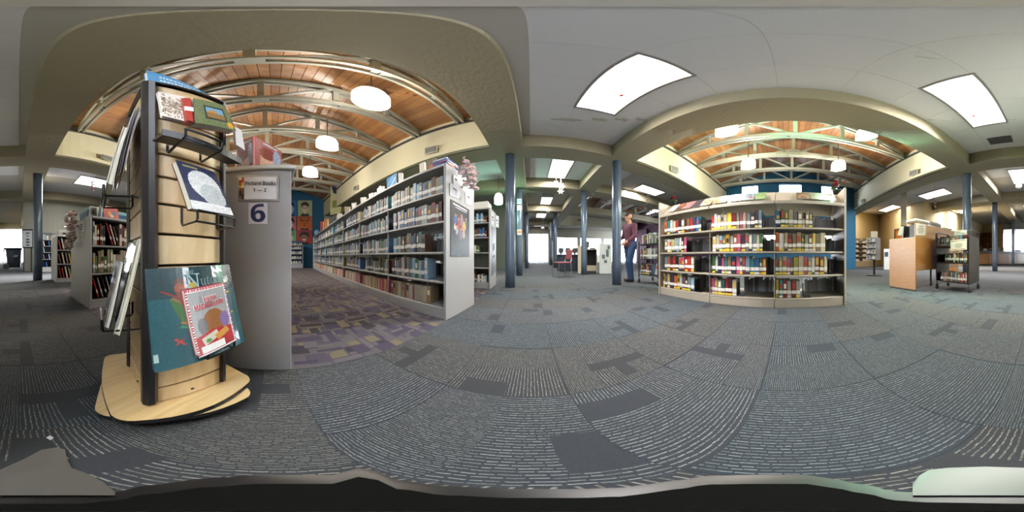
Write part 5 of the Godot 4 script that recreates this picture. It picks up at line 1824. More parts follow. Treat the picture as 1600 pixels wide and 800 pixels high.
func blue_end() -> void:
	M.REF = -1.5
	var grey := mt(hx("8b9096"), 0.5, 0.1)
	var X := Transform3D(Basis(Vector3(0, 0, 1), Vector3.UP, Vector3(-1, 0, 0)), Vector3(-8.62, 0, -0.2))
	shelf_unit("bookcase", "bookcase against the blue wall under the portrait posters", "bookcase", X, [0.0, 0.85, 1.7], 0.36, [0.24, 0.5, 0.76, 1.02, 1.22], 1.5, grey, mt(hx("27406b"), 0.6), {"back": true, "top": false, "end_top": 1.28})
	var m := M.new()
	origin(X.origin)
	for b in 2:
		for r in 5:
			book_mass(m, X, 0.85 * b + 0.03, 0.85 * b + 0.8, [1.22, 1.02, 0.76, 0.5, 0.24][r], 0.12, 0.165, 0.14, "cool", 0.02, 0.05)
	var o := stuff(m, "shelved_books", mass_material(), null, "rows of books on the bookcase under the portrait posters")
	o.set_meta("category", "books")
	var wall := Vector3(-9.19, 0, 0)
	var faces := [["465 313 488 313 488 338 465 338", "pale green portrait poster of smiling child with brown hair", "a9bd8e", "d8c3a8", "3a2b28", 0], ["464 338 488 338 488 360 464 360", "orange portrait poster of a figure in glasses", "c45f22", "c9692c", "4c2a18", 1], ["463 360 488 360 488 382 463 382", "red portrait poster of smiling child with black curls", "a3282c", "8a5a48", "1d1618", 2], ["446 313 464 313 464 338 446 338", "blue portrait poster, top of the left column", "2f78b5", "a9b9c9", "1f2d4a", 0], ["446 338 463 338 463 360 446 360", "pink portrait poster, middle of the left column", "b5686a", "c99a90", "2a1d22", 2], ["446 360 463 360 463 382 446 382", "green portrait poster, bottom of the left column", "5e9463", "b9c9a0", "2c3a2c", 1]]
	for f in faces:
		var px := []
		for s in (f[0] as String).split(" "):
			px.append(float(s))
		var q := pq(wall, Vector3(1, 0, 0), px)
		var pc: Vector3 = (q[0] + q[1] + q[2] + q[3]) / 4.0
		for e in 4:
			q[e] = (q[e] as Vector3).lerp(pc, 0.03)
		thing("portrait_poster", f[1], "poster", q[3])
		m = M.new()
		m.grid(q[0] + Vector3(0.012, 0, 0), q[1] + Vector3(0.012, 0, 0), q[2] + Vector3(0.012, 0, 0), q[3] + Vector3(0.012, 0, 0))
		put(m, "print", picture("portrait" + f[2], 64, 64, func(im: Image):
			im.fill(Color.html(f[2]))
			var skin := Color.html(f[3])
			var ink := Color.html(f[4])
			poly(im, [12, 64, 18, 54, 46, 54, 52, 64], ink)
			im.fill_rect(Rect2i(27, 44, 10, 12), skin)
			if f[5] == 2:
				disc(im, 32, 22, 21, 18, ink)
			elif f[5] == 0:
				disc(im, 32, 20, 18, 15, ink)
			else:
				poly(im, [12, 4, 52, 4, 50, 22, 14, 22], ink)
				poly(im, [16, 6, 48, 6, 46, 18, 18, 18], Color.html(f[2]))
			disc(im, 32, 33, 14, 17, skin)
			poly(im, [18, 24, 30, 20, 46, 24, 44, 18, 22, 16], ink)
			for e in [26, 38]:
				im.fill_rect(Rect2i(e - 3, 28, 6, 1), ink)
				disc(im, e, 31, 2, 2, ink)
			if f[5] == 1:
				for e in [[19, 27, 12, 1], [19, 36, 12, 1], [33, 27, 12, 1], [33, 36, 12, 1], [19, 27, 1, 10], [30, 27, 1, 10], [33, 27, 1, 10], [45, 27, 1, 10]]:
					im.fill_rect(Rect2i(e[0], e[1], e[2], e[3]), ink)
			im.fill_rect(Rect2i(31, 33, 2, 5), ink.lerp(skin, 0.5))
			poly(im, [24, 41, 40, 41, 36, 46, 28, 46], ink if f[5] == 1 else hx("e8e0d4")), 0.6))
		m = M.new()
		m.slab(q, Vector3(1, 0, 0), 0.0, 0.011, 0.0, 0.02)
		put(m, "board", mt(Color.html(f[2]).darkened(0.2), 0.7))
	# the bird banner
	var bn := FR(528, 7.8)
	thing("banner", "pale hanging banner with a blue bird, above the far end of long bookcase", "banner", D(528, 330, 7.8))
	var pts := [[517, 279, 7.8], [541, 262, 7.8], [535, 312, 7.7], [532, 333, 7.7], [516, 336, 7.8]]
	var w := []
	for p in pts:
		w.append(D(p[0], p[1], p[2]))
	m = M.new()
	m.grid(w[0], w[1], w[2], (w[0] as Vector3).lerp(w[4], 0.6), Vector3.INF, 2, 3)
	m.grid((w[0] as Vector3).lerp(w[4], 0.6), w[2], w[3], w[4], Vector3.INF, 2, 2)
	put(m, "front_cloth", mt(hx("c2c193"), 0.8))
	m = M.new()
	m.grid(w[1], D(545, 290, 8.0), D(543, 328, 8.0), w[3], Vector3.INF, 1, 3)
	put(m, "side_cloth", mt(hx("b3a868"), 0.8))
	m = M.new()
	m.grid(D(518, 276, 7.77), D(534, 276, 7.75), D(529, 298, 7.72), D(519, 296, 7.76), Vector3.INF, 1, 1)
	var body := put(m, "bird_patch", mt(hx("2d55a8"), 0.6))
	m = M.new()
	m.grid(D(518, 292, 7.76), D(530, 294, 7.71), D(526, 303, 7.7), D(521, 302, 7.74), Vector3.INF, 1, 1)
	put(m, "bird_tail", mt(hx("27304f"), 0.6), body)
	m = M.new()
	m.grid(D(517.5, 284, 7.76), D(521, 281, 7.75), D(520, 287, 7.75), D(518, 289, 7.75), Vector3.INF, 1, 1)
	put(m, "bird_wing", mt(hx("5f8fd6"), 0.6), body)
	m = M.new()
	m.grid(D(519, 314, 7.75), D(531, 311, 7.68), D(530, 322, 7.68), D(519, 325, 7.75), Vector3.INF, 1, 1)
	put(m, "printed_foliage", mt(hx("7d8a45"), 0.7))
	m = M.new()
	m.tube([w[1], Vector3(w[1].x, 4.1, w[1].z)], 0.01)
	put(m, "cord", mt(hx("8a8478"), 0.7))
	thing("globe", "small blue and white globe at far end of long bookcase top", "globe", D(496, 346, 8.3))
	m = M.new(true)
	m.ball(Vector3(D(496, 346, 8.3).x, 1.85, D(496, 346, 8.3).z), 0.16, 14)
	put(m, "sphere", mt(hx("6f9fc4"), 0.35))
	m = M.new(true)
	m.lathe(Vector3(D(496, 346, 8.3).x, 1.655, D(496, 346, 8.3).z), [[0.001, 0], [0.09, 0], [0.08, 0.02], [0.02, 0.03], [0.02, 0.06], [0.001, 0.06]], 12)
	put(m, "stand", mt(hx("3a3a42"), 0.4))

# ---------------------------------------------------------------- right part of the hall
func cart_frame(X: Transform3D, w: float, d: float, mat: Material, h: float) -> void:
	for x in [0.0, w]:
		var m := M.new()
		m.xf = X
		m.box(x - 0.012, x + 0.012, 0.14, h - 0.1, 0.0, d, 0.004)
		put(m, "side_panel", mat)
		m = M.new()
		m.xf = X
		m.tube([Vector3(x, h - 0.12, 0.015), Vector3(x, h - 0.03, 0.015), Vector3(x, h - 0.008, 0.04), Vector3(x, h, 0.08), Vector3(x, h, d - 0.08), Vector3(x, h - 0.008, d - 0.04), Vector3(x, h - 0.03, d - 0.015), Vector3(x, h - 0.12, d - 0.015)], 0.013, 8)
		put(m, "handle", mat)
		for z in [0.03, d - 0.03]:
			caster(X * Vector3(x, 0, z), 0.05)

func caster(p: Vector3, r: float) -> void:
	var m := M.new(true)
	m.lathe(p, [[0.001, 0.0], [r * 0.5, 0.002], [r * 0.62, r * 0.5], [r * 0.62, r * 1.4], [r * 0.4, r * 1.9], [0.001, r * 1.9]], 12)
	var o := put(m, "caster", mt(hx("2a2a2e"), 0.4))
	m = M.new(true)
	m.lathe(p + Vector3(0, r * 1.8, 0), [[0.001, 0], [r * 0.3, 0], [r * 0.3, r * 1.2], [0.001, r * 1.2]], 8)
	put(m, "fork", mt(hx("8a8c90"), 0.3, 0.7), o)

func right_side() -> void:
	M.REF = 1.5
	var oak := wood("oak", hx("a8702e"), hx("b87f3c"), Vector3(0.6, 5, 0.6), 0.35)
	pillar(G(1511, 438), 0.105, 3.05, "slate blue pillar rising behind the book cart")
	pillar(G(1554.5, 423.5), 0.105, 3.05, "slate blue pillar standing in front of service counter")
	pillar(D(1583, 400, 10.6) * Vector3(1, 0, 1), 0.09, 3.05, "farthest slate pillar against bright glass by the service counter")
	# catalogue desk
	var A := G(1389.5, 449)
	var Bp := G(1430.5, 455.6)
	var ex := (Bp - A).normalized()
	var nrm := Vector3(0, 0, 1)
	thing("catalogue_desk", "tall honey oak catalogue desk with a printer and monitor on top", "desk", A.lerp(Bp, 0.5))
	var m := M.new()
	var back := Vector3(ex.z, 0, -ex.x)
	if back.z > 0:
		back = -back
	var P := []
	for k in 8:
		P.append((Bp if k & 1 else A) + Vector3(0, (0.99 if k & 2 else 0.03), 0) + back * (0.03 if k & 4 else 0.0))
	m.hexa(P, 0.004)
	put(m, "end_panel", oak)
	m = M.new()
	P = []
	for k in 8:
		P.append((Bp if k & 1 else A) + ex * (-0.01 if k & 1 else 0.01) + Vector3(0, (0.03 if k & 2 else 0.0), 0) + back * (0.028 if k & 4 else 0.004))
	m.hexa(P)
	put(m, "black_foot", mt(hx("26211e"), 0.5))
	var C := Vector3(Bp.x - 0.02, 0, -3.6)
	m = M.new()
	P = []
	for k in 8:
		P.append((C if k & 1 else Bp) + Vector3(0.03 if k & 4 else 0.0, 1.26 if k & 2 else 0.38, 0))
	m.hexa(P, 0.004)
	put(m, "tall_panel", oak)
	m = M.new()
	m.hexa([A + Vector3(-0.02, 0.96, -0.03), Bp + Vector3(0.03, 0.96, -0.03), A + Vector3(-0.02, 0.99, -0.03), Bp + Vector3(0.03, 0.99, -0.03), Vector3(A.x, 0.96, -3.6), C + Vector3(0.03, 0.96, 0), Vector3(A.x, 0.99, -3.6), C + Vector3(0.03, 0.99, 0)])
	put(m, "desk_top", mt(hx("b9854a"), 0.4))
	m = M.new()
	m.hexa([Vector3(A.x - 0.03, 0, -3.6), C + Vector3(0.03, 0, 0), Vector3(A.x - 0.03, 0.96, -3.6), C + Vector3(0.03, 0.96, 0), Vector3(A.x - 0.03, 0, -3.63), C + Vector3(0.03, 0, -0.03), Vector3(A.x - 0.03, 0.96, -3.63), C + Vector3(0.03, 0.96, -0.03)])
	put(m, "end_panel", oak)
	var dq := pq(Bp, Vector3(1, 0, 0), [1430.6, 349, 1446, 350, 1446, 368, 1430.6, 367.5])
	for e in 4:
		dq[e].x = Bp.x - 0.004
	thing("paper_notice", "white printed notice taped to the oak desk's tall panel", "notice", dq[3])
	m = M.new()
	m.slab(dq, Vector3(-1, 0, 0), 0.0, 0.003)
	put(m, "sheet", mt(hx("d3cbbd"), 0.6))
	lines(dq, Vector3(-2, 0, 0), [[0.3, 0.2, 0.7, 0.26], [0.2, 0.38, 0.8, 0.42], [0.2, 0.5, 0.75, 0.54], [0.2, 0.62, 0.8, 0.66], [0.25, 0.76, 0.7, 0.8]], mt(hx("6d655c"), 0.7))
	# on the desk
	var E := FR(1421, 3.5)
	thing("monitor", "black computer monitor seen from behind on the oak desk", "monitor", E * Vector3(0, 0.99, 0.1))
	m = M.new()
	m.xf = E
	m.hexa([Vector3(-0.14, 1.04, 0.0), Vector3(0.1, 1.03, 0.16), Vector3(-0.11, 1.31, -0.02), Vector3(0.15, 1.29, 0.14), Vector3(-0.16, 1.04, 0.03), Vector3(0.08, 1.03, 0.19), Vector3(-0.13, 1.31, 0.01), Vector3(0.13, 1.29, 0.17)], 0.006)
	put(m, "screen_back", mt(hx("1d1d20"), 0.4))
	bx(E, "stand", mt(hx("1d1d20"), 0.4), [-0.03, 0.03, 0.995, 1.05, 0.08, 0.14])
	thing("paper_sheet", "grey paper sheet clipped to the left of black monitor", "paper", E * Vector3(-0.25, 1.0, 0.05))
	m = M.new()
	m.xf = E
	m.hexa([Vector3(-0.26, 1.1, 0.0), Vector3(-0.16, 1.09, -0.03), Vector3(-0.2, 1.28, -0.01), Vector3(-0.13, 1.27, -0.035), Vector3(-0.26, 1.1, 0.004), Vector3(-0.16, 1.09, -0.026), Vector3(-0.2, 1.28, -0.006), Vector3(-0.13, 1.27, -0.03)])
	put(m, "sheet", mt(hx("a9a79f"), 0.6))
	var pr := Transform3D(Basis(Vector3(0, 0, -1), Vector3.UP, Vector3(1, 0, 0)), Vector3(Bp.x + 0.1, 0, -2.3))
	thing("label_printer", "white rolled-top printer above the desk notice", "printer", pr * Vector3(0.1, 1.0, 0.1))
	bx(pr, "stand", mt(hx("3b3a38"), 0.5), [0.0, 0.3, 0.993, 1.3, 0.0, 0.3], 0.01)
	bx(pr, "body", mt(hx("c9c4ba"), 0.4), [-0.14, 0.28, 1.3, 1.37, -0.04, 0.26], 0.025)
	thing("printer", "grey box printer on the oak desk beside rolled-top printer", "printer", pr * Vector3(0.5, 1.0, 0.1))
	bx(pr, "body", mt(hx("6f6c68"), 0.5), [0.36, 0.72, 0.993, 1.38, 0.0, 0.3], 0.012)
	bx(pr, "output_tray", mt(hx("45433f"), 0.5), [0.4, 0.68, 1.38, 1.4, 0.02, 0.2], 0.004)
	thing("scanner", "low pale scanner near the right end of the oak desk", "scanner", pr * Vector3(0.95, 1.0, 0.1))
	bx(pr, "body", mt(hx("b9b6ae"), 0.4), [0.8, 1.08, 0.993, 1.3, 0.0, 0.26], 0.012)
	bx(pr, "lid", mt(hx("56544f"), 0.4), [0.8, 1.08, 1.3, 1.325, 0.0, 0.26], 0.008)
	thing("telephone", "dark desk telephone at the right end of oak desk", "telephone", pr * Vector3(1.2, 1.0, 0.1))
	m = M.new()
	m.xf = pr
	m.hexa([Vector3(1.14, 0.993, 0), Vector3(1.3, 0.993, 0), Vector3(1.14, 1.3, 0.0), Vector3(1.3, 1.26, 0.0), Vector3(1.14, 0.993, 0.2), Vector3(1.3, 0.993, 0.2), Vector3(1.14, 1.31, 0.2), Vector3(1.3, 1.27, 0.2)], 0.01)
	put(m, "base", mt(hx("2b2a2c"), 0.45))
	bx(pr, "handset", mt(hx("1f1e21"), 0.4), [1.15, 1.2, 1.31, 1.34, 0.0, 0.2], 0.008)
	# stool legs that show under the desk
	thing("rolling_stool", "black rolling stool base on casters under the oak desk", "stool", Vector3(2.35, 0, -3.0))
	for k in 2:
		var p := Vector3(2.25 + 0.25 * k, 0, -2.75 - 0.3 * k)
		caster(p, 0.045)
		m = M.new()
		m.tube([p + Vector3(0, 0.1, 0), p + Vector3(0, 0.5, 0)], 0.014)
		put(m, "leg", mt(hx("232327"), 0.4))
	m = M.new()
	m.tube([Vector3(2.25, 0.5, -2.75), Vector3(2.5, 0.5, -3.05)], 0.014)
	put(m, "cross_bar", mt(hx("232327"), 0.4))
	# book cart
	var X := Transform3D(Basis(Vector3(-1, 0, 0), Vector3.UP, Vector3(0, 0, -1)), Vector3(1.93, 0, -2.52))
	var dark := mt(hx("291c20"), 0.5, 0.0)
	thing("book_cart", "dark brown metal book cart on casters in front of oak desk", "book cart", X * Vector3(0.35, 0, 0.2))
	cart_frame(X, 0.7, 0.46, dark, 1.11)
	for y in [0.17, 0.53]:
		bx(X, "shelf", dark, [0.013, 0.687, y - 0.02, y, 0.0, 0.46])
		bx(X, "shelf_back", mt(hx("6d4436"), 0.5), [0.013, 0.687, y, y + 0.16, 0.225, 0.235])
	bx(X, "shelf", dark, [0.013, 0.36, 0.82, 0.84, 0.0, 0.46])
	bx(X, "shelf", dark, [0.36, 0.687, 0.76, 0.78, 0.2, 0.46])
	book_row(X, 0.2, 0.67, 0.53, 0.15, 0.18, 0.13, "cool", "upper row on dark book cart", "books on the dark book cart", 0.022, 0.036, 1)
	book_row(X, 0.09, 0.67, 0.17, 0.16, 0.19, 0.13, "", "bottom row on dark book cart", "books on the dark book cart", 0.018, 0.032, 1)
	for k in 3:
		book(X, 0.44 + 0.07 * k, 0.06, 0.785, 0.24, 0.13, [14, 9, 3][k], "%s book, %s of three on upper right of dark book cart" % [HUES[[14, 9, 3][k]][0], nth(k)], "books on the dark book cart", 0.0, 0)
	for k in 3:
		var x: float = 0.03 + 0.13 * k
		flat_book("film_case", "dark film case face out on top of the dark book cart, %s from left" % nth(k), "disc case", [X * Vector3(x, 1.03, 0.1), X * Vector3(x + 0.12, 1.03, 0.1), X * Vector3(x + 0.12, 0.845, 0.05), X * Vector3(x, 0.845, 0.05)], -X.basis.z, 0.015, picture("filmcase%d" % k, 32, 48, func(im: Image):
			im.fill([hx("2c2b2e"), hx("3b3838"), hx("6d5a55")][k]); disc(im, 16, 20, 9, 11, [hx("6d6560"), hx("8a8078"), hx("a98a78")][k]); im.fill_rect(Rect2i(2, 38, 28, 7), [hx("8a6f5c"), hx("55504f"), hx("c5b5a8")][k]); mottle(im, 0.15, 50 + k, 2), 0.2), mt(hx("222225"), 0.4), "film cases on the dark book cart")
	var sq := [X * Vector3(0.35, 0.93, -0.02), X * Vector3(0.68, 0.95, -0.02), X * Vector3(0.68, 0.76, -0.02), X * Vector3(0.35, 0.74, -0.02)]
	thing("paper_sign", "white sign with scalloped border hung on the dark book cart", "sign", sq[3])
	m = M.new()
	m.slab(sq, -X.basis.z, 0.0, 0.004)
	put(m, "sheet", mt(hx("dcd6cb"), 0.6))
	for k in 9:
		for e in [0.1, 0.9]:
			m = M.new(true)
			var p: Vector3 = (sq[0] as Vector3).lerp(sq[1], 0.1 + 0.1 * k).lerp((sq[3] as Vector3).lerp(sq[2], 0.1 + 0.1 * k), e)
			m.ball(p - X.basis.z * 0.004, 0.011, 8)
			put(m, "scallop", mt(hx("8d5b55"), 0.6))
	lines(sq, -X.basis.z * 2, [[0.3, 0.35, 0.7, 0.42], [0.25, 0.5, 0.75, 0.57], [0.35, 0.65, 0.65, 0.71]], mt(hx("a99f95"), 0.6))
	var wq := [X * Vector3(0.24, 1.17, 0.3), X * Vector3(0.52, 1.16, 0.3), X * Vector3(0.52, 0.99, 0.27), X * Vector3(0.24, 1.0, 0.27)]
	thing("paper_sign", "white paper with pencil lines standing behind cart's film cases", "sign", X * Vector3(0.38, 0.84, 0.3))
	m = M.new()
	m.slab([wq[0], wq[1], X * Vector3(0.52, 0.845, 0.26), X * Vector3(0.24, 0.845, 0.26)], -X.basis.z, 0.0, 0.004)
	put(m, "sheet", mt(hx("c9c6c0"), 0.6))
	lines(wq, -X.basis.z * 2.5, [[0.2, 0.2, 0.5, 0.25], [0.55, 0.35, 0.8, 0.4], [0.2, 0.55, 0.7, 0.6]], mt(hx("8f8c88"), 0.7))
	# magazine spinner
	var S := G(1366, 431)
	thing("magazine_rack", "revolving magazine rack on a slim pole with round base", "magazine rack", S)
	m = M.new(true)
	m.lathe(S, [[0.001, 0], [0.25, 0], [0.25, 0.015], [0.22, 0.03], [0.04, 0.045], [0.001, 0.045]], 24)
	put(m, "base", mt(hx("3b3432"), 0.4))
	m = M.new()
	m.tube([S + Vector3(0, 0.04, 0), S + Vector3(0, 0.55, 0)], 0.025, 8)
	put(m, "pole", mt(hx("2c2a2c"), 0.4, 0.3))
	var R := Transform3D(FR(1366, 1.0).basis * Basis(Vector3.UP, 0.62), S)
	bx(R, "core", mt(hx("4a423c"), 0.5), [-0.15, 0.15, 0.52, 1.24, -0.15, 0.15])
	for r in 4:
		var y := 0.53 + 0.18 * r
		bx(R, "tray", mt(hx("3a3634"), 0.5), [-0.2, 0.2, y, y + 0.012, -0.21, -0.15])
		bx(R, "tray", mt(hx("3a3634"), 0.5), [-0.21, -0.15, y, y + 0.012, -0.2, 0.2])
	for s in 2:
		for r in 4:
			for k in 2:
				var y := 0.545 + 0.18 * r
				var q := []
				for e in [[0, 1], [1, 1], [1, 0], [0, 0]]:
					var x: float = (-0.19 if s == 0 else -0.2) + 0.195 * k + 0.17 * e[0]
					var dd: float = -0.16 - 0.03 * (1 - e[1])
					q.append(R * (Vector3(x, y + 0.155 * e[1], dd) if s == 0 else Vector3(dd, y + 0.155 * e[1], -x)))
				var nn := -R.basis.z if s == 0 else -R.basis.x
				flat_book("magazine", "%s magazine, %s row up, %s side of the revolving rack" % [["near", "far"][k], nth(r), ["right", "left"][s]], "magazine", q, nn, 0.008, picture("mag%d" % ((r + 2 * s + k) % 3 + 3 * s), 24, 32, func(im: Image):
					im.fill([hx("a9a8a8"), hx("8e9299"), hx("bdbbb6"), hx("7f9fd0"), hx("c9d6ea"), hx("4a6fb5")][(r + 2 * s + k) % 3 + 3 * s]); disc(im, 12, 18, 7, 9, [hx("6d6f75"), hx("c9c5bd"), hx("77706c")][(r + k) % 3]); mottle(im, 0.2, 70 + r + k, 2), 0.25), mt(hx("c9c9c9"), 0.4), "magazines on the revolving rack")
	bx(Transform3D(FR(1366, 1).basis, S), "header_card", mt(hx("d5cfc4"), 0.6), [-0.11, 0.11, 1.25, 1.46, -0.01, 0.0])
	# film shelves on the yellow wall
	var V := Transform3D(Basis(Vector3(0, 0, -1), Vector3.UP, Vector3(1, 0, 0)), Vector3(8.75, 0, -3.4))
	var tan_ := mt(hx("b5a684"), 0.5)
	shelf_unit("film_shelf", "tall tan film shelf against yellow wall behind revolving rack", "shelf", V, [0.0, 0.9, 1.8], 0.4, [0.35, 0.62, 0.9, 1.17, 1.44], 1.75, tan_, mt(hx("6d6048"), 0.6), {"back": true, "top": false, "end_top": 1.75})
	m = M.new()
	origin(V.origin)
	for b in 2:
		for r in 5:
			m.xf = V
			var x := 0.9 * b + 0.12
			while x < 0.9 * b + 0.75:
				var w := rng.randf_range(0.03, 0.08)
				m.st.set_color(Color(0.75, 0.74, 0.7) * rng.randf_range(0.7, 1.1))
				var y: float = [0.35, 0.62, 0.9, 1.17, 1.44][r] + 0.004
				m.box(x, x + w - 0.006, y, y + rng.randf_range(0.08, 0.15), 0.03, 0.16)
				x += w
	var o := stuff(m, "film_cases", mass_material(), null, "white film cases filling the tall tan shelf by yellow wall")
	o.set_meta("category", "film cases")
	candy_line(V)
	# door in the yellow wall
	M.ORG = Vector3.ZERO
	m = M.new()
	run(m, 6.55, 7.45, 0.0, 2.15, -5.9, -5.86)
	var door := struct(m, "door_1", wood("doorwood", hx("b0692c"), hx("c07a3a"), Vector3(0.5, 4, 0.5), 0.4))
	for b in [[6.48, 6.55, 0.0, 2.22], [7.45, 7.52, 0.0, 2.22], [6.55, 7.45, 2.15, 2.22]]:
		m = M.new()
		run(m, b[0], b[1], b[2], b[3], -5.9, -5.84)
		put(m, "door_frame", mt(hx("5a4634"), 0.5), door)
	m = M.new()
	m.tube([Vector3(6.65, 1.0, -5.85), Vector3(6.65, 1.0, -5.8), Vector3(6.77, 1.0, -5.8)], 0.012)
	put(m, "door_handle", mt(hx("a8a39a"), 0.3, 0.8), door)
	var wc := FR(1386, 7.6)
	thing("water_cooler", "white floor-standing water cooler beside the wooden door", "water cooler", wc.origin)
	bx(wc, "cabinet", mt(hx("cfd2d2"), 0.35), [-0.16, 0.14, 0.0, 0.98, 0.0, 0.3], 0.015)
	bx(wc, "dispenser_recess", mt(hx("4b555f"), 0.4), [-0.1, 0.06, 0.62, 0.84, -0.006, 0.02])
	bx(wc, "tap", mt(hx("2f5f95"), 0.4), [-0.04, -0.01, 0.74, 0.78, -0.03, 0.0])
	# service counter: a run of cupboards under one dark worktop
	var K2 := Transform3D(Basis(Vector3(-0.856, 0, -0.517), Vector3.UP, Vector3(0.517, 0, -0.856)), Vector3(4.4, 0, -10.6))
	var honey := wood("honey", hx("c98f58"), hx("d9a26a"), Vector3(0.6, 4, 0.6), 0.4)
	for k in 5:
		var x0 := 0.74 * k
		thing("base_cabinet", "honey wood base cabinet, %s from the pillar end of service counter" % nth(k), "cabinet", K2 * Vector3(x0 + 0.36, 0, 0.3), "cupboards of the service counter")
		bx(K2, "carcass", mt(hx("a97743"), 0.5), [x0 + 0.005, x0 + 0.735, 0.06, 0.82, 0.02, 0.6])
		bx(K2, "toe_kick", mt(hx("4a3a2c"), 0.6), [x0 + 0.005, x0 + 0.735, 0.0, 0.06, 0.05, 0.6])
		bx(K2, "door", honey, [x0 + 0.012, x0 + 0.728, 0.075, 0.81, 0.0, 0.02], 0.004)
	thing("worktop", "thick dark grey worktop of the long service counter", "worktop", K2 * Vector3(1.8, 0.85, 0.3))
	m = M.new()
	m.xf = K2
	m.box(-0.03, 3.75, 0.824, 1.0, -0.03, 0.63, 0.006)
	put(m, "slab", mt(hx("6b6c6c"), 0.4))
	var gear := [[1531, "black computer monitor at the left of the service counter", 0.16, 0.4, "26262a", 0.5], [1540, "white paper pile beside monitor on the service counter", 0.14, 0.18, "cfccc6", 0.6], [1547, "black telephone and tray by the pillar on service counter", 0.1, 0.2, "2e2c30", 0.6], [1561, "white notice standing right of pillar on service counter", 0.12, 0.28, "d5d0c8", 0.6], [1568, "grey desk fan on the service counter", 0.08, 0.24, "6d6b6c", 0.5], [1592, "dark blue tray at far right of the service counter", 0.3, 0.12, "2d3a55", 0.5]]
	for g in gear:
		var lxx := (K2.affine_inverse() * PL(g[0], 395, K2.origin + Vector3(0.25, 0, 0), K2.basis.z)).x
		lxx = clampf(lxx, 0.1, 3.5)
		thing("monitor" if g[0] == 1531 else "counter_item", g[1], "monitor" if g[0] == 1531 else "office item", K2 * Vector3(lxx, 1.0, 0.3))
		bx(K2, "base", mt(Color.html(g[4]).darkened(0.3), 0.5), [lxx - g[2] * 0.6, lxx + g[2] * 0.6, 1.003, 1.02, 0.2, 0.36])
		m = M.new()
		m.xf = K2
		var h: float = g[3]
		m.hexa([Vector3(lxx - g[2], 1.02, 0.24), Vector3(lxx + g[2], 1.02, 0.24), Vector3(lxx - g[2] * 0.9, 1.02 + h, 0.27), Vector3(lxx + g[2] * 0.9, 1.02 + h * 0.95, 0.27), Vector3(lxx - g[2], 1.02, 0.3), Vector3(lxx + g[2], 1.02, 0.3), Vector3(lxx - g[2] * 0.9, 1.02 + h, 0.31), Vector3(lxx + g[2] * 0.9, 1.02 + h * 0.95, 0.31)], 0.006)
		put(m, "body", mt(Color.html(g[4]), g[5]))
	var Q := Transform3D(Basis(Vector3(-1, 0, 0), Vector3.UP, Vector3(0, 0, -1)), Vector3(5.1, 0.0, -12.9))
	thing("pigeonhole_unit", "orange wood pigeonhole unit on the yellow wall above the counter", "shelf", Q * Vector3(0.6, 1.1, 0.1))
	for k in 5:
		bx(Q, "divider", honey, [0.3 * k - 0.015, 0.3 * k + 0.015, 1.1, 2.65, 0.0, 0.3])
	for y in [1.1, 1.6, 2.1, 2.62]:
		bx(Q, "board", honey, [0.0, 1.2, y, y + 0.03, 0.0, 0.3])
	bx(Q, "back_panel", mt(hx("a0622f"), 0.5), [0.0, 1.2, 1.1, 2.65, 0.28, 0.3])
	thing("duct_box", "grey square duct hanging from the ceiling beside the yellow wall", "duct", D(1412, 338, 6.6))
	var DB := FR(1412, 6.6)
	bx(DB, "casing", mt(hx("8b8272"), 0.7), [-0.12, 0.12, 1.9, 3.4, 0.0, 0.25])

func candy_line(V: Transform3D) -> void:
	thing("garland", "red and white garland draped along the top of tan film shelf", "garland", V * Vector3(0.9, 1.6, 0.0))
	var pts := []
	for k in 13:
		pts.append(V * Vector3(0.15 * k, 1.62 - 0.09 * absf(sin(k * PI / 3)), -0.08))
	var m := M.new()
	m.tube(pts, 0.012)
	put(m, "rope", mt(hx("8a7a52"), 0.6))
	for k in 13:
		m = M.new(true)
		m.ball(pts[k], 0.035, 8)
		put(m, "bauble", mt(hx("93302c") if k % 2 else hx("d6cdbb"), 0.4))

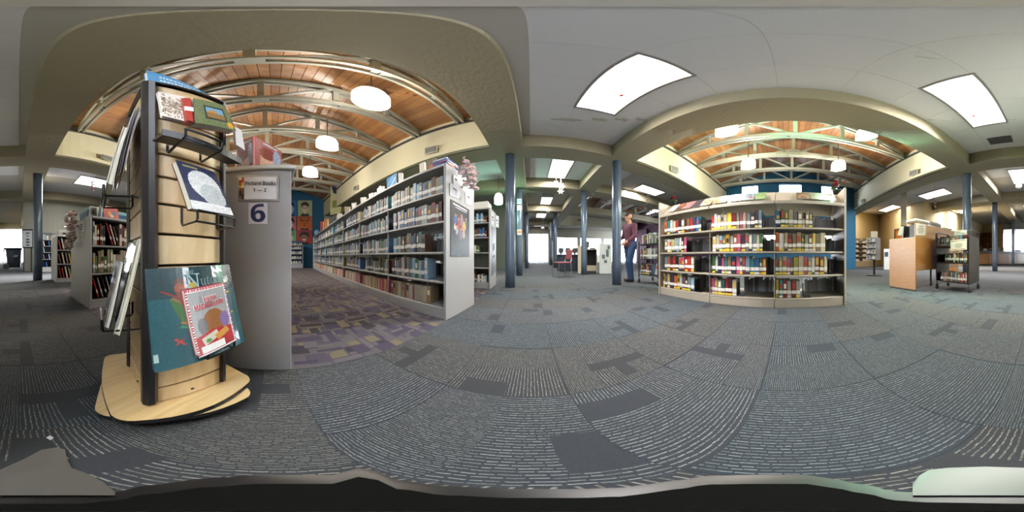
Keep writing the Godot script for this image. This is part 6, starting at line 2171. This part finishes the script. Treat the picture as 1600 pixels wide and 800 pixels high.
# ---------------------------------------------------------------- middle of the hall and beyond
func nets(bones: Array, cell: float, place: Callable, m: M, k := 0.035) -> void:
	# one smooth surface round tapered bones [a, b, ra, rb]
	var lo := Vector3.INF
	var hi := -Vector3.INF
	for b in bones:
		var r: float = maxf(b[2], b[3]) + 0.03
		lo = lo.min((b[0] as Vector3).min(b[1]) - Vector3.ONE * r)
		hi = hi.max((b[0] as Vector3).max(b[1]) + Vector3.ONE * r)
	var n := Vector3i(((hi - lo) / cell).ceil()) + Vector3i.ONE
	var field := PackedFloat32Array()
	field.resize(n.x * n.y * n.z)
	field.fill(1.0)
	for b in bones:
		var a: Vector3 = b[0]
		var d: Vector3 = b[1] - a
		var dd := maxf(d.length_squared(), 1e-9)
		var r: float = maxf(b[2], b[3]) + 3.0 * k
		var l := Vector3i(((a.min(b[1]) - Vector3.ONE * r - lo) / cell).floor()).clamp(Vector3i.ZERO, n - Vector3i.ONE)
		var h := Vector3i(((a.max(b[1]) + Vector3.ONE * r - lo) / cell).ceil()).clamp(Vector3i.ZERO, n - Vector3i.ONE)
		for z in range(l.z, h.z + 1):
			for y in range(l.y, h.y + 1):
				for x in range(l.x, h.x + 1):
					var p := lo + Vector3(x, y, z) * cell
					var t := clampf((p - a).dot(d) / dd, 0, 1)
					var s := (p - a - d * t).length() - lerpf(b[2], b[3], t)
					var i := x + n.x * (y + n.y * z)
					var f := field[i]
					var e := maxf(k - absf(f - s), 0.0) / k
					field[i] = minf(f, s) - e * e * k * 0.25
	var verts := {}
	var offs := [Vector3i(0, 0, 0), Vector3i(1, 0, 0), Vector3i(0, 1, 0), Vector3i(1, 1, 0), Vector3i(0, 0, 1), Vector3i(1, 0, 1), Vector3i(0, 1, 1), Vector3i(1, 1, 1)]
	var edges := [[0, 1], [2, 3], [4, 5], [6, 7], [0, 2], [1, 3], [4, 6], [5, 7], [0, 4], [1, 5], [2, 6], [3, 7]]
	for z in n.z - 1:
		for y in n.y - 1:
			for x in n.x - 1:
				var i := x + n.x * (y + n.y * z)
				var f := [field[i], field[i + 1], field[i + n.x], field[i + n.x + 1], field[i + n.x * n.y], field[i + n.x * n.y + 1], field[i + n.x * n.y + n.x], field[i + n.x * n.y + n.x + 1]]
				var inside := 0
				for v in f:
					if v < 0:
						inside += 1
				if inside == 0 or inside == 8:
					continue
				var s := Vector3.ZERO
				var c := 0
				for e in edges:
					if (f[e[0]] < 0) != (f[e[1]] < 0):
						s += Vector3(offs[e[0]]).lerp(Vector3(offs[e[1]]), f[e[0]] / (f[e[0]] - f[e[1]]))
						c += 1
				verts[i] = place.call(lo + (Vector3(x, y, z) + s / c) * cell)
	var st := [1, n.x, n.x * n.y]
	for i in verts:
		for ax in 3:
			var b: int = st[(ax + 1) % 3]
			var c: int = st[(ax + 2) % 3]
			var j: int = i + st[ax]
			if j < field.size() and (field[i] < 0) != (field[j] < 0) and verts.has(i - b) and verts.has(i - c) and verts.has(i - b - c):
				if field[i] < 0:
					m.tri(verts[i], verts[i - b], verts[i - b - c])
					m.tri(verts[i], verts[i - b - c], verts[i - c])
				else:
					m.tri(verts[i], verts[i - b - c], verts[i - b])
					m.tri(verts[i], verts[i - c], verts[i - b - c])

func person() -> void:
	M.REF = 1.5
	var at := G(984.5, 440)
	thing("person", "person in dark mauve top and blue jeans standing behind the slate pillar", "person", at)
	var o := M.W(at, M.REF)
	var s := M.size_at(at)
	# faces left along the corridor, head bowed a little; z is forwards
	var turn := Basis(Vector3.UP, -PI / 2 + 0.3)
	var place := func(p: Vector3) -> Vector3:
		return o + turn * p * s
	var mesh := func(n: String, bones: Array, cell: float, mat: Material, k := 0.035) -> void:
		var m := M.new(true)
		nets(bones, cell, place, m, k)
		put(m, n, mat)
	var body := []
	var jeans := []
	var shoes := []
	var top := []
	for sd in [-1.0, 1.0]:
		var st: float = 0.06 * sd
		var hip := Vector3(0.09 * sd, 0.9, 0)
		var knee := Vector3(0.1 * sd, 0.49, 0.03 + st)
		var ankle := Vector3(0.1 * sd, 0.09, -0.02 + st)
		body += [[hip, knee, 0.075, 0.05], [knee, ankle, 0.05, 0.036], [ankle - Vector3(0, 0.045, 0.02), ankle + Vector3(0.01 * sd, -0.06, 0.14), 0.035, 0.026]]
		jeans += [[hip, knee, 0.1, 0.072], [knee, ankle + Vector3(0, 0.0, 0), 0.072, 0.062]]
		shoes += [[ankle - Vector3(0, 0.045, 0.03), ankle + Vector3(0.01 * sd, -0.05, 0.15), 0.045, 0.036]]
		var sh := Vector3(0.17 * sd, 1.4, 0.0)
		var elbow := Vector3(0.22 * sd, 1.14, 0.03)
		var wrist := Vector3(0.19 * sd, 1.0, 0.24)
		body += [[sh, elbow, 0.045, 0.037], [elbow, wrist, 0.037, 0.025]]
		top += [[sh, elbow, 0.064, 0.052], [elbow, elbow.lerp(wrist, 0.85), 0.05, 0.036]]
		var pd := (wrist - elbow).normalized()
		var palm := wrist + pd * 0.09
		body += [[wrist, palm, 0.024, 0.03]]
		for f in 4:
			var off := Vector3(0, (1.5 - f) * 0.02, 0)
			var ln: float = [0.04, 0.046, 0.042, 0.032][f]
			var a := palm + off * 0.9
			var b := a + pd * ln
			body += [[a, b, 0.0095, 0.009], [b, b + (pd * 0.6 + Vector3(-sd, 0, 0) * 0.7) * ln * 0.8, 0.009, 0.008]]
		body += [[wrist + pd * 0.03, wrist + pd * 0.06 + Vector3(-0.02 * sd, 0.03, 0), 0.012, 0.011], [wrist + pd * 0.06 + Vector3(-0.02 * sd, 0.03, 0), wrist + pd * 0.1 + Vector3(-0.03 * sd, 0.035, 0), 0.01, 0.009]]
		jeans += [[Vector3(0.06 * sd, 0.95, 0), hip, 0.1, 0.1]]
	jeans += [[Vector3(-0.07, 0.97, 0), Vector3(0.07, 0.97, 0), 0.1, 0.1]]
	body += [[Vector3(-0.06, 0.95, 0), Vector3(0.06, 0.95, 0), 0.1, 0.1], [Vector3(0, 1.0, 0), Vector3(0, 1.3, 0.0), 0.115, 0.12], [Vector3(-0.12, 1.38, 0), Vector3(0.12, 1.38, 0), 0.065, 0.065], [Vector3(0, 1.4, 0), Vector3(0, 1.52, 0.02), 0.055, 0.05]]
	top += [[Vector3(-0.06, 0.93, 0), Vector3(0.06, 0.93, 0), 0.125, 0.125], [Vector3(0, 1.0, 0), Vector3(0, 1.3, 0), 0.13, 0.14], [Vector3(-0.13, 1.38, 0), Vector3(0.13, 1.38, 0), 0.08, 0.08]]
	var hc := Vector3(0, 1.62, 0.045)
	body += [[hc + Vector3(0, 0.035, -0.012), hc + Vector3(0, 0.02, 0.0), 0.088, 0.086], [hc + Vector3(0, -0.03, 0.025), hc + Vector3(0, -0.075, 0.045), 0.065, 0.04], [hc + Vector3(0, 0.0, 0.09), hc + Vector3(0, -0.022, 0.105), 0.009, 0.013]]
	for sd in [-1.0, 1.0]:
		body += [[hc + Vector3(0.08 * sd, 0.01, -0.01), hc + Vector3(0.085 * sd, -0.03, -0.005), 0.014, 0.01]]
	var skin := mt(hx("b98a74"), 0.6)
	mesh.call("body", body, 0.013, skin, 0.02)
	mesh.call("jeans", jeans, 0.016, mt(hx("2c4a70"), 0.8))
	mesh.call("top", top, 0.016, mt(hx("5a3346"), 0.85))
	mesh.call("shoes", shoes, 0.014, mt(hx("2a2624"), 0.6), 0.01)
	mesh.call("hair", [[hc + Vector3(0, 0.06, -0.03), hc + Vector3(0, 0.05, 0.02), 0.085, 0.075], [hc + Vector3(0, 0.03, -0.05), hc + Vector3(0, -0.06, -0.055), 0.07, 0.05]], 0.012, mt(hx("2b211d"), 0.7), 0.02)
	for sd in [-1.0, 1.0]:
		var m := M.new(true)
		nets([[hc + Vector3(0.032 * sd, 0.012, 0.082), hc + Vector3(0.032 * sd, 0.012, 0.084), 0.009, 0.009]], 0.004, place, m, 0.002)
		put(m, "eye", mt(hx("26201e"), 0.3))
	mesh.call("mouth", [[hc + Vector3(-0.018, -0.058, 0.088), hc + Vector3(0.018, -0.058, 0.088), 0.005, 0.005]], 0.004, mt(hx("8a4a45"), 0.5), 0.002)

func middle() -> void:
	M.REF = 0.0
	pillar(G(797, 449), 0.1, 3.05, "nearest slate blue pillar right of the two tall bookcases")
	pillar(G(811.5, 430.5), 0.1, 3.05, "slate pillar with small notices just right of nearest pillar")
	pillar(G(963.5, 445), 0.1, 3.05, "slate blue pillar left of the wide poinsettia bookcase")
	pillar(G(912.5, 429), 0.1, 3.05, "slate pillar behind the pale kiosk, right of corridor")
	pillar(D(823, 400, 8.7) * Vector3(1, 0, 1), 0.1, 3.05, "thin distant pillar on left edge of bright corridor")
	pillar(D(868, 400, 8.9) * Vector3(1, 0, 1), 0.1, 3.05, "thin distant pillar on right edge of bright corridor")
	pillar(D(861, 400, 11.6) * Vector3(1, 0, 1), 0.1, 3.05, "farthest thin pillar beside the bright corridor doors")
	var X := FR(811.5, 5.35)
	for n in [[315, "7fb0c0", "blue and white notice high on second slate pillar"], [325, "c4c8cc", "white notice just under blue one on second pillar"], [363, "c98a5a", "small orange and white notice midway down second pillar"]]:
		var h: float = 0.65 + 5.35 * tan(el(n[0]))
		thing("notice", n[2], "notice", X * Vector3(0, h, -0.02))
		bx(X, "sheet", mt(hx("d5d8da"), 0.5), [-0.075, 0.075, h - 0.09, h + 0.09, -0.03, -0.02], 0.0)
		bx(X, "print", mt(Color.html(n[1]), 0.5), [-0.06, 0.06, h - 0.03, h + 0.06, -0.034, -0.03], 0.0)
	# second tall bookcase
	M.REF = -0.5
	var grey := mt(hx("a7a8a6"), 0.4, 0.12)
	var B := Transform3D(Basis(Vector3(-1, 0, 0), Vector3.UP, Vector3(0, 0, 1)), Vector3(-0.8, 0, 3.06))
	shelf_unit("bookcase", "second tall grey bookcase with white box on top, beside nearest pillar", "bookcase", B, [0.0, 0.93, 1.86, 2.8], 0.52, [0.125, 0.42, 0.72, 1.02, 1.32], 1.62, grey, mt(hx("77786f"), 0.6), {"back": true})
	var m := M.new()
	origin(B.origin)
	for b in 3:
		for r in [[1.32, 0.05, 0.5], [1.02, 0.05, 0.85], [0.72, 0.2, 0.6], [0.125, 0.05, 0.8]]:
			book_mass(m, B, 0.93 * b + r[1], 0.93 * b + r[2], r[0], 0.12, 0.2, 0.16, "cool", 0.02, 0.05)
	var o := stuff(m, "shelved_books", mass_material(), null, "books on the second tall grey bookcase by nearest pillar")
	o.set_meta("category", "books")
	thing("box", "white box with red labels on the second tall bookcase", "box", B * Vector3(0.2, 1.625, 0.2))
	bx(B, "carton", mt(hx("d3d2cc"), 0.5), [0.03, 0.42, 1.623, 1.78, 0.05, 0.35])
	for k in 3:
		bx(B, "red_label", mt(hx("a8384a"), 0.5), [0.34, 0.4, 1.64 + 0.045 * k, 1.67 + 0.045 * k, 0.046, 0.05], 0.0)
	var ep := B.origin - B.basis.x * 0.032
	var en := -B.basis.x
	for s in [[[767, 330, 772, 333, 772, 352, 767, 350], "white card with dark emblem on the second bookcase end", "d5d6da"], [[774, 336, 779, 338, 779, 356, 774, 354], "second white card nearer the pillar on second bookcase end", "cdd0d6"], [[768, 354, 774, 356, 774, 424, 768, 432], "tall faded dark poster strip on second bookcase end", "5d646c"]]:
		var q := pq(ep, en, s[0])
		thing("label_card", s[1], "sign", q[3])
		m = M.new()
		m.slab(q, en, 0.001, 0.005)
		put(m, "card", mt(Color.html(s[2]), 0.4))
		lines(q, en * 2.2, [[0.25, 0.35, 0.7, 0.5], [0.3, 0.6, 0.8, 0.66]], mt(hx("3c4048"), 0.6))
	M.REF = 1.0
	# book cart left of the wide bookcase
	var C := Transform3D(Basis(Vector3(0, 0, -1), Vector3.UP, Vector3(1, 0, 0)), Vector3(2.45, 0, 3.12))
	var black := mt(hx("232126"), 0.4, 0.3)
	thing("book_cart", "black book cart half hidden behind left end of wide bookcase", "book cart", C * Vector3(0.3, 0, 0.2))
	for x in [0.0, 0.66]:
		for z in [0.0, 0.46]:
			m = M.new()
			m.xf = C
			m.tube([Vector3(x, 0.09, z), Vector3(x, 1.0, z)], 0.014)
			put(m, "post", black)
			caster(C * Vector3(x, 0, z), 0.05)
	for y in [0.22, 0.58, 0.93]:
		bx(C, "shelf", black, [-0.01, 0.67, y - 0.02, y, 0.0, 0.46])
	book_row(C, 0.06, 0.62, 0.93, 0.2, 0.25, 0.16, "kids", "top of half-hidden black cart", "books on the half-hidden cart", 0.03, 0.06, 0)
	book_row(C, 0.03, 0.64, 0.58, 0.22, 0.26, 0.16, "", "middle of half-hidden black cart", "books on the half-hidden cart", 0.03, 0.05, 1)
	book_row(C, 0.06, 0.42, 0.22, 0.22, 0.26, 0.16, "", "bottom of half-hidden black cart", "books on the half-hidden cart", 0.03, 0.05, 2)
	book(C, 0.52, 0.06, 0.245, 0.25, 0.16, 0, "wide white book leaning on bottom shelf of half-hidden black cart", "books on the half-hidden cart", -0.25, 0)
	# kiosk, display board, chair and desk at the end of the corridor
	M.REF = 0.5
	var Kk := FR(918, 6.0)
	var beige := mt(hx("b9ad98"), 0.6)
	thing("kiosk", "pale wooden open-front kiosk by the far window", "kiosk", Kk.origin)
	bx(Kk, "side_panel", beige, [-0.36, -0.18, 0.0, 1.03, 0.0, 0.5])
	bx(Kk, "side_panel", beige, [0.33, 0.36, 0.0, 0.9, 0.0, 0.5])
	bx(Kk, "shelf", beige, [-0.18, 0.33, 0.88, 0.91, 0.0, 0.5])
	bx(Kk, "front_panel", beige, [-0.18, 0.33, 0.09, 0.3, 0.02, 0.05])
	bx(Kk, "back_panel", mt(hx("55565a"), 0.7), [-0.18, 0.33, 0.02, 0.88, 0.45, 0.48])
	thing("computer", "dark computer sitting on the pale kiosk", "computer", Kk * Vector3(0, 0.92, 0.2))
	bx(Kk, "screen", mt(hx("2c2f35"), 0.4), [-0.17, 0.06, 0.97, 1.2, 0.1, 0.16], 0.01)
	bx(Kk, "foot", mt(hx("2c2f35"), 0.4), [-0.12, 0.02, 0.913, 0.97, 0.1, 0.2])
	bx(Kk, "keyboard", mt(hx("3a3c40"), 0.5), [0.08, 0.3, 0.913, 0.96, 0.1, 0.24])
	var Db := FR(945, 5.9)
	thing("display_board", "white display board with dark pictures, left of slate pillar", "display board", Db.origin)
	bx(Db, "panel", mt(hx("bfc3c6"), 0.5), [-0.2, 0.24, 0.0, 1.1, 0.0, 0.3], 0.01)
	for p in [[-0.1, 0.0, 0.55, 0.7], [0.05, 0.14, 0.62, 0.88], [0.1, 0.18, 0.9, 1.02], [-0.02, 0.08, 0.4, 0.5]]:
		bx(Db, "picture", mt(hx("5a6068"), 0.6), [p[0], p[1], p[2], p[3], -0.006, 0.0], 0.0)
	var Dk := FR(889, 6.9)
	thing("computer_desk", "dark blue computer desk in the corridor glare", "desk", Dk.origin)
	bx(Dk, "top", mt(hx("3b4250"), 0.5), [-0.5, 0.42, 0.68, 0.72, 0.0, 0.6])
	bx(Dk, "front_panel", mt(hx("2d3544"), 0.6), [-0.48, 0.4, 0.02, 0.68, 0.05, 0.08])
	for x in [-0.5, 0.39]:
		bx(Dk, "side_panel", mt(hx("2d3544"), 0.6), [x, x + 0.03, 0.0, 0.68, 0.0, 0.6])
	for k in 3:
		thing("monitor", "dark monitor on corridor computer desk, %s from left" % nth(k), "monitor", Dk * Vector3(-0.35 + 0.3 * k, 0.72, 0.2), "monitors on the corridor desk")
		bx(Dk, "screen", mt(hx("33363c"), 0.4), [-0.46 + 0.3 * k, -0.24 + 0.3 * k, 0.78, 1.0, 0.2, 0.23])
		bx(Dk, "foot", mt(hx("33363c"), 0.4), [-0.4 + 0.3 * k, -0.3 + 0.3 * k, 0.723, 0.78, 0.18, 0.26])
	var Ch := Transform3D(FR(878, 5.0).basis * Basis(Vector3.UP, 1.1), FR(878, 5.0).origin)
	thing("chair", "red chair in glare-dulled colour with thin metal legs in the corridor", "chair", Ch.origin)
	bx(Ch, "seat", mt(hx("84434a"), 0.6), [-0.22, 0.22, 0.43, 0.47, -0.22, 0.22], 0.015)  # dull red has the corridor glare mixed into it
	m = M.new()
	m.xf = Ch
	m.hexa([Vector3(-0.2, 0.55, 0.2), Vector3(0.2, 0.55, 0.2), Vector3(-0.2, 0.85, 0.26), Vector3(0.2, 0.85, 0.26), Vector3(-0.2, 0.55, 0.23), Vector3(0.2, 0.55, 0.23), Vector3(-0.2, 0.85, 0.29), Vector3(0.2, 0.85, 0.29)], 0.012)
	put(m, "backrest", mt(hx("84434a"), 0.6))
	for e in [[-0.2, -0.2], [0.2, -0.2], [-0.2, 0.2], [0.2, 0.2]]:
		m = M.new()
		m.xf = Ch
		m.tube([Vector3(e[0] * 1.1, 0.0, e[1] * 1.1), Vector3(e[0], 0.44, e[1])], 0.011)
		put(m, "leg", mt(hx("8a8c90"), 0.3, 0.7))
	for x in [-0.19, 0.19]:
		m = M.new()
		m.xf = Ch
		m.tube([Vector3(x, 0.46, 0.2), Vector3(x, 0.6, 0.24)], 0.011)
		put(m, "back_post", mt(hx("8a8c90"), 0.3, 0.7))
	hangings()
	person()

func flake(p: Vector3, r: float, top: float, label: String) -> void:
	thing("paper_snowflake", label, "ornament", p, "")
	var f := Basis(Vector3(cos(atan2(p.x, p.z)), 0, -sin(atan2(p.x, p.z))), Vector3.UP, Vector3.BACK)
	for k in 6:
		var d := f * Vector3(cos(TAU * k / 6), sin(TAU * k / 6), 0)
		var e := f * Vector3(-sin(TAU * k / 6), cos(TAU * k / 6), 0)
		var m := M.new()
		m.tube([p, p + d * r], 0.012, 4)
		m.tube([p + d * r * 0.55 + e * r * 0.3, p + d * r * 0.5, p + d * r * 0.55 - e * r * 0.3], 0.009, 4)
		put(m, "arm", mt(hx("e4e4e2"), 0.5))
	var m := M.new()
	m.tube([p + Vector3(0, r, 0), Vector3(p.x, top, p.z)], 0.004, 4)
	put(m, "thread", mt(hx("c9c9c4"), 0.6))

func hangings() -> void:
	M.REF = 0.2
	flake(D(869, 287, 4.5), 0.1, 3.39, "paper snowflake hanging highest under first corridor light")
	flake(D(877, 291, 4.45), 0.1, 3.39, "paper snowflake right of others under first corridor light")
	flake(D(876, 299, 4.6), 0.09, 3.39, "lowest paper snowflake under first corridor light")
	for b in [[856, 330, 7.4, 0.1, "white ball ornament under second corridor light", "e2e0da", 0.2], [848, 357, 10.6, 0.12, "white ball ornament under third corridor light", "e2e0da", 0.2], [1592, 291, 4.75, 0.09, "white ball ornament hanging above the service counter", "e6e4de", 2.9], [971, 149, 1.62, 0.022, "tiny red ball hanging under left overhead light panel", "b5303a", 1.0], [1521.5, 181, 1.9, 0.022, "tiny red ball hanging under right overhead light panel", "b5303a", 2.5]]:
		M.REF = b[6]
		var p := D(b[0], b[1], b[2])
		thing("ball_ornament", b[4], "ornament", p)
		var m := M.new(true)
		m.ball(p, b[3], 14)
		put(m, "ball", mt(Color.html(b[5]), 0.35))
		m = M.new()
		m.tube([p + Vector3(0, b[3], 0), Vector3(p.x, 3.385, p.z)], 0.003, 4)
		put(m, "thread", mt(hx("c9c9c4"), 0.6))
	for c in [[145, 292, 5.0, "a8343a", "red paper curl hanging under light behind display stand", -2.6], [1388, 338, 8.0, "a8343a", "red paper curl hanging before the yellow corner", 2.3], [1460.5, 318, 5.6, "77584a", "brown paper curl hanging over the oak desk", 2.5], [1012, 312, 5.4, "8d8a80", "grey hook and thread hanging left of the wide bookcase", 1.0]]:
		M.REF = c[5]
		var p := D(c[0], c[1], c[2])
		thing("paper_curl", c[4], "ornament", p)
		var pts := []
		for k in 22:
			pts.append(p + Vector3(0.035 * sin(k * 0.9), 0.18 - k * 0.016, 0.035 * cos(k * 0.9)))
		var m := M.new()
		m.tube(pts, 0.012, 5)
		put(m, "curl", mt(Color.html(c[3]), 0.6))
		m = M.new()
		m.tube([pts[0], Vector3(p.x, 3.39, p.z)], 0.004, 4)
		put(m, "thread", mt(hx("b5b2a8"), 0.6))
	# return-air grilles in the corridor ceiling
	M.REF = 2.9
	for g in [[0.58, 1.05, -3.2, -2.95, "dark square air grille in ceiling right of overhead light", 2.9], [0.5, 1.0, 6.6, 7.0, "dark air grille before the second corridor light", 0.3]]:
		M.REF = g[5]
		thing("ceiling_grille", g[4], "grille", Vector3((g[0] + g[1]) / 2, 3.38, (g[2] + g[3]) / 2))
		var m := M.new()
		m.box(g[0], g[1], 3.385, 3.4, g[2], g[3])
		put(m, "frame", mt(hx("3d3c3a"), 0.6))
		for k in 6:
			m = M.new()
			var x := lerpf(g[0] + 0.02, g[1] - 0.02, (k + 0.5) / 6)
			m.box(x - 0.02, x + 0.02, 3.378, 3.386, g[2] + 0.02, g[3] - 0.02)
			put(m, "slat", mt(hx("302f2e"), 0.6))
	# the loose corner of a ceiling panel
	M.REF = 2.0
	var lp := [D(1429, 69, 1.0), D(1474, 86, 1.05), D(1452, 83, 1.0), D(1430, 81, 0.96)]
	thing("loose_panel", "white corner of a ceiling panel hanging loose overhead", "ceiling panel", lp[2])
	for p in lp:
		p.y = 3.385
	lp[3].y = 3.3
	lp[2].y = 3.32
	var m := M.new()
	m.slab([Vector3(lp[0].x, 3.39, lp[0].z), Vector3(lp[1].x, 3.39, lp[1].z), Vector3(lp[2].x, 3.33, lp[2].z), Vector3(lp[3].x, 3.33, lp[3].z)], Vector3.UP, 0.0, 0.008)
	put(m, "flap", mt(hx("d9d7d2"), 0.8))

# the dark stand the camera of the hall rests on, seen along the very bottom
func stand_plate() -> void:
	M.REF = 0.0
	var rim := [[-60, 772], [0, 773], [120, 773], [180, 768], [230, 758], [330, 747], [400, 742], [520, 742], [560, 731], [590, 736], [620, 750], [700, 760], [800, 764], [900, 764], [970, 762], [1010, 757], [1050, 751], [1110, 743], [1180, 742], [1260, 742], [1300, 748], [1350, 757], [1400, 768], [1450, 771], [1600, 773], [1660, 772]]
	var at := func(x: float, y: float, h: float) -> Vector3:
		return M.WP((x - 800.0) * PI / 800.0, maxf((0.65 - h) / tan((y - 400.0) * PI / 800.0), 0.003), h)
	M.ORG = M.WP(0, 0.1, 0)
	thing("camera_stand", "dark glossy foot of a camera stand along the carpet's near edge", "stand", Vector3(0, 0, 0.1))
	var samples := []
	for i in rim.size() - 1:
		var n := int(ceil((rim[i + 1][0] - rim[i][0]) / 20.0))
		for k in n:
			var f := float(k) / n
			samples.append([lerpf(rim[i][0], rim[i + 1][0], f), lerpf(rim[i][1], rim[i + 1][1], smoothstep(0, 1, f))])
	samples.append(rim[-1])
	var m := M.new(true)
	var e := M.new(true)
	for i in samples.size() - 1:
		var a: Array = samples[i]
		var b: Array = samples[i + 1]
		var ring := [[0.0, 0.0], [2.0, 0.004], [6.0, 0.008], [10.0, 0.009], [14.0, 0.006]]
		for r in 4:
			e.face(at.call(a[0], a[1] + ring[r][0], ring[r][1]), at.call(b[0], b[1] + ring[r][0], ring[r][1]), at.call(b[0], b[1] + ring[r + 1][0], ring[r + 1][1]), at.call(a[0], a[1] + ring[r + 1][0], ring[r + 1][1]), Vector3(0, 1, 0.5))
		for r in 3:
			var y0 := lerpf(a[1] + 14, 805, r / 3.0)
			var y1 := lerpf(a[1] + 14, 805, (r + 1) / 3.0)
			var z0 := lerpf(b[1] + 14, 805, r / 3.0)
			var z1 := lerpf(b[1] + 14, 805, (r + 1) / 3.0)
			m.face(at.call(a[0], minf(y0, 799.5), 0.006), at.call(b[0], minf(z0, 799.5), 0.006), at.call(b[0], minf(z1, 799.5), 0.006), at.call(a[0], minf(y1, 799.5), 0.006), Vector3.UP)
	put(m, "plate", mt(hx("141513"), 1.0, 0, "matte"))
	put(e, "rim", mt(hx("0d0c10"), 0.4))
	# two smooth grey pads, one at each end
	var pads := [[[[-60, 738], [0, 734], [40, 716], [64, 703], [88, 699], [101, 702], [106, 720], [112, 731], [132, 738], [160, 752], [180, 768]], "smooth grey pad of the camera stand at the left end"], [[[1426, 756], [1436, 743], [1452, 734], [1480, 731], [1540, 729], [1600, 731], [1660, 733]], "smooth grey-green pad of the camera stand at the right end"]]
	for p in pads:
		M.REF = 0.0
		var c: Array = p[0][p[0].size() / 2]
		M.ORG = at.call(c[0], 770, 0.0)
		var o := Node3D.new()
		hang(o, "stand_pad", self)
		o.position = M.ORG
		tag(o, p[1], "pad")
		CUR = o
		m = M.new(true)
		for i in p[0].size() - 1:
			for k in 4:
				var f0 := k / 4.0
				var f1 := (k + 1) / 4.0
				var a: Array = p[0][i]
				var b: Array = p[0][i + 1]
				for r in 5:
					var g0 := r / 5.0
					var g1 := (r + 1) / 5.0
					var q := []
					for w in [[f0, g0], [f1, g0], [f1, g1], [f0, g1]]:
						var x: float = lerpf(a[0], b[0], w[0])
						var y: float = lerpf(lerpf(a[1], b[1], w[0]), 774.0, w[1])
						var h: float = 0.03 + 0.02 * sin(w[1] * PI * 0.55 + 0.1) if w[1] > 0 else 0.028
						q.append(at.call(x, y, h))
					m.face(q[0], q[1], q[2], q[3], Vector3.UP)
		put(m, "pad_top", mt(hx("5a5852") if p[0][0][0] < 0 else hx("68756a"), 0.4))
		m = M.new(true)
		for i in p[0].size() - 1:
			var a: Array = p[0][i]
			var b: Array = p[0][i + 1]
			m.face(at.call(a[0], a[1], 0.028), at.call(b[0], b[1], 0.028), at.call(b[0], b[1], 0.026) + Vector3(0, -0.02, 0), at.call(a[0], a[1], 0.026) + Vector3(0, -0.02, 0), Vector3(0, 0, -1))
		put(m, "pad_side", mt(hx("55534d"), 0.4))

func _ready() -> void:
	rng.seed = 11
	var cam := Camera3D.new()
	cam.name = "camera"
	cam.position = Vector3(0, 0.65, 0)
	cam.fov = rad_to_deg(2 * atan(0.8))
	cam.near = 0.02
	cam.far = 200
	cam.current = true
	add_child(cam)
	var we := WorldEnvironment.new()
	we.name = "surroundings"
	var e := Environment.new()
	e.background_mode = Environment.BG_COLOR
	e.background_color = Color(0.95, 0.97, 1.0)
	e.background_energy_multiplier = 22.0
	e.tonemap_mode = Environment.TONE_MAPPER_LINEAR
	e.tonemap_exposure = 0.95
	e.sdfgi_enabled = true
	e.ssao_enabled = true
	e.ssil_enabled = true
	we.environment = e
	add_child(we)
	lamps()
	added_near_side()
	setting()
	display_stand()
	picture_bookcase()
	wide_bookcase()
	long_bookcase()
	left_side()
	blue_end()
	right_side()
	middle()
	stand_plate()
